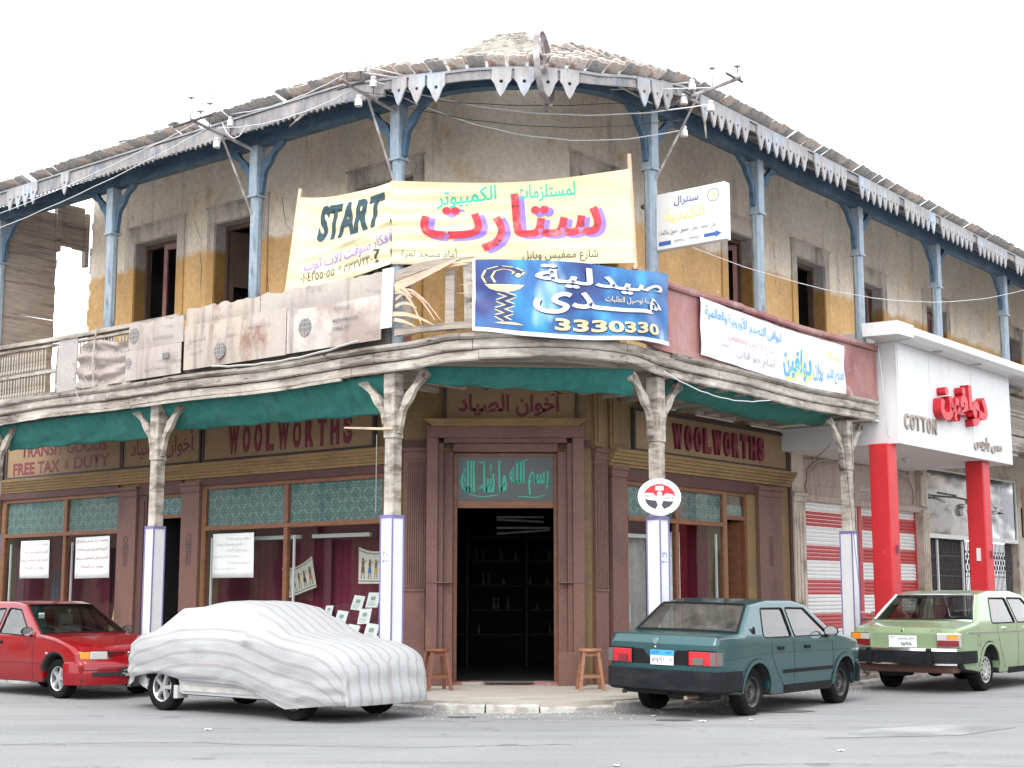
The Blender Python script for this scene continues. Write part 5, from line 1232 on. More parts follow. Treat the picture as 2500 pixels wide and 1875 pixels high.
flat(OV, [[(-.265, .015), (-.18, .055), (-.09, .05), (-.035, .0), (-.05, -.05), (-.12, -.045), (-.2, -.03)], [(.265, -.045), (.2, -.06), (.12, -.06), (.05, -.05), (.035, .0), (.09, .05), (.18, .035)], [(-.04, .0), (-.03, .06), (0, .085), (.03, .06), (.04, .0), (.05, -.05), (.025, -.11), (.06, -.17), (0, -.18), (-.06, -.17), (-.025, -.11), (-.05, -.05)]], white_paint, -.182, name="dove"); flat(OV, [[(-.055, .09), (.055, .09), (.055, .15), (-.055, .15)]], white_paint, -.184, name="envelope")
letter(OV, "POST", -.19, -.06, -.01, .025, -.185, ink_black, 0); letter(OV, "OFFICE", .05, .19, -.03, .0, -.185, ink_black, 0); letter(OV, ar("الخدمة البريدية"), -.15, .15, -.235, -.195, -.178, ink_black, 0); letter(OV, ar("وكالة بريد"), -.05, .2, .165, .20, -.178, ink_black, 0)
k = MB(); k.box(-.05, .05, -.155, -.10, -.03, .03); k.build("mount", iron_dark, OV)

# ================================================================ insulator racks and cables
def rack(M, label, L_, zb, ins, cross=None, brace=True):
    R = thing("insulator_rack", label, "insulator rack", M)      # local -y points away from the wall
    k = MB(); k.tube([(0, 0, zb), (0, -L_, zb + .18)], .028, 6); k.build("arm", iron, R)
    if brace: k = MB(); k.tube([(0, -.06, zb - 1.05), (0, -L_ * .55, zb + .08)], .018, 6); k.build("brace", iron, R)
    if cross: 
        for (y, w, z) in cross: k = MB(); k.tube([(-w, -y, zb + z), (w, -y, zb + z)], .02, 6); k.build("crossbar", iron_dark, R)
    for (x, y, z, up) in ins:
        k = MB(); k.tube([(x, -y, zb + z), (x, -y, zb + z + up)], .009, 5); pn = k.build("pin", iron_dark, R)
        k = MB(); c = (x, -y, zb + z + up); k.lathe([(.01, .13), (.034, .125), (.042, .10), (.03, .083), (.05, .065), (.055, .0), (.052, -.025), (.01, -.025)], c, 12); k.build("insulator", porcelain, R, smooth=50)
    return R
rack(ML @ T(-1.427, -1.8, 0), "old insulator rack on the eave above the second post from the left corner", 1.30, 8.16, [(0, .55, .13, .16), (.04, .98, .12, .40), (-.02, 1.28, .16, .38), (.20, 1.28, .18, .10), (-.42, 1.25, .2, .05), (.0, .8, -.12, .02)], [(1.25, .45, .17)])
rack(ML @ T(1.547, -1.8, 0), "insulator rack with white insulators above the left corner post", 1.15, 8.12, [(0, 1.03, .2, .12), (.18, .95, .18, .14), (.1, .62, .10, .12), (.05, .85, -.12, .02), (0, .45, .05, .1)], [(.95, .26, .15)])
rack(MR @ T(-.993, -1.8, 0), "long insulator rack reaching out above the right corner post", 1.50, 8.30, [(0, 1.45, .25, .12), (.05, 1.02, .14, .32), (0, .72, .10, .10), (-.06, .62, -.05, .05), (.1, .95, -.15, .02), (.12, .5, -.42, .02)], [(1.40, .22, .2), (.7, .2, .1)])
def cable(p, q, sag, r, m, lab, n=16):
    k = MB(); p, q = Vector(p), Vector(q); k.tube([p.lerp(q, i / n) + Vector((0, 0, -sag * 4 * (i / n) * (1 - i / n) + .006 * sin(i * 2.3))) for i in range(n + 1)], r, 5); o = k.build("cable", m, None, smooth=1); return tag(o, lab, "cable")
cl = lambda x, y, z: ML @ Vector((1.547 + x, -1.8 - y, z)); cr_ = lambda x, y, z: MR @ Vector((-.993 + x, -1.8 - y, z)); cf = lambda x, y, z: ML @ Vector((-1.427 + x, -1.8 - y, z))
cable(cl(.18, .95, 8.50), cr_(0, .72, 8.60), .22, .008, wire_light, "pale cable, uppermost of those strung across the corner bay")
cable(cl(0, 1.03, 8.45), cr_(0, 1.0, 8.45), .12, .008, wire_light, "pale cable crossing just below the iron wheel")
cable(cl(.1, .62, 8.40), cr_(.1, .95, 8.25), .30, .009, wire_light, "thick pale cable sagging across the corner below the eave")
cable(cl(.05, .85, 8.20), cr_(-.06, .62, 8.38), .16, .006, wire_dark, "dark cable across the corner, close under the pale ones")
cable(cl(.0, .5, 8.20), cr_(.1, .5, 8.12), .24, .006, wire_dark, "lowest dark cable across the corner bay")
cable(cl(0, .45, 8.42), cr_(.12, .5, 7.98), .42, .008, wire_light, "long loose pale cable dipping lowest across the corner wall")
cable(cl(-.1, 1.0, 8.42), cf(0, .55, 8.62), .10, .007, wire_light, "pale cable running along the left eave to the far rack")
cable(cl(-.1, .85, 8.25), cf(.0, .8, 8.34), .14, .007, wire_light, "second pale cable below the first along the left eave")
cable(cf(-.1, .9, 8.50), ML @ Vector((-9.5, -2.5, 8.0)), .12, .007, wire_light, "upper pale cable leaving the left rack out of view")
cable(cf(-.1, .8, 8.40), ML @ Vector((-9.5, -2.5, 7.72)), .14, .007, wire_light, "lower pale cable leaving the left rack out of view")
cable(cf(.05, .75, 8.42), cf(.55, .7, 8.30), .22, .008, wire_light, "drooping loop of cable under the left rack", 10)
cable(cr_(.1, .4, 6.35), MR @ Vector((13.2, -2.3, 8.05)), .55, .006, wire_light, "thin pale line from the right corner post along the right balcony")
cable(cr_(.0, 1.4, 8.75), Vector((30, 44, 20)), .5, .008, mat("far_wire", (.55, .56, .58), .7), "faint wire rising into the sky on the right"); cable(cr_(.0, .9, 8.8), Vector((30, 44, 16.5)), .5, .008, mat("far_wire"), "second faint wire in the sky on the right, lower")
cable(MR @ Vector((4.80, -1.98, 4.3)), MR @ Vector((4.9, -1.98, 2.1)), .0, .006, wire_dark, "thin black wire hanging beside the cracked post"); cable(MR @ Vector((4.5, -1.95, 4.4)), MR @ Vector((4.86, -2.0, 1.6)), .0, .005, wire_dark, "second black wire slanting down to the cracked post")
cable(MR @ Vector((4.6, -1.7, 4.0)), MR @ Vector((6.3, -.3, 3.95)), .10, .006, wire_dark, "short black wire from the cracked post back to the wall")
cable(ML @ Vector((1.38, -1.99, 3.6)), ML @ Vector((1.35, -1.96, 2.55)), -.0, .006, mat('grey_cable', (.22, .21, .2), .7), "grey cable end hanging down the left corner post"); cable(MR @ Vector((-1.08, -1.98, 4.3)), MR @ Vector((-1.05, -1.93, 2.9)), 0, .005, mat("rope_line", (.42, .33, .24), .8), "thin brown cord hanging by the right corner post")
cable(PP(sL(2.0), .10, 4.86), PP(-2.6, .12, 4.9), .10, .016, mat("old_conduit", (.42, .40, .37), .8), "old conduit looped along the left balcony edge"); cable(PP(2.2, .06, 4.50), PP(5.2, .06, 4.42), .16, .008, wire_light, "pale wire looped below the right balcony edge")
cable(PP(sR(5.7), .12, 5.75), PP(sR(5.9), .16, 4.2), -.05, .010, wire_light, "pale cable down the white portico corner")

# ================================================================ posters and window goods
def poster(M, x, z, w, h, lab, ink, rows, y=-.004, tilt=0):
    P = thing("poster", lab, "poster", M @ T(x + w / 2, .006, z + h / 2) @ Matrix.Rotation(tilt, 4, 'Y'), "handwritten posters in the shop windows")
    k = MB(); k.grid(lambda u, v: ((u - .5) * w, -.004 - .012 * sin(u * 5 + v * 3) * abs(v - .5), (v - .5) * h), 6, 6); k.build("paper", paper_m, P, smooth=1, solid=.002)
    for i, (tx, a, b) in enumerate(rows): zc = h * (.40 - i * .82 / max(4, len(rows))); letter(P, ar(tx), -w * .46 + w * a, -w * .46 + w * b, zc - .035, zc + .03, -.022, ink, .0)
    return P
rr = [("معلومات عن السفن والبضائع", 0, .92), ("البيع للجميع بدون جمارك", .02, .9), ("السعر قبل التخفيض وبعد", 0, .92), ("يوميا من الساعة", .15, .8)]
poster(ML, -10.23, 1.76, .98, .72, "white poster with red handwriting in the left pane, its right edge curling", ink_red, rr)
poster(ML, -8.40, 1.75, 1.06, .76, "white poster with red handwriting in the second pane from the left", ink_red, rr, tilt=-.01)
poster(ML, -4.42, 1.73, 1.05, .74, "white poster with faint grey handwriting above the covered car", mat("ink_grey", (.45, .5, .5), .8), [("أوراق بردى وهدايا", .3, .9), ("تصدير واستيراد وتجارة", .05, .7), ("جميع أنواع البازار", .3, .9), ("خصم خاص للجميع", .0, .6), ("أسعار مناسبة", .35, .9), ("أهلا بكم فى محلنا", 0, .55)])
def goods(name, lab, cat, group, M, fn): o = fn(); o.matrix_world = M; return tag(o, lab, cat, group)
price_ink = mat("ink_print", (.30, .32, .33), .8)
cards = {}
for (x, z, dy, w) in [(-3.95, .92, .55, .26), (-3.6, .94, .55, .26), (-3.2, .94, .55, .24), (-2.25, 1.12, .55, .17), (-1.95, .98, .48, .25), (-1.72, 1.22, .62, .25), (-1.38, 1.25, .62, .26), (-1.42, .99, .48, .26), (-1.02, 1.10, .55, .20), (-1.62, .76, .40, .26), (-1.22, .76, .40, .28), (-1.02, .56, .3, .28), (-3.4, .66, .4, .26), (-3.0, .66, .4, .26)]:
    half = 0 if x < -2.6 else 1; rw = 0 if z < .8 else 2 if z > 1.15 else 1; cards[(half, rw)] = cards.get((half, rw), 0) + 1
    P = thing("price_card", f"printed card, {('first', 'second', 'third', 'fourth')[cards[(half, rw)] - 1]} in the {('bottom', 'middle', 'top')[rw]} row of the window's {('left', 'right')[half]} half, behind the covered car", "card", ML @ T(x, dy, z) @ Matrix.Rotation(radians(-18), 4, 'X') @ Matrix.Rotation(rnd.uniform(-.1, .12), 4, 'Y'), "printed cards in the shop window")
    k = MB(); k.box(0, w, 0, .006, 0, w * .95); k.build("card", paper_m, P); k = MB()
    k.box(w * .3, w * .7, -.002, -.0005, w * .45, w * .7); k.build("picture", price_ink, P)
    k = MB()
    for q in range(4): k.box(w * .12, w * rnd.uniform(.6, .88), -.002, -.0005, w * (.1 + q * .08), w * (.125 + q * .08))
    k.build("print_lines", price_ink, P)
hg = mat("papyrus_cloth", (.66, .64, .56), .9, grain=(.1, 12)); fig_cols = [mat("fig_" + n, c, .8) for n, c in (("brown", (.20, .09, .05)), ("blue", (.04, .17, .40)), ("ochre", (.55, .35, .08)), ("black", (.04, .035, .04)), ("orange", (.62, .16, .05)))]
def hanging(M, w, h, lab, dark=1.0):
    P = thing("wall_hanging", lab, "wall hanging", M, "printed cloths hung in the shop window")
    fn = lambda x, y, z: (x, y - .01 * sin(x * 9), z + (.10 * w) * (4 * ((x / w) ** 2) - .5) * (z / h + .5))
    k = MB(); k.grid(lambda u, v: fn((u - .5) * w, 0, (v - .5) * h), 12, 6); k.build("cloth", hg, P, smooth=1)
    for z in (-.42, .42): flat(P, [[((i / 12 - .5) * w * .96, z * h - .006), (((i + 1) / 12 - .5) * w * .96, z * h - .006), (((i + 1) / 12 - .5) * w * .96, z * h + .006), ((i / 12 - .5) * w * .96, z * h + .006)] for i in range(12)], fig_cols[3], -.006, fn, "border")
    for i in range(5):
        x = (-.38 + i * .19) * w; c = fig_cols[i % 5]
        flat(P, [disc(x, h * .20, .022, .026, 10), [(x - .03, h * .15), (x + .03, h * .15), (x + .02, -h * .05), (x - .02, -h * .05)]] + stroke([(x - .01, -h * .05), (x - .035, -h * .36)], .014) + stroke([(x + .012, -h * .05), (x + .03, -h * .36)], .014) + stroke([(x + .02, h * .12), (x + .08, h * .2)], .012), fig_cols[0], -.006, fn, "figure")
        flat(P, [[(x - .03, -h * .02), (x + .03, -h * .02), (x + .04, -h * .18), (x - .035, -h * .18)]], c, -.008, fn, "kilt")
    return P
hanging(ML @ T(-1.28, .75, 1.90), .78, .55, "white cloth printed with standing figures, hung in the right half of the window")
hanging(ML @ T(-3.18, .85, 1.72) @ Matrix.Rotation(-.25, 4, 'Y'), .75, .50, "slanting printed cloth half hidden behind the grey-lettered poster")
fr_m = mat("gilt_frame", (.50, .32, .10), .5)
for i in range(4):
    for j in range(2):
        P = thing("picture_frame", f"small gilt picture frame, {('first', 'second', 'third', 'fourth')[i]} from the left in the {'upper' if j else 'lower'} row by the red car", "picture frame", ML @ T(-7.9 + i * .26, .4 + .1 * j, .62 + .34 * j) @ Matrix.Rotation(radians(-12), 4, 'X'), "gilt frames in the left shop window")
        k = MB(); w, h, f = .22, .29, .022; k.box(0, w, 0, .015, 0, f); k.box(0, w, 0, .015, h - f, h); k.box(0, f, 0, .015, f, h - f); k.box(w - f, w, 0, .015, f, h - f); k.build("frame", fr_m, P)
        k = MB(); k.box(f, w - f, .008, .012, f, h - f); k.build("picture", mat("pale_picture", (.45, .44, .38), .7, grain=(.25, 20)), P)
for (M_, x, z0, z1, w, c, lab) in ((ML, -7.6, 1.2, 1.9, .35, (.55, .62, .68), "pale cloth hanging low in the left shop window"), (ML, -9.9, .9, 1.9, .5, (.04, .04, .07), "dark garment hanging in the left pane"), (MR, 1.5, .6, 2.4, .7, (.30, .27, .26), "patterned grey cloth in the window by the entrance"), (MR, 2.75, .55, 2.5, .5, (.72, .72, .70), "white lace curtain in the right shop window"), (MR, 1.35, 1.0, 1.3, .4, (.45, .55, .68), "pale blue bag in the window by the entrance")):
    k = MB(); k.grid(lambda u, v: (x + w * u, .5 + .03 * sin(u * 22), z0 + (z1 - z0) * v), 30, 4); o = k.build("hanging_cloth", mat("cloth_%d" % (x * 10), c, .85, grain=(.2, 9)), None, smooth=1); o.matrix_world = M_; tag(o, lab, "cloth")
for i, (a, M_) in enumerate(((-2.3, ML), (-3.9, ML), (1.0, MR))):
    k = MB(); k.box(a, a + 1.3, .3, .36, 2.36, 2.42); o = k.build("tube_light", mat("unlit_tube", (.52, .55, .54), .4), None); o.matrix_world = M_; tag(o, ("strip light inside the right half of the left shop window", "strip light behind the grey-lettered poster", "strip light inside the window by the entrance")[i], "strip light")

# ================================================================ stools
stool_w = mat("stool_wood", (.17, .055, .025), .55, grain=(.25, (6, 6, 20)), bump=(.2, 20)); stool_w2 = mat("stool_wood_pale", (.27, .125, .065), .6, grain=(.25, (6, 6, 20)), bump=(.2, 20))
def stool(M, lab, m):
    S = thing("stool", lab, "stool", M, "wooden stools beside the entrance")
    k = MB(); k.lathe([(0, .53), (.16, .53), (.168, .54), (.168, .56), (.16, .57), (0, .57)], n=20); k.build("seat", m, S, smooth=40)
    L = []
    for sx in (-1, 1):
        for sy in (-1, 1):
            k = MB(); a, b, w = .10, .165, .022
            k.hexa([(sx * b - w, sy * b - w, 0), (sx * b + w, sy * b - w, 0), (sx * b + w, sy * b + w, 0), (sx * b - w, sy * b + w, 0), (sx * a - w, sy * a - w, .53), (sx * a + w, sy * a - w, .53), (sx * a + w, sy * a + w, .53), (sx * a - w, sy * a + w, .53)])
            k.build("leg", m, S)
    for s_ in (-1, 1):
        k = MB(); k.box(-.125, .125, s_ * .145 - .01, s_ * .145 + .01, .17, .21); k.build("stretcher", m, S); k = MB(); k.box(s_ * .14 - .01, s_ * .14 + .01, -.125, .125, .20, .24); k.build("stretcher", m, S)
        k = MB(); k.box(-.10, .10, s_ * .105 - .01, s_ * .105 + .01, .47, .53); k.build("apron", m, S)
    return S
stool(T(-1.06, 20.42, .13) @ RZ(.35), "reddish brown wooden stool left of the corner entrance", stool_w)
stool(T(1.10, 20.45, .13) @ RZ(.1), "pale brown wooden stool right of the corner entrance", stool_w2)

# bicycle leaning by the cracked post (only its handlebar shows between the cars)
BK = thing("bicycle", "old bicycle with green grips leaning by the cracked post", "bicycle", MR @ T(5.45, -1.95, .13) @ RZ(radians(12)) @ Matrix.Rotation(radians(-6), 4, 'X'))
for x in (-.5, .55):
    k = MB(); k.tube([(x + .32 * cos(a), 0, .34 + .32 * sin(a)) for a in [2 * pi * i / 28 for i in range(29)]], .02, 6, caps=False); w_ = k.build("wheel", dark_grey, BK)
    k = MB()
    for i in range(10): k.tube([(x, 0, .34), (x + .31 * cos(i * pi / 5), 0, .34 + .31 * sin(i * pi / 5))], .002, 3)
    k.build("spokes", steel, w_)
k = MB(); P_ = {'r': (-.5, 0, .34), 'b': (-.05, 0, .32), 's': (-.18, 0, .82), 'h': (.38, 0, .86), 'f': (.55, 0, .34)}
for a, b in (('r', 'b'), ('r', 's'), ('b', 's'), ('s', 'h'), ('b', 'h'), ('h', 'f')): k.tube([P_[a], P_[b]], .016, 6)
k.build("frame", iron_dark, BK)
k = MB(); k.tube([(.38, 0, .86), (.36, 0, 1.02)], .014, 6); k.tube([(.20, -.28, 1.06), (.34, -.18, 1.04), (.36, 0, 1.02), (.34, .18, 1.04), (.20, .28, 1.06)], .012, 6); hb = k.build("handlebar", steel, BK)
for s_ in (-1, 1): k = MB(); k.tube([(.06, s_ * .29, 1.05), (.20, s_ * .28, 1.06)], .02, 6); k.build("grip", mat("green_grip", (.01, .12, .07), .6), hb)
k = MB(); k.hexa([(-.32, -.08, .88), (-.05, -.02, .88), (-.05, .02, .88), (-.32, .08, .88), (-.32, -.08, .93), (-.05, -.02, .92), (-.05, .02, .92), (-.32, .08, .93)]); k.build("saddle", iron_dark, BK)

# ================================================================ buildings across the road (outside the frame; they show in the windows)
fac = [mat("far_facade_a", (.38, .33, .26), .9, grain=(.1, 1)), mat("far_facade_b", (.32, .33, .34), .9, grain=(.1, 1)), mat("far_facade_c", (.42, .36, .30), .9, grain=(.1, 1))]
for i, (MM, x, w, d, h) in enumerate([(ML, -30, 40, 9, 9), (MR, 36, 52, 9, 9)]):
    Q = thing("opposite_building", ("tan building across the left street, reflected in the left windows", "buff building across the right street, reflected in the right windows")[i], "building", MM @ T(x, -17 + (i * 0), 0))
    k = MB(); k.box(-w / 2, w / 2, -d, 0, 0, h); k.build("wall", fac[i * 2], Q)
    for fx in steps(-w / 2 + 1.5, w / 2 - 1.5, 2.6):
        for fz in (1.2, 4.8): k = MB(); k.box(fx - .5, fx + .5, -.0, .03, fz, fz + 2); k.build("window", dark_grey, Q)
# ================================================================ cars
def fillet(pts, seg=4):
    """pts: (x, z, r) closed polygon; returns rounded polygon points"""
    out = []; n = len(pts)
    for i in range(n):
        p = Vector(pts[i][:2]); r = pts[i][2]; a = Vector(pts[i - 1][:2]); b = Vector(pts[(i + 1) % n][:2])
        if r <= 0: out.append(tuple(p)); continue
        u = (a - p); w = (b - p); lu, lw = u.length, w.length; u.normalize(); w.normalize()
        ang = u.angle(w); d = min(r / max(tan(ang / 2), .05), lu * .48, lw * .48)
        s_, e_ = p + u * d, p + w * d
        for k_ in range(seg + 1):
            t = k_ / seg; q = s_ * (1 - t) ** 2 + p * 2 * t * (1 - t) + e_ * t ** 2; out.append(tuple(q))
    return out
def densify(pts, mx=.12, closed=True):
    out = []; n = len(pts)
    for i in range(n if closed else n - 1):
        a, b = Vector(pts[i]), Vector(pts[(i + 1) % n]); k_ = max(1, int(math.ceil((b - a).length / mx)))
        for j in range(k_): out.append(tuple(a.lerp(b, j / k_)))
    if not closed: out.append(pts[-1])
    return out
def inside(pt, poly):
    x, y = pt; c = False; n = len(poly)
    for i in range(n):
        (x1, y1), (x2, y2) = poly[i], poly[i - 1]
        if (y1 > y) != (y2 > y) and x < (x2 - x1) * (y - y1) / (y2 - y1) + x1: c = not c
    return c
def filled(outer, holes=(), step=.10):
    """triangulated polygon with holes and inner points -> verts, tris"""
    vs, es = [], []
    for lp in [outer] + list(holes):
        o_ = len(vs); vs += [Vector(p) for p in lp]; es += [(o_ + i, o_ + (i + 1) % len(lp)) for i in range(len(lp))]
    xs = [p[0] for p in outer]; ys = [p[1] for p in outer]
    x = min(xs) + step / 2
    while x < max(xs):
        y = min(ys) + step / 2
        while y < max(ys):
            if inside((x, y), outer) and not any(inside((x, y), h) for h in holes): vs.append(Vector((x + .003 * sin(y * 50), y)))
            y += step
        x += step
    r = delaunay_2d_cdt(vs, es, [], 0, 1e-5); V, F = r[0], r[2]; tris = []
    for f in F:
        c = sum((V[i] for i in f), Vector((0, 0))) / len(f)
        if inside(c, outer) and not any(inside(c, h) for h in holes): tris.append(tuple(f))
    return [tuple(v) for v in V], tris

class Car:
    def __init__(s, name, label, M, paint, top, bottom, Wf, glass, r=.045, cat="car"):
        """top: body outline from low rear over the roof to low front; bottom: from low front back to low rear"""
        s.T = thing(name, label, cat, M); s.W = Wf; s.paint = paint
        loop = densify(fillet(top + bottom), .10); n = len(loop); s.loop = loop
        cx = sum(p[0] for p in loop) / n
        area = sum(loop[i - 1][0] * loop[i][1] - loop[i][0] * loop[i - 1][1] for i in range(n)); sg = 1 if area > 0 else -1
        inset = []
        for i in range(n):
            a, b = Vector(loop[i - 1]), Vector(loop[(i + 1) % n]); d = (b - a).normalized(); nn = Vector((-d.y, d.x)) * sg
            ri = r if loop[i][1] > .34 else .012
            inset.append((loop[i][0] + nn.x * ri, loop[i][1] + nn.y * ri, nn, ri))
        s.inset = [(a, b) for a, b, _, _ in inset]
        rows = []; U = [-1, -.965, -.9, -.5, 0, .5, .9, .965, 1]
        for i, (x, z) in enumerate(loop):
            qx, qz, nn, ri = inset[i]; w = Wf(qx, qz); wf = w - ri; row = []
            for ph in (90, 60, 30): row.append((-(wf + ri * sin(radians(ph))), ri * (1 - cos(radians(ph)))))
            for u in U: row.append((wf * u, 0))
            for ph in (30, 60, 90): row.append(((wf + ri * sin(radians(ph))), ri * (1 - cos(radians(ph)))))
            rows.append([(x + nn.x * off - nn.x * .012 * (1 - (y / max(w, .1)) ** 2) * (z > .5), y, z + nn.y * off - nn.y * .012 * (1 - (y / max(w, .1)) ** 2) * (z > .5)) for y, off in row])
        C = len(rows[0]); body, under, panes = MB(), MB(), []
        body.v = [p for r_ in rows for p in r_]
        gl = {}
        for i in range(n):
            j = (i + 1) % n; mx, mz = (loop[i][0] + loop[j][0]) / 2, (loop[i][1] + loop[j][1]) / 2
            tagg = None
            for gi, (xa, xb, zl) in enumerate(glass):
                if xa <= loop[i][0] <= xb and xa <= loop[j][0] <= xb and mz > zl: tagg = gi
            low = mz < .31 or (inset[i][2].y > .3 and mz < .75)
            for c in range(C - 1):
                f = (i * C + c, i * C + c + 1, j * C + c + 1, j * C + c)
                if tagg is not None and 4 <= c <= 9: gl.setdefault(tagg, []).append((i, j, c)); continue
                body.f.append(f); body.m.append(1 if low else 0)
        V, F = filled(s.inset, s.holes(), .09); 
        for sy in (-1, 1): body.add([(x, sy * Wf(x, z), z) for x, z in V], [f if sy > 0 else f[::-1] for f in F], 0)
        me_obj = s.part(body, "body", [paint, underm], smooth=32, fix=True, weld=True)
        s.body = me_obj
        for gi, cells in gl.items():
            k = MB()
            for (i, j, c) in cells:
                q = [rows[i][c], rows[i][c + 1], rows[j][c + 1], rows[j][c]]; k.add([(a - inset[i][2].x * -.006, b, d_ + inset[i][2].y * .006) for a, b, d_ in q], [(0, 1, 2, 3)])
            s.part(k, ("rear_window", "windscreen")[gi], s.gm, smooth=60, weld=True)
            # rubber seal round the pane
            ii = sorted({i for i, _, _ in cells}); jj = ii + [(ii[-1] + 1) % n]
            pts = [Vector(rows[i][4]) for i in jj] + [Vector(rows[jj[-1]][c]) for c in range(5, 10)] + [Vector(rows[i][10]) for i in reversed(jj)] + [Vector(rows[jj[0]][c]) for c in range(9, 4, -1)]
            pts.append(pts[0]); k = MB(); k.tube([p + Vector((0, 0, .004)) for p in pts], s.seal[0], 5, caps=False); s.part(k, "window_seal", s.seal[1], smooth=60)
        s.sidewindows()
        k = MB(); x0, x1 = s.cabin; k.box(x0, x1, -.66, .66, .36, .44)
        s.part(k, "cabin_floor", darkm)
    bow = (.0, .0)
    def warp(s, v):
        x, y, z = v; b = s.bow[0] if x > 0 else s.bow[1]
        f = max(0, min(1, (abs(x) - 1.35) / .7)); return (x - (1 if x > 0 else -1) * b * f * f * (3 - 2 * f) * min(1.15, abs(y) / .78) ** 2.4, y, z)
    seal = (.012, None); cabin = (-1.2, 1.1)
    def holes(s): return []
    def sidewindows(s): pass
    def part(s, mb, name, m, smooth=0, fix=False, weld=False, parent=None, M=None, bevel=0, label=None, solid=0):
        if M is None and max(s.bow) > 0: mb.v = [s.warp(v) for v in mb.v]
        o = mb.build(name, m, parent or s.T, M, smooth=smooth, fix=fix, bevel=bevel, label=label, solid=solid)
        if weld:
            bm = bmesh.new(); bm.from_mesh(o.data); bmesh.ops.remove_doubles(bm, verts=bm.verts, dist=.0008)
            if fix: bmesh.ops.recalc_face_normals(bm, faces=bm.faces)
            bm.to_mesh(o.data); bm.free()
            if smooth: o.data.polygons.foreach_set('use_smooth', [True] * len(o.data.polygons)); o.data.set_sharp_from_angle(angle=radians(smooth))
        return o
    def sidepane(s, poly, sy, gm, sealm):
        poly = fillet([(*p, .04) for p in poly], 3); V, F = filled(poly, (), .12); k = MB()
        k.add([(x, sy * (s.W(x, z) - .012), z) for x, z in V], [f if sy > 0 else f[::-1] for f in F]); s.part(k, "side_window", gm, smooth=60)
        k = MB(); pp = densify(poly, .15); pp.append(pp[0]); k.tube([(x, sy * (s.W(x, z) - .001), z) for x, z in pp], .011, 5, caps=False); s.part(k, "window_seal", sealm, smooth=60)
    def strip(s, pts, w, name, m, sys=(-1, 1), off=.002, parent=None, th=0):
        for sy in sys:
            k = MB(); pp = densify(pts, .08, False)
            for (a, b), (c, d) in zip(pp, pp[1:]):
                L_ = sqrt((c - a) ** 2 + (d - b) ** 2) or 1; nx, nz = -(d - b) / L_ * w / 2, (c - a) / L_ * w / 2
                q = [(a + nx, b + nz), (a - nx, b - nz), (c - nx, d - nz), (c + nx, d + nz)]
                if th: k.hexa([(x, sy * (s.W(x, z) + .0), z) for x, z in (q[1], q[2], q[3], q[0])] + [(x, sy * (s.W(x, z) + th), z) for x, z in (q[1], q[2], q[3], q[0])])
                else: k.add([(x, sy * (s.W(x, z) + off), z) for x, z in q], [(0, 1, 2, 3)])
            s.part(k, name, m, fix=bool(th), parent=parent)
    def wheel(s, x, y, R, w, rim, sy):
        """a road wheel: tyre, rim"""
        M_ = T(x, y, R)
        Wh = bpy.data.objects.new("wheel", None); COL.objects.link(Wh); Wh.parent = s.T; Wh.matrix_local = M_
        k = MB(); h = w / 2; pr = [(R * .62, -h * .9), (R * .70, -h), (R * .88, -h * 1.02), (R * .97, -h * .86), (R, -h * .6), (R, -h * .25), (R * .985, -h * .22), (R * .985, -h * .14), (R, -h * .11), (R, h * .11), (R * .985, h * .14), (R * .985, h * .22), (R, h * .25), (R, h * .6), (R * .97, h * .86), (R * .88, h * 1.02), (R * .70, h), (R * .62, h * .9)]
        k.lathe(pr, n=40, axis='y'); s.part(k, "tyre", tyre_m, smooth=35, parent=Wh, fix=True)
        k = MB(); f = sy; r = R * .63
        if rim == 'steel':
            k.lathe([(r, f * h * .86), (r * .97, f * h * .95), (r * .86, f * h * .80), (r * .82, f * h * .45), (r * .6, f * h * .62), (r * .42, f * h * .66), (r * .30, f * h * .42), (r * .2, f * h * .45), (r * .16, f * h * .8), (0, f * h * .82)], n=32, axis='y'); s.part(k, "rim", s.rimm, smooth=40, parent=Wh, fix=False)
            k = MB()
            for i in range(10): a = 2 * pi * i / 10; k.lathe([(0, f * h * .59), (r * .07, f * h * .6), (0, f * h * .601)], (r * .70 * cos(a), 0.003 * f, r * .70 * sin(a)), 8, 'y')
            for i in range(4): a = 2 * pi * i / 4; k.lathe([(r * .05, f * h * .4), (r * .05, f * h * .6), (0, f * h * .6)], (r * .3 * cos(a), 0, r * .3 * sin(a)), 6, 'y')
            s.part(k, "wheel_bolts", darkm, parent=Wh)
        elif rim == 'cover':
            k.lathe([(r, f * h * .86), (r * .98, f * h * .98), (r * .84, f * h * .86), (r * .66, f * h * 1.0), (r * .45, f * h * 1.02), (r * .30, f * h * .8), (r * .22, f * h * .9), (0, f * h * .95)], n=32, axis='y'); s.part(k, "rim", s.rimm, smooth=40, parent=Wh, fix=False)
            k = MB()
            for i in range(12): a = 2 * pi * i / 12; k.box(-.012, .012, f * h * .99 - .003, f * h * .99 + .003, r * .66, r * .82); k.v[-8:] = [tuple(Matrix.Rotation(a, 3, 'Y') @ Vector(v)) for v in k.v[-8:]]
            s.part(k, "vent_slots", darkm, parent=Wh)
        else:
            k.lathe([(r, -f * h * .5), (r, f * h * .86), (r * .97, f * h * .96), (r * .90, f * h * .86), (r * .88, f * h * .2)], n=32, axis='y')
            for i in range(5):
                a = 2 * pi * i / 5 + .3; o_ = len(k.v)
                k.hexa([(-.030, f * h * .3, .0), (.030, f * h * .3, .0), (.038, f * h * .2, r * .92), (-.038, f * h * .2, r * .92), (-.022, f * h * .75, .0), (.022, f * h * .75, .0), (.026, f * h * .70, r * .92), (-.026, f * h * .70, r * .92)])
                k.v[o_:] = [tuple(Matrix.Rotation(a, 3, 'Y') @ Vector(v)) for v in k.v[o_:]]
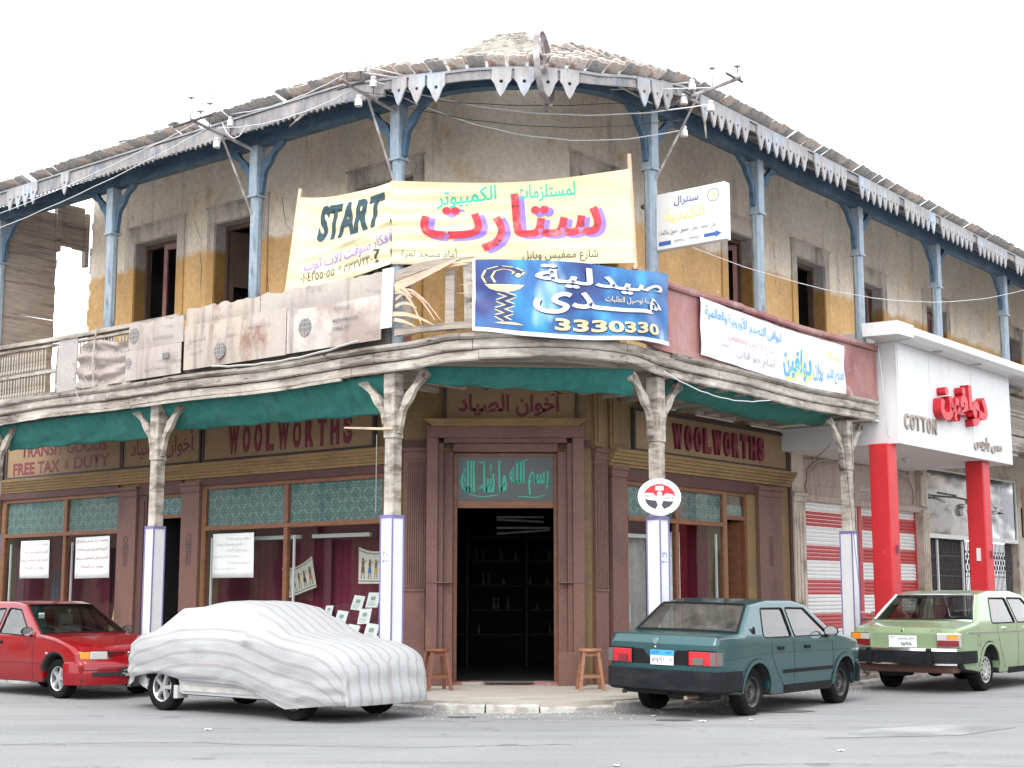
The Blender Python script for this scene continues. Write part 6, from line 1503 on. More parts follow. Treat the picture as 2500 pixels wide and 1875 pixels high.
            k.lathe([(.055, f * h * .3), (.055, f * h * .8), (.02, f * h * .86), (0, f * h * .86)], n=16, axis='y'); s.part(k, "rim", s.rimm, smooth=30, parent=Wh, fix=True)
            k = MB(); k.lathe([(r * .89, f * h * .1), (0, f * h * .1)], n=24, axis='y'); s.part(k, "brake_disc", darkm, parent=Wh)
        return Wh
    def wheels(s, xr, xf, y, R, w, rim, sides=(-1, 1)):
        for x in (xr, xf):
            for sy in sides: s.wheel(x, sy * y, R, w, rim, sy)
        k = MB(); k.tube([(xr, -y + .1, R), (xr, y - .1, R)], .035, 8); k.lathe([(0, -.12), (.10, -.08), (.12, 0), (.10, .08), (0, .12)], (xr, 0, R - .01), 12, 'y'); k.tube([(xf, -y + .1, R - .03), (xf, y - .1, R - .03)], .03, 6); s.part(k, "axle", underm, smooth=40)
        k = MB(); k.box(xr - .3, xf + .1, -.5, .5, .27, .35); s.part(k, "underbody", underm)
    def seats(s, xf, xr, m):
        for x in (xf, xr):
            for y in ((-.36, .36) if x == xf else (0,)):
                w = .24 if x == xf else .58
                k = MB(); k.box(x - .25, x + .25, y - w, y + w, .44, .58); k.hexa([(x - .28, y - w, .56), (x - .14, y - w, .56), (x - .14, y + w, .56), (x - .28, y + w, .56), (x - .44, y - w, 1.02), (x - .34, y - w, 1.02), (x - .34, y + w, 1.02), (x - .44, y + w, 1.02)])
                if x == xf: k.box(x - .47, x - .38, y - .12, y + .12, 1.04, 1.22)
                s.part(k, "seat", m, bevel=.04)
        k = MB(); k.hexa([(xf + .48, -.62, .5), (xf + .9, -.62, .5), (xf + .9, .62, .5), (xf + .48, .62, .5), (xf + .55, -.62, .86), (xf + .9, -.62, .90), (xf + .9, .62, .90), (xf + .55, .62, .86)]); s.part(k, "dashboard", darkm, bevel=.03)
        k = MB(); c = Vector((xf + .38, .36, .84)); k.tube([c + Vector((.07 * sin(a), .18 * cos(a), .17 * sin(a))) for a in [2 * pi * i / 18 for i in range(19)]], .013, 5, caps=False); s.part(k, "steering_wheel", darkm)
    def bumper(s, path_, prof, m, name="bumper", parent=None):
        """path_: plan points (x, y); prof: (out, z)"""
        k = MB(); n = len(path_); vs = []
        for i, p in enumerate(path_):
            a = Vector(path_[max(i - 1, 0)]); b = Vector(path_[min(i + 1, n - 1)]); d = (b - a).normalized(); nn = Vector((d.y, -d.x))
            vs += [(p[0] + nn.x * o_, p[1] + nn.y * o_, z) for o_, z in prof]
        q = len(prof); k.add(vs, [(a * q + j, a * q + (j + 1) % q, (a + 1) * q + (j + 1) % q, (a + 1) * q + j) for a in range(n - 1) for j in range(q)] + [tuple(range(q)), tuple(range(n * q - 1, n * q - 1 - q, -1))])
        return s.part(k, name, m, fix=True, smooth=35, parent=parent)
    def bx(s, name, m, *b, M=None, bevel=0, parent=None, label=None): k = MB(); k.box(*b); return s.part(k, name, m, M=M, bevel=bevel, parent=parent, label=label)
    def mirror_(s, x, y, z, m, facing=1):
        sy = 1 if y > 0 else -1; k = MB(); k.lathe([(0, -.05), (.05, -.045), (.085, 0), (.088, .03), (.0, .03)], n=14, axis='x'); k.v = [(a * 1 * -facing, b * 1.15, c_ * .8) for a, b, c_ in k.v]; k.tube([(0, 0, -.03), (-.0, -sy * .12, -.08)], .02, 6)
        o = s.part(k, "wing_mirror", m, M=T(x, y, z), smooth=40, fix=True)
        k = MB(); k.lathe([(0, 0), (.078, 0)], n=14, axis='x'); k.v = [(-facing * .032, b * 1.15, c_ * .8) for a, b, c_ in k.v]; s.part(k, "mirror_glass", chrome, parent=o)

def carpaint(name, col, rough=.28, dirt=.25, coat=.7, metal=0):
    m = mat(name, col, rough, metal=metal, layers=[(tuple(c * .8 + .02 for c in col), (1.4, 1.4, 3), .62, .14)], coat=coat, spec=.15, bump=(.012, 3)); return m
underm = mat("underbody_black", (.018, .018, .018), .9); darkm = mat("black_plastic", (.009, .0095, .011), .6, spec=.15, grain=(.15, 10)); tyre_m = mat("tyre_rubber", (.010, .010, .011), .9, spec=.08, layers=[((.020, .0195, .018), (3, 3, 3), .58, .1)], grain=(.2, 20), bump=(.2, 40))
bump_m = mat("bumper_plastic", (.011, .012, .015), .6, spec=.12, layers=[((.025, .025, .028), (2, 2, 6), .60, .12)], grain=(.15, 14))
chrome = mat("chrome", (.80, .81, .82), .12, metal=1); alloy = mat("alloy", (.62, .63, .64), .3, metal=.8); black_steel = mat("black_steel_rim", (.015, .017, .019), .5, layers=[((.09, .085, .08), (5, 5, 5), .58, .1)])
lamp_red = mat("lamp_red", (.46, .005, .012), .15, coat=.8); lamp_dark = mat("lamp_dark_red", (.16, .008, .012), .2, coat=.8); lamp_clear = mat("lamp_clear", (.10, .097, .094), .2, coat=.8); lamp_orange = mat("lamp_orange", (.80, .24, .02), .2, coat=.8); lamp_white = mat("lamp_white", (.42, .42, .41), .2, coat=.8); gap_m = mat("panel_gap", (.012, .013, .014), .9)
plate_w = mat("plate_white", (.62, .63, .64), .5); plate_b = mat("plate_blue", (.03, .30, .70), .5)
cglass = glass_mat("car_glass", (.55, .60, .58), .10, .02); cglass_dusty = glass_mat("dusty_car_glass", (.55, .55, .50), .05, .04, .11); cglass_side = glass_mat("bright_side_glass", (.42, .45, .43), .14, .02, wave=.35, gcol=.75)
seat_grey = mat("seat_cloth_grey", (.16, .15, .14), .9); seat_dark = mat("seat_cloth_dark", (.06, .045, .04), .9)
def carM(x, y, yaw, sc, roll=0): 
    f = Vector((sin(yaw), cos(yaw), 0)); l_ = Vector((-cos(yaw), sin(yaw), 0)); M = Matrix.Identity(4); M.col[0][:3] = f; M.col[1][:3] = l_; M.col[3][:3] = (x, y, 0); return M @ Matrix.Rotation(roll, 4, 'X') @ Matrix.Scale(sc, 4)
def arch(xc, r, z0, n=12):
    """wheel arch outline on the underside, walked from front to rear"""
    a0 = math.asin(max(-1, min(1, (z0 - .30) / r))); return [(xc + r * cos(a0 + (pi - 2 * a0) * i / n), .30 + r * sin(a0 + (pi - 2 * a0) * i / n), 0) for i in range(n + 1)]

# ---- teal saloon, seen from behind
teal = carpaint("teal_paint", (.026, .080, .084), .28, metal=.4)
class Teal(Car):
    gm = cglass_dusty; seal = (.013, darkm); bow = (.07, .05)
    rimm = black_steel
    def holes(s): return [fillet([(*p, .04) for p in w], 3) for w in s.win]
    win = [[(-.98, .945), (-.16, .945), (-.16, 1.31), (-.70, 1.31), (-.90, 1.20)], [(-.08, .945), (.95, .945), (.46, 1.30), (-.08, 1.315)]]
    win = [[(-.92, .945), (-.16, .945), (-.16, 1.30), (-.74, 1.30)], [(-.08, .945), (.93, .945), (.44, 1.295), (-.08, 1.305)]]
    def sidewindows(s):
        for w in s.win:
            for sy in (-1, 1): s.sidepane(w, sy, cglass_side, darkm)
def Wteal(x, z):
    w = .815 - .075 * max(0, (abs(x) - 1.45) / .65) ** 2
    if z > .93: w -= (z - .93) * .40
    w -= .03 * max(0, (.62 - z) / .35) ** 2 + .012 * max(0, (z - .72) / .25) * (z <= .93) + .012 * (z > .93)
    return w
c = Teal("teal_saloon", "dusty dark teal saloon car with black bumpers parked in front of the right corner post", carM(3.02, 19.1, radians(37.7), 1.0, .022), teal,
    [(-1.98, .34, .05), (-2.03, .50, .03), (-2.04, .88, .03), (-1.98, .975, .02), (-1.45, 1.005, .06), (-1.0, 1.345, .07), (-.5, 1.40, .3), (.2, 1.395, .3), (.52, 1.345, .08), (1.08, .985, .06), (1.95, .875, .08), (2.03, .75, .03), (2.0, .36, .05)],
    [(1.86, .27, .02)] + arch(1.38, .365, .27) + [(.95, .24, 0), (-.68, .24, 0)] + arch(-1.11, .365, .27) + [(-1.55, .29, .02), (-1.9, .31, .02)],
    Wteal, [(-1.47, -1.0, 1.02), (.52, 1.09, .99)])
c.wheels(-1.11, 1.38, .655, .298, .19, 'steel'); c.seats(.28, -.62, seat_grey)
c.bumper([(-1.50, .825), (-1.85, .815), (-2.04, .78), (-2.10, .66), (-2.11, .3), (-2.11, -.3), (-2.10, -.66), (-2.04, -.78), (-1.85, -.815), (-1.50, -.825)][::-1], [(0, .34), (.05, .31), (.055, .50), (.04, .565), (0, .57)], bump_m)
c.bumper([(1.78, -.79), (1.92, -.76), (2.05, -.68), (2.09, -.5), (2.10, .5), (2.05, .68), (1.92, .76), (1.78, .79)][::-1] [::-1], [(0, .30), (.05, .30), (.07, .50), (.04, .55), (0, .56)], bump_m)
for sy in (-1, 1):
    def q(a, b): lo, hi = sorted((sy * a, sy * b)); return lo, hi
    L_ = MB(); L_.box(-2.065, -2.02, *q(.40, .755), .635, .80); hs = c.part(L_, "tail_lamp", lamp_red, bevel=.008)
    for (a, b, z0, z1, m_) in ((.46, .60, .645, .725, lamp_clear if sy < 0 else lamp_dark), (.685, .752, .64, .795, lamp_clear)): c.bx("lens", m_, -2.072, -2.066, *q(a, b), z0, z1, parent=hs)
    c.bx("lens_frame", darkm, -2.068, -2.03, *q(.385, .398), .63, .805, parent=hs); c.bx("side_lens", lamp_clear, -2.05, -1.93, *q(.755, .775), .64, .795, parent=hs)
    c.bx("lens_bar", darkm, -2.07, -2.03, *q(.39, .76), .802, .812, parent=hs)
c.bx("plate_recess", darkm, -2.052, -2.04, -.38, .38, .63, .805)
pl = c.bx("number_plate", plate_w, -2.068, -2.056, -.20, .12, .625, .80); k = MB(); k.box(-2.0705, -2.0685, -.20, .12, .765, .80); k.box(-2.0705, -2.0685, -.203, .123, .735, .798); c.part(k, "plate_band", plate_b, parent=pl)
MP = frame(Vector((-2.071, 0, 0)), Vector((0, -1, 0)), Vector((1, 0, 0)))
letter(pl, "EGYPT", -.10, .01, .752, .782, -.002, ink_black, 0, M=MP); letter(pl, ar("مصر"), .09, .17, .752, .785, -.002, ink_black, 0, M=MP); letter(pl, "٧٣٤٣", -.10, .03, .65, .71, -.001, ink_black, .02, M=MP); letter(pl, ar("ط ع ا"), .06, .18, .65, .715, -.001, ink_black, .02, M=MP); k = MB(); k.box(-2.072, -2.0705, -.042, -.038, .63, .73); c.part(k, "plate_line", ink_black, parent=pl)
k = MB(); k.lathe([(0, -2.056), (.036, -2.056), (.040, -2.05), (.040, -2.03)], (0, .06, .905), 18, 'x'); c.part(k, "badge", mat("grey_badge", (.20, .26, .30), .3, metal=.5), smooth=40); k = MB(); k.lathe([(0, -2.06), (.013, -2.058), (.013, -2.03)], (0, .06, .835), 10, 'x'); c.part(k, "boot_lock", chrome)
c.strip([(-2.03, .965), (-1.50, .985)], .008, "boot_gap", gap_m, (-1, 1), -.04 + .042)
c.strip([(-.72, .94), (-.72, .72), (-.58, .52), (-.40, .36), (-.36, .27)], .009, "door_gap", gap_m); c.strip([(-.12, .94), (-.10, .27)], .009, "door_gap", gap_m); c.strip([(1.0, .95), (1.02, .60), (.98, .27)], .009, "door_gap", gap_m)
c.strip([(-.36, .30), (.97, .30)], .10, "sill_trim", bump_m, th=.012); c.strip([(-.42, .52), (-.13, .52)], .045, "rub_strip", bump_m, th=.014); c.strip([(-.09, .52), (.98, .52)], .045, "rub_strip", bump_m, th=.014)
for xa in (1.38, -1.11): c.strip([(xa + .375 * cos(a), .30 + .375 * sin(a)) for a in [pi * i / 16 for i in range(17)]], .045, "arch_lip", teal, th=.022)
c.strip([(-1.95, .70), (-.75, .76), (1.9, .74)], .004, "body_crease", gap_m)
for x in (-.56, .18):
    for sy in (-1, 1): c.bx("door_handle", darkm, x, x + .14, *sorted((sy * (Wteal(x, .80) - .004), sy * (Wteal(x, .80) + .022))), .79, .835, bevel=.008)
k = MB(); k.lathe([(0, 0), (.028, .002), (.05, .0), (.052, -.006)], n=16, axis='y'); k.v = [(a * .8, -b, z * 1.5) for a, b, z in k.v]
for sy in (-1, 1): c.part(k, "pillar_vent", darkm, M=T(-1.13, sy * (Wteal(-1.13, 1.01) + .006), 1.01) @ (Matrix.Identity(4) if sy < 0 else Matrix.Scale(-1, 4, (0, 1, 0))), smooth=40)
c.mirror_(.80, -.90, 1.0, darkm); c.mirror_(.80, .90, 1.0, darkm)
k = MB(); k.tube([(-1.7, -.34, .25), (-2.06, -.36, .255)], .024, 10); c.part(k, "exhaust_pipe", mat("rusty_exhaust", (.30, .22, .15), .6, metal=.5), smooth=60)
k = MB(); k.box(-1.75, -1.4, -.5, .1, .20, .34); c.part(k, "silencer", underm, bevel=.05); k = MB(); k.box(-1.9, -1.5, .0, .6, .26, .36); c.part(k, "fuel_tank", underm, bevel=.03)
c.bx("rear_shelf", mat("pale_shelf", (.42, .40, .36), .9), -1.38, -.95, -.55, .55, .97, .99); c.bx("tow_hook", iron_dark, -2.1, -2.0, .50, .52, .26, .31)
for sy in (-1, 1): c.bx("headlamp", lamp_white, 1.98, 2.035, *sorted((sy * .45, sy * .72)), .62, .78)

# ---- pale green saloon
greenp = carpaint("pale_green_paint", (.205, .275, .155), .25)
class Green(Teal):
    gm = cglass; seal = (.018, chrome); bow = (.07, .06); rimm = mat("silver_rim", (.42, .41, .39), .4, metal=.5)
    win = [[(-1.13, .965), (-.93, .965), (-.93, 1.26)], [(-.87, .965), (-.18, .965), (-.18, 1.335), (-.70, 1.335)], [(-.10, .965), (.95, .965), (.48, 1.33), (-.10, 1.34)]]
    win = [[(-1.10, .965), (-.17, .965), (-.17, 1.325), (-.80, 1.325)], [(-.09, .965), (.97, .965), (.50, 1.32), (-.09, 1.33)]]
def Wgreen(x, z):
    w = .845 - .06 * max(0, (abs(x) - 1.6) / .75) ** 2
    if z > .95: w -= (z - .95) * .42 + .012
    w -= .04 * max(0, (.60 - z) / .35) ** 2 + .015 * max(0, (z - .80) / .15) * (z <= .95)
    return w
c = Green("green_saloon", "old pale green saloon car with heavy black and chrome bumper, parked before the red pillars", carM(7.45, 23.7, radians(39.7), 1.055), greenp,
    [(-2.20, .36, .05), (-2.30, .52, .03), (-2.31, .84, .03), (-2.27, .90, .02), (-2.1, .925, .08), (-1.66, .985, .08), (-1.14, 1.375, .08), (-.7, 1.43, .3), (.2, 1.43, .3), (.58, 1.375, .08), (1.16, 1.0, .06), (2.15, .90, .08), (2.3, .80, .05), (2.28, .36, .05)],
    [(1.85, .27, .02)] + arch(1.39, .375, .27) + [(.95, .24, 0), (-.82, .24, 0)] + arch(-1.25, .375, .27) + [(-1.70, .29, .02), (-2.1, .33, .02)],
    Wgreen, [(-1.68, -1.14, 1.0), (.58, 1.17, 1.0)])
c.wheels(-1.25, 1.39, .68, .305, .18, 'cover'); c.seats(.30, -.72, seat_dark)
bp_ = [(-1.80, .86), (-2.20, .85), (-2.36, .78), (-2.40, .60), (-2.42, 0), (-2.40, -.60), (-2.36, -.78), (-2.20, -.85), (-1.80, -.86)][::-1]
bmp = c.bumper(bp_, [(0, .42), (.04, .42), (.07, .455), (.07, .56), (.04, .59), (0, .59)], bump_m)
c.bumper(bp_[2:-2], [(.02, .592), (.072, .565), (.074, .61), (.03, .625)], chrome, "bumper_trim", bmp); c.bumper(bp_[2:-2], [(.02, .395), (.05, .395), (.06, .42), (.02, .42)], chrome, "bumper_trim", bmp)
c.bumper(bp_[1:-1], [(.068, .50), (.076, .50), (.076, .507), (.068, .507)], mat("groove_grey", (.16, .17, .18), .6), "bumper_groove", bmp)
for y in (-.45, .45): c.bx("overrider", darkm, -2.53, -2.46, y - .035, y + .035, .40, .63, bevel=.01)
k = MB(); k.box(-2.34, -2.28, -.76, .76, .56, .62); c.part(k, "bumper_filler", mat("grey_filler", (.18, .20, .19), .6)); k = MB(); k.box(-2.30, -2.05, -.72, .72, .28, .42); c.part(k, "rear_valance", mat("rusty_valance", (.10, .045, .035), .8), bevel=.04)
for sy in (-1, 1):
    hs = c.bx("tail_lamp", chrome, -2.335, -2.28, *sorted((sy * .50, sy * .83)), .645, .835, bevel=.008)
    for (a, b, z0, z1, m_) in ((.515, .65, .745, .825, lamp_white), (.655, .80, .745, .825, lamp_orange), (.515, .81, .655, .738, lamp_dark)): c.bx("lens", m_, -2.345, -2.336, *sorted((sy * a, sy * b)), z0, z1, parent=hs)
pl = c.bx("number_plate", plate_w, -2.330, -2.318, -.21, .21, .635, .80, bevel=.004)
MP = frame(Vector((-2.331, 0, 0)), Vector((0, -1, 0)), Vector((1, 0, 0)))
letter(pl, "١٥٩٨", -.02, .14, .66, .71, -.002, ink_black, .02, M=MP); letter(pl, ar("ملاكى بورسعيد"), -.07, .18, .745, .78, -.002, ink_black, .0, M=MP); letter(pl, ar("مصر"), -.19, -.12, .76, .79, -.002, price_ink, 0, M=MP)
MP2 = frame(Vector((-2.3125, 0, 0)), Vector((0, -1, 0)), Vector((1, 0, 0)))
letter(c.T, "VOLVO", -.60, -.42, .865, .888, -.002, chrome, .02, M=MP2); letter(c.T, "244 DL", .42, .58, .865, .888, -.002, chrome, .01, M=MP2); c.bx("boot_lock", chrome, -2.325, -2.31, -.02, .02, .85, .89, bevel=.005)
c.strip([(-2.05, .84), (2.2, .84)], .016, "waist_trim", chrome, th=.006); 
c.strip([(-.90, .96), (-.90, .80), (-.80, .56), (-.62, .30)], .009, "door_gap", gap_m); c.strip([(-.13, .96), (-.11, .27)], .009, "door_gap", gap_m); c.strip([(1.0, .96), (1.03, .6), (.98, .27)], .009, "door_gap", gap_m); c.strip([(-.5, .27), (.97, .27)], .09, "sill_trim", darkm, th=.008)
for xa in (1.39, -1.25): c.strip([(xa + .385 * cos(a), .30 + .385 * sin(a)) for a in [pi * i / 16 for i in range(17)]], .03, "arch_lip", greenp, th=.02)
c.strip([(-1.72, .80), (-1.60, .80), (-1.60, .66), (-1.72, .66), (-1.72, .80)], .006, "fuel_flap", gap_m, (-1,))
for x in (-.72, .16):
    for sy in (-1, 1): c.bx("door_handle", chrome, x, x + .13, *sorted((sy * (Wgreen(x, .89) - .004), sy * (Wgreen(x, .89) + .02))), .875, .905, bevel=.006)
c.mirror_(.78, -.92, 1.03, chrome); k = MB(); k.box(-1.85, -1.5, .2, .6, .2, .33); c.part(k, "silencer", underm, bevel=.04)

# ---- red hatchback, seen from the front right
redp = carpaint("red_paint", (.23, .002, .006), .2)
class Red(Teal):
    gm = cglass; seal = (.014, darkm); rimm = alloy; bow = (.20, .12)
    win = [[(-1.30, .93), (-.42, .93), (-.40, 1.31), (-1.05, 1.28)], [(-.34, .93), (.55, .90), (.03, 1.29), (-.32, 1.315)]]
def Wred(x, z):
    w = .835 - .06 * max(0, (x - 1.25) / .75) ** 2 - .06 * max(0, (-x - 1.4) / .6) ** 2
    if z > .90: w -= (z - .90) * .40
    w -= .05 * max(0, (.60 - z) / .35) ** 2 + .03 * max(0, (z - .68) / .25) * (z <= .90) + .03 * (z > .90)
    return w
c = Red("red_hatchback", "glossy red hatchback with alloy wheels parked nose to tail behind the covered car", carM(-6.91, 21.94, radians(129.8), .955), redp,
    [(-1.88, .34, .05), (-1.96, .55, .05), (-1.93, .92, .06), (-1.45, 1.33, .1), (-.9, 1.41, .3), (-.2, 1.41, .3), (.10, 1.36, .08), (.78, .93, .08), (1.2, .885, .3), (1.75, .76, .15), (1.93, .67, .04), (1.965, .57, .02), (2.02, .50, .05), (2.0, .24, .04)],
    [(1.80, .20, .02)] + arch(1.27, .345, .24) + [(.88, .22, 0), (-.82, .22, 0)] + arch(-1.24, .345, .24) + [(-1.62, .26, .02), (-1.8, .30, .02)],
    Wred, [(-1.94, -1.42, .97), (.10, .79, .93)])
c.wheels(-1.24, 1.27, .675, .29, .185, 'alloy'); c.seats(.12, -.68, mat("seat_tan", (.28, .24, .20), .9))
for sy in (-1, 1):
    def yy(a, b): return sorted((sy * a, sy * b))
    hl = c.bx("headlamp", lamp_white, 1.90, 1.978, *yy(.37, .61), .575, .695, bevel=.012); c.bx("indicator", lamp_orange, 1.84, 1.970, *yy(.615, .735), .58, .693, bevel=.012, parent=hl)
    c.bx("lamp_rim", redp, 1.86, 1.985, *yy(.36, .72), .697, .708, parent=hl)
for z in (.595, .635, .672): c.bx("grille_bar", redp, 1.93, 1.975, -.34, .34, z, z + .016, bevel=.004)
c.bx("grille", underm, 1.90, 1.962, -.345, .345, .585, .695)
k = MB(); k.lathe([(.042, 1.985), (.05, 1.99), (.05, 1.97)], (0, 0, .64), 18, 'x'); k.tube([(1.985, -.05, .64), (1.985, .05, .64)], .005, 4); c.part(k, "badge", chrome)
bpth = [(1.645, -.815), (1.80, -.80), (1.95, -.74), (2.01, -.62), (2.03, -.2), (2.04, 0), (2.03, .2), (2.01, .62), (1.95, .74), (1.80, .80), (1.645, .815)]
bm2 = c.bumper(bpth, [(0, .21), (.02, .21), (.045, .30), (.05, .50), (.02, .545), (0, .55)], redp)
c.bumper(bpth[3:-3], [(.03, .335), (.052, .335), (.052, .395), (.03, .395)], underm, "air_intake", bm2); c.bumper(bpth[2:-2], [(.03, .42), (.054, .42), (.054, .43), (.03, .43)], gap_m, "bumper_groove", bm2)
pl = c.bx("number_plate", mat("plate_black", (.02, .022, .025), .5), 2.10, 2.108, -.24, .24, .32, .46, bevel=.004); MP = frame(Vector((2.11, 0, 0)), Vector((0, 1, 0)), Vector((-1, 0, 0)))
letter(pl, "٣٥٨٥٢", -.22, .02, .335, .39, -.002, plate_w, .02, M=MP); letter(pl, ar("السويس"), -.2, .0, .41, .45, -.002, plate_w, 0, M=MP); letter(pl, "٣", .06, .18, .35, .43, -.002, plate_w, .02, M=MP)
c.strip([(.66, .90), (.70, .62), (.66, .24)], .008, "door_gap", gap_m); c.strip([(-.38, .92), (-.36, .24)], .008, "door_gap", gap_m); c.strip([(-1.1, .92), (-.95, .60), (-.80, .3)], .008, "door_gap", gap_m); c.strip([(.80, .90), (1.70, .73)], .007, "bonnet_gap", gap_m, off=.004)
c.strip([(-.8, .50), (.93, .50)], .005, "body_crease", gap_m); c.strip([(1.05, .66), (1.10, .66)], .03, "side_repeater", lamp_white, th=.012)
for x in (-1.02 + .1, .0 - .32):
    for sy in (-1, 1): c.bx("door_handle", darkm, x, x + .14, *sorted((sy * (Wred(x, .79) - .004), sy * (Wred(x, .79) + .018))), .775, .82, bevel=.008)
c.mirror_(.60, -.90, .97, darkm, -1); c.mirror_(.60, .90, .97, darkm, -1)
for a, b in (((.78, .30, .955), (.56, -.25, 1.085)), ((.78, -.15, .955), (.62, -.58, 1.06))): k = MB(); k.tube([a, b], .008, 5); k.tube([Vector(a).lerp(Vector(b), .3), Vector(b)], .013, 4); c.part(k, "wiper", darkm)
c.bx("cowl", darkm, .70, .84, -.62, .62, .90, .925, bevel=.02); c.bx("sticker", paper_m, .30, .31, -.52, -.42, 1.16, 1.24); k = MB(); k.box(.05, .09, -.10, .10, 1.23, 1.29); c.part(k, "rear_view_mirror", darkm)
for y in (-.2, .25): k = MB(); k.lathe([(.012, 0), (.012, .012), (0, .014)], (.98, y, .905), 8); c.part(k, "washer_jet", porcelain)

# ---- saloon under a striped cloth cover
cov = bpy.data.materials.new("striped_cover_cloth"); cov.use_nodes = True; n_, l_ = cov.node_tree.nodes, cov.node_tree.links; pb = n_['Principled BSDF']; pb.inputs['Roughness'].default_value = .9
at = n_.new("ShaderNodeAttribute"); at.attribute_name = "girth"; fx = n_.new("ShaderNodeMath"); fx.operation = 'MULTIPLY'; fx.inputs[1].default_value = 1 / .165; l_.new(at.outputs['Fac'], fx.inputs[0])
fr = n_.new("ShaderNodeMath"); fr.operation = 'FRACT'; l_.new(fx.outputs[0], fr.inputs[0])
cr = n_.new("ShaderNodeValToRGB"); l_.new(fr.outputs[0], cr.inputs[0]); cr.color_ramp.interpolation = 'LINEAR'; E_ = cr.color_ramp.elements
WH = (.33, .335, .342, 1); PK = (.245, .225, .22, 1); LT = (.295, .288, .285, 1)
E_[0].position = 0; E_[0].color = WH; E_[1].position = .36; E_[1].color = WH
for p_, c_ in ((.385, PK), (.42, PK), (.44, LT), (.52, LT), (.54, PK), (.575, PK), (.60, WH)): e_ = E_.new(p_); e_.color = c_
tcn = n_.new("ShaderNodeTexCoord"); nz_ = n_.new("ShaderNodeTexNoise"); nz_.inputs['Scale'].default_value = 3; nz_.inputs['Detail'].default_value = 5; l_.new(tcn.outputs['Object'], nz_.inputs[0])
mm = n_.new("ShaderNodeMapRange"); mm.inputs[1].default_value = .35; mm.inputs[2].default_value = .75; mm.inputs[3].default_value = 1.03; mm.inputs[4].default_value = .90; l_.new(nz_.outputs[0], mm.inputs[0])
vs_ = n_.new("ShaderNodeVectorMath"); vs_.operation = 'SCALE'; l_.new(cr.outputs[0], vs_.inputs[0]); l_.new(mm.outputs[0], vs_.inputs['Scale']); l_.new(vs_.outputs[0], pb.inputs['Base Color'])
bn = n_.new("ShaderNodeBump"); bn.inputs['Strength'].default_value = .25; bn.inputs['Distance'].default_value = .02; mpn = n_.new("ShaderNodeMapping"); mpn.inputs['Scale'].default_value = (2.2, 6, 16); l_.new(tcn.outputs['Object'], mpn.inputs[0]); n2_ = n_.new("ShaderNodeTexNoise"); n2_.inputs['Scale'].default_value = 1.2; n2_.inputs['Detail'].default_value = 4; l_.new(mpn.outputs[0], n2_.inputs[0]); l_.new(n2_.outputs[0], bn.inputs['Height']); l_.new(bn.outputs[0], pb.inputs['Normal'])
class Hid(Car):
    gm = cglass; rimm = alloy; seal = (.012, darkm); bow = (.16, .12)
silverp = carpaint("silver_paint", (.50, .51, .52), .3)
def Whid(x, z): return .80 - .12 * max(0, (abs(x) - 1.4) / .6) ** 2 - (.3 * (z - .9) if z > .9 else 0) - .04 * max(0, (.6 - z) / .35) ** 2
c = Hid("covered_car", "saloon car wrapped in a white striped cloth cover with only its wheels and sill showing", carM(-3.04, 18.35, radians(128.4), .97), silverp,
    [(-1.95, .32, .05), (-2.0, .60, .05), (-1.92, .92, .06), (-1.5, .98, .08), (-1.0, 1.32, .1), (-.3, 1.36, .3), (.2, 1.34, .2), (.95, .93, .1), (1.8, .74, .2), (1.97, .6, .05), (1.97, .28, .05)],
    [(1.80, .22, .02)] + arch(1.24, .355, .25) + [(.88, .22, 0), (-.85, .22, 0)] + arch(-1.26, .355, .25) + [(-1.66, .26, .02), (-1.8, .28, .02)], Whid, [])
c.wheels(-1.26, 1.24, .675, .30, .19, 'alloy')
c.strip([(-.83, .31), (.86, .31)], .07, "sill_trim", mat("dirty_white_sill", (.48, .47, .44), .6, grain=(.2, 8)), (-1, 1), th=.02); 
k = MB(); k.box(-.98, -.90, -.80, -.62, .17, .34); k.box(-.98, -.90, .62, .80, .17, .34); c.part(k, "mud_flap", lamp_white, bevel=.01)
def ztop(x):
    P = [(-2.12, .62), (-2.08, .82), (-1.95, .97), (-1.62, 1.04), (-1.25, 1.20), (-.92, 1.36), (-.5, 1.425), (0, 1.425), (.32, 1.375), (.62, 1.23), (.98, 1.03), (1.3, .975), (1.65, .925), (1.88, .865), (2.0, .80), (2.06, .72)]
    if x <= P[0][0]: return P[0][1]
    for (a, b), (c_, d) in zip(P, P[1:]):
        if x <= c_:
            t = (x - a) / (c_ - a); t = t * t * (3 - 2 * t) * .35 + t * .65; return b + (d - b) * t
    return P[-1][1]
def wbelt(x): 
    w = .885 - .30 * max(0, (-x - 1.55) / .60) ** 2.4 - .24 * max(0, (x - 1.65) / .45) ** 2.2
    return w
def hem(x):   # lower edge of the cloth along the sides
    if x < -1.75: return .36 - .10 * min(1, (-x - 1.75) / .3)
    if x < -.8: return .40 + .06 * sin((x + 1.75) / .95 * pi) + .02
    if x < .3: return .42 - .02 * (x + .8)
    if x < 1.2: return .40 - .26 * ((x - .3) / .9) ** 1.2
    return .14 + .07 * min(1, (x - 1.2) / .7)
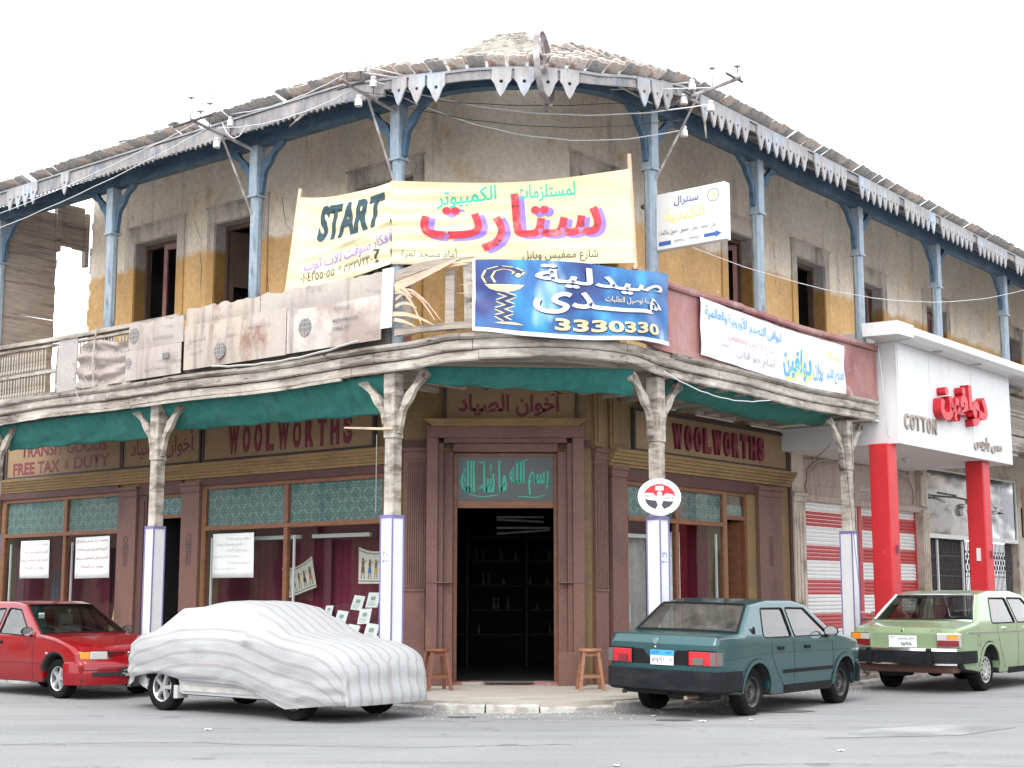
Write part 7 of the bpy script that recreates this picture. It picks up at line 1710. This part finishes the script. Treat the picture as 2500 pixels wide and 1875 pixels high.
def cloth_pt(x, q, sy):
    """q: 0 at the centre line of the roof, growing outward and down to 1 at the hem"""
    zt = ztop(x); w = wbelt(x); zh = hem(x); cab = max(0, zt - .98)
    roofw = max(.30, w - .10 - cab * .62)
    zb = min(zt - .035, .95 + .0 * x) if cab > .0 else zt - .05 - .04
    # section: flat top, rounded shoulder, tumblehome to the belt, then down
    pts = [(0, zt), (roofw * .6, zt - .010), (roofw * .88, zt - .03), (roofw, zt - .07), (roofw + (w - roofw) * .5, (zt - .07) * .45 + (zb) * .55 if cab > .05 else zt - .10), (w - .012, min(zb - .02, zt - .13)), (w + .012, min(zb, zt - .13) - .14), (w + .012, (zh + .55) / 2), (w - .01 - .015 * (x < 0), zh)]
    L_ = [0]
    for a, b in zip(pts, pts[1:]): L_.append(L_[-1] + sqrt((a[0] - b[0]) ** 2 + (a[1] - b[1]) ** 2))
    t = q * L_[-1]
    for i in range(len(pts) - 1):
        if t <= L_[i + 1] + 1e-9:
            f = (t - L_[i]) / (L_[i + 1] - L_[i]); p = Vector(pts[i]).lerp(Vector(pts[i + 1]), f); break
    return Vector((x, sy * p.x, p.y)), L_[-1]
NX, NQ = 120, 34; x0c, x1c = -2.12, 2.04
vs, fs, gir = [], [], []
for i in range(NX + 1):
    x = x0c + (x1c - x0c) * i / NX
    for j in range(2 * NQ + 1):
        q = (j - NQ) / NQ; sy = -1 if q < 0 else 1; aq = abs(q); p, L_ = cloth_pt(x, aq ** .9, sy)
        side = max(0, min(1, (aq - .5) * 3))
        # shallow lengthwise folds, deeper near the bumpers, and the outline of a door mirror
        e_ = .014 * sin(p.z * 38 + x * 2.2 + 2 * noise.noise(Vector((x * 1.4, p.z * 3, sy)))) * max(0, (abs(x) - 1.15) / .8) ** .8 + .022 * noise.noise(Vector((x * 1.6, p.z * 7, sy * 3))) + .012 * noise.noise(Vector((x * 3.5 + p.z * 2, p.z * 20, sy))) + .010 * sin(p.z * 30 - x * 5) * max(0, 1 - abs(x - 1.5) / .5)
        mir = .075 * math.exp(-((x - .52) / .13) ** 2 - ((p.z - .97) / .07) ** 2)
        n_y = sy * (e_ * side + mir * (aq > .3)); n_z = (1 - side) * .008 * noise.noise(Vector((x * 2.2, p.y * 3, 0)))
        arch_ = -.02 * math.exp(-((x - 1.24) / .28) ** 2 - ((p.z - .5) / .12) ** 2) - .02 * math.exp(-((x + 1.0) / .3) ** 2 - ((p.z - .60) / .1) ** 2)
        vs.append((p.x - .07 * (x < -1.95) * 0, p.y + n_y + sy * arch_, p.z + n_z)); gir.append((abs(p.y) if aq < .45 else 0) or aq ** .9 * L_)
for i in range(NX):
    for j in range(2 * NQ): a = i * (2 * NQ + 1) + j; fs.append((a, a + 1, a + 2 * NQ + 2, a + 2 * NQ + 1))
# front and rear faces hang straight down from the top line
def cap(i, x, dx, zh):
    base = len(vs); J = 2 * NQ + 1; R_ = 10; row0 = [i * J + j for j in range(J)]
    src = [Vector(vs[r]) for r in row0]; grid = [row0]
    for r in range(1, R_ + 1):
        row = []
        for j, p in enumerate(src):
            t = r / R_; z = p.z + (min(zh, p.z) - p.z) * t if p.z > zh else p.z
            bul = dx * (.10 * sin(t * pi * .62) + .02 * sin(t * 9)) * max(0, 1 - (abs(p.y) / .80) ** 5)
            fold = .006 * sin(p.y * 40) * t
            vs.append((x + bul + fold + .012 * noise.noise(Vector((p.y * 4, z * 6, 2))), p.y * (1 - .02 * t), z)); gir.append(abs(p.y) + .06); row.append(len(vs) - 1)
        grid.append(row)
    for r in range(R_):
        for j in range(J - 1): q = (grid[r][j], grid[r][j + 1], grid[r + 1][j + 1], grid[r + 1][j]); fs.append(q)
cap(NX, x1c, 1, .20); cap(0, x0c, -1, .26)
me = bpy.data.meshes.new("cloth_cover"); me.from_pydata(vs, [], fs); me.materials.append(cov); at_ = me.attributes.new("girth", 'FLOAT', 'POINT'); at_.data.foreach_set('value', [float(g) for g in gir])
bm = bmesh.new(); bm.from_mesh(me); bmesh.ops.remove_doubles(bm, verts=bm.verts, dist=.0004); bmesh.ops.recalc_face_normals(bm, faces=bm.faces); bm.to_mesh(me); bm.free()
me.polygons.foreach_set('use_smooth', [True] * len(me.polygons)); me.set_sharp_from_angle(angle=radians(50)); cc = link("cloth_cover", me, c.T)
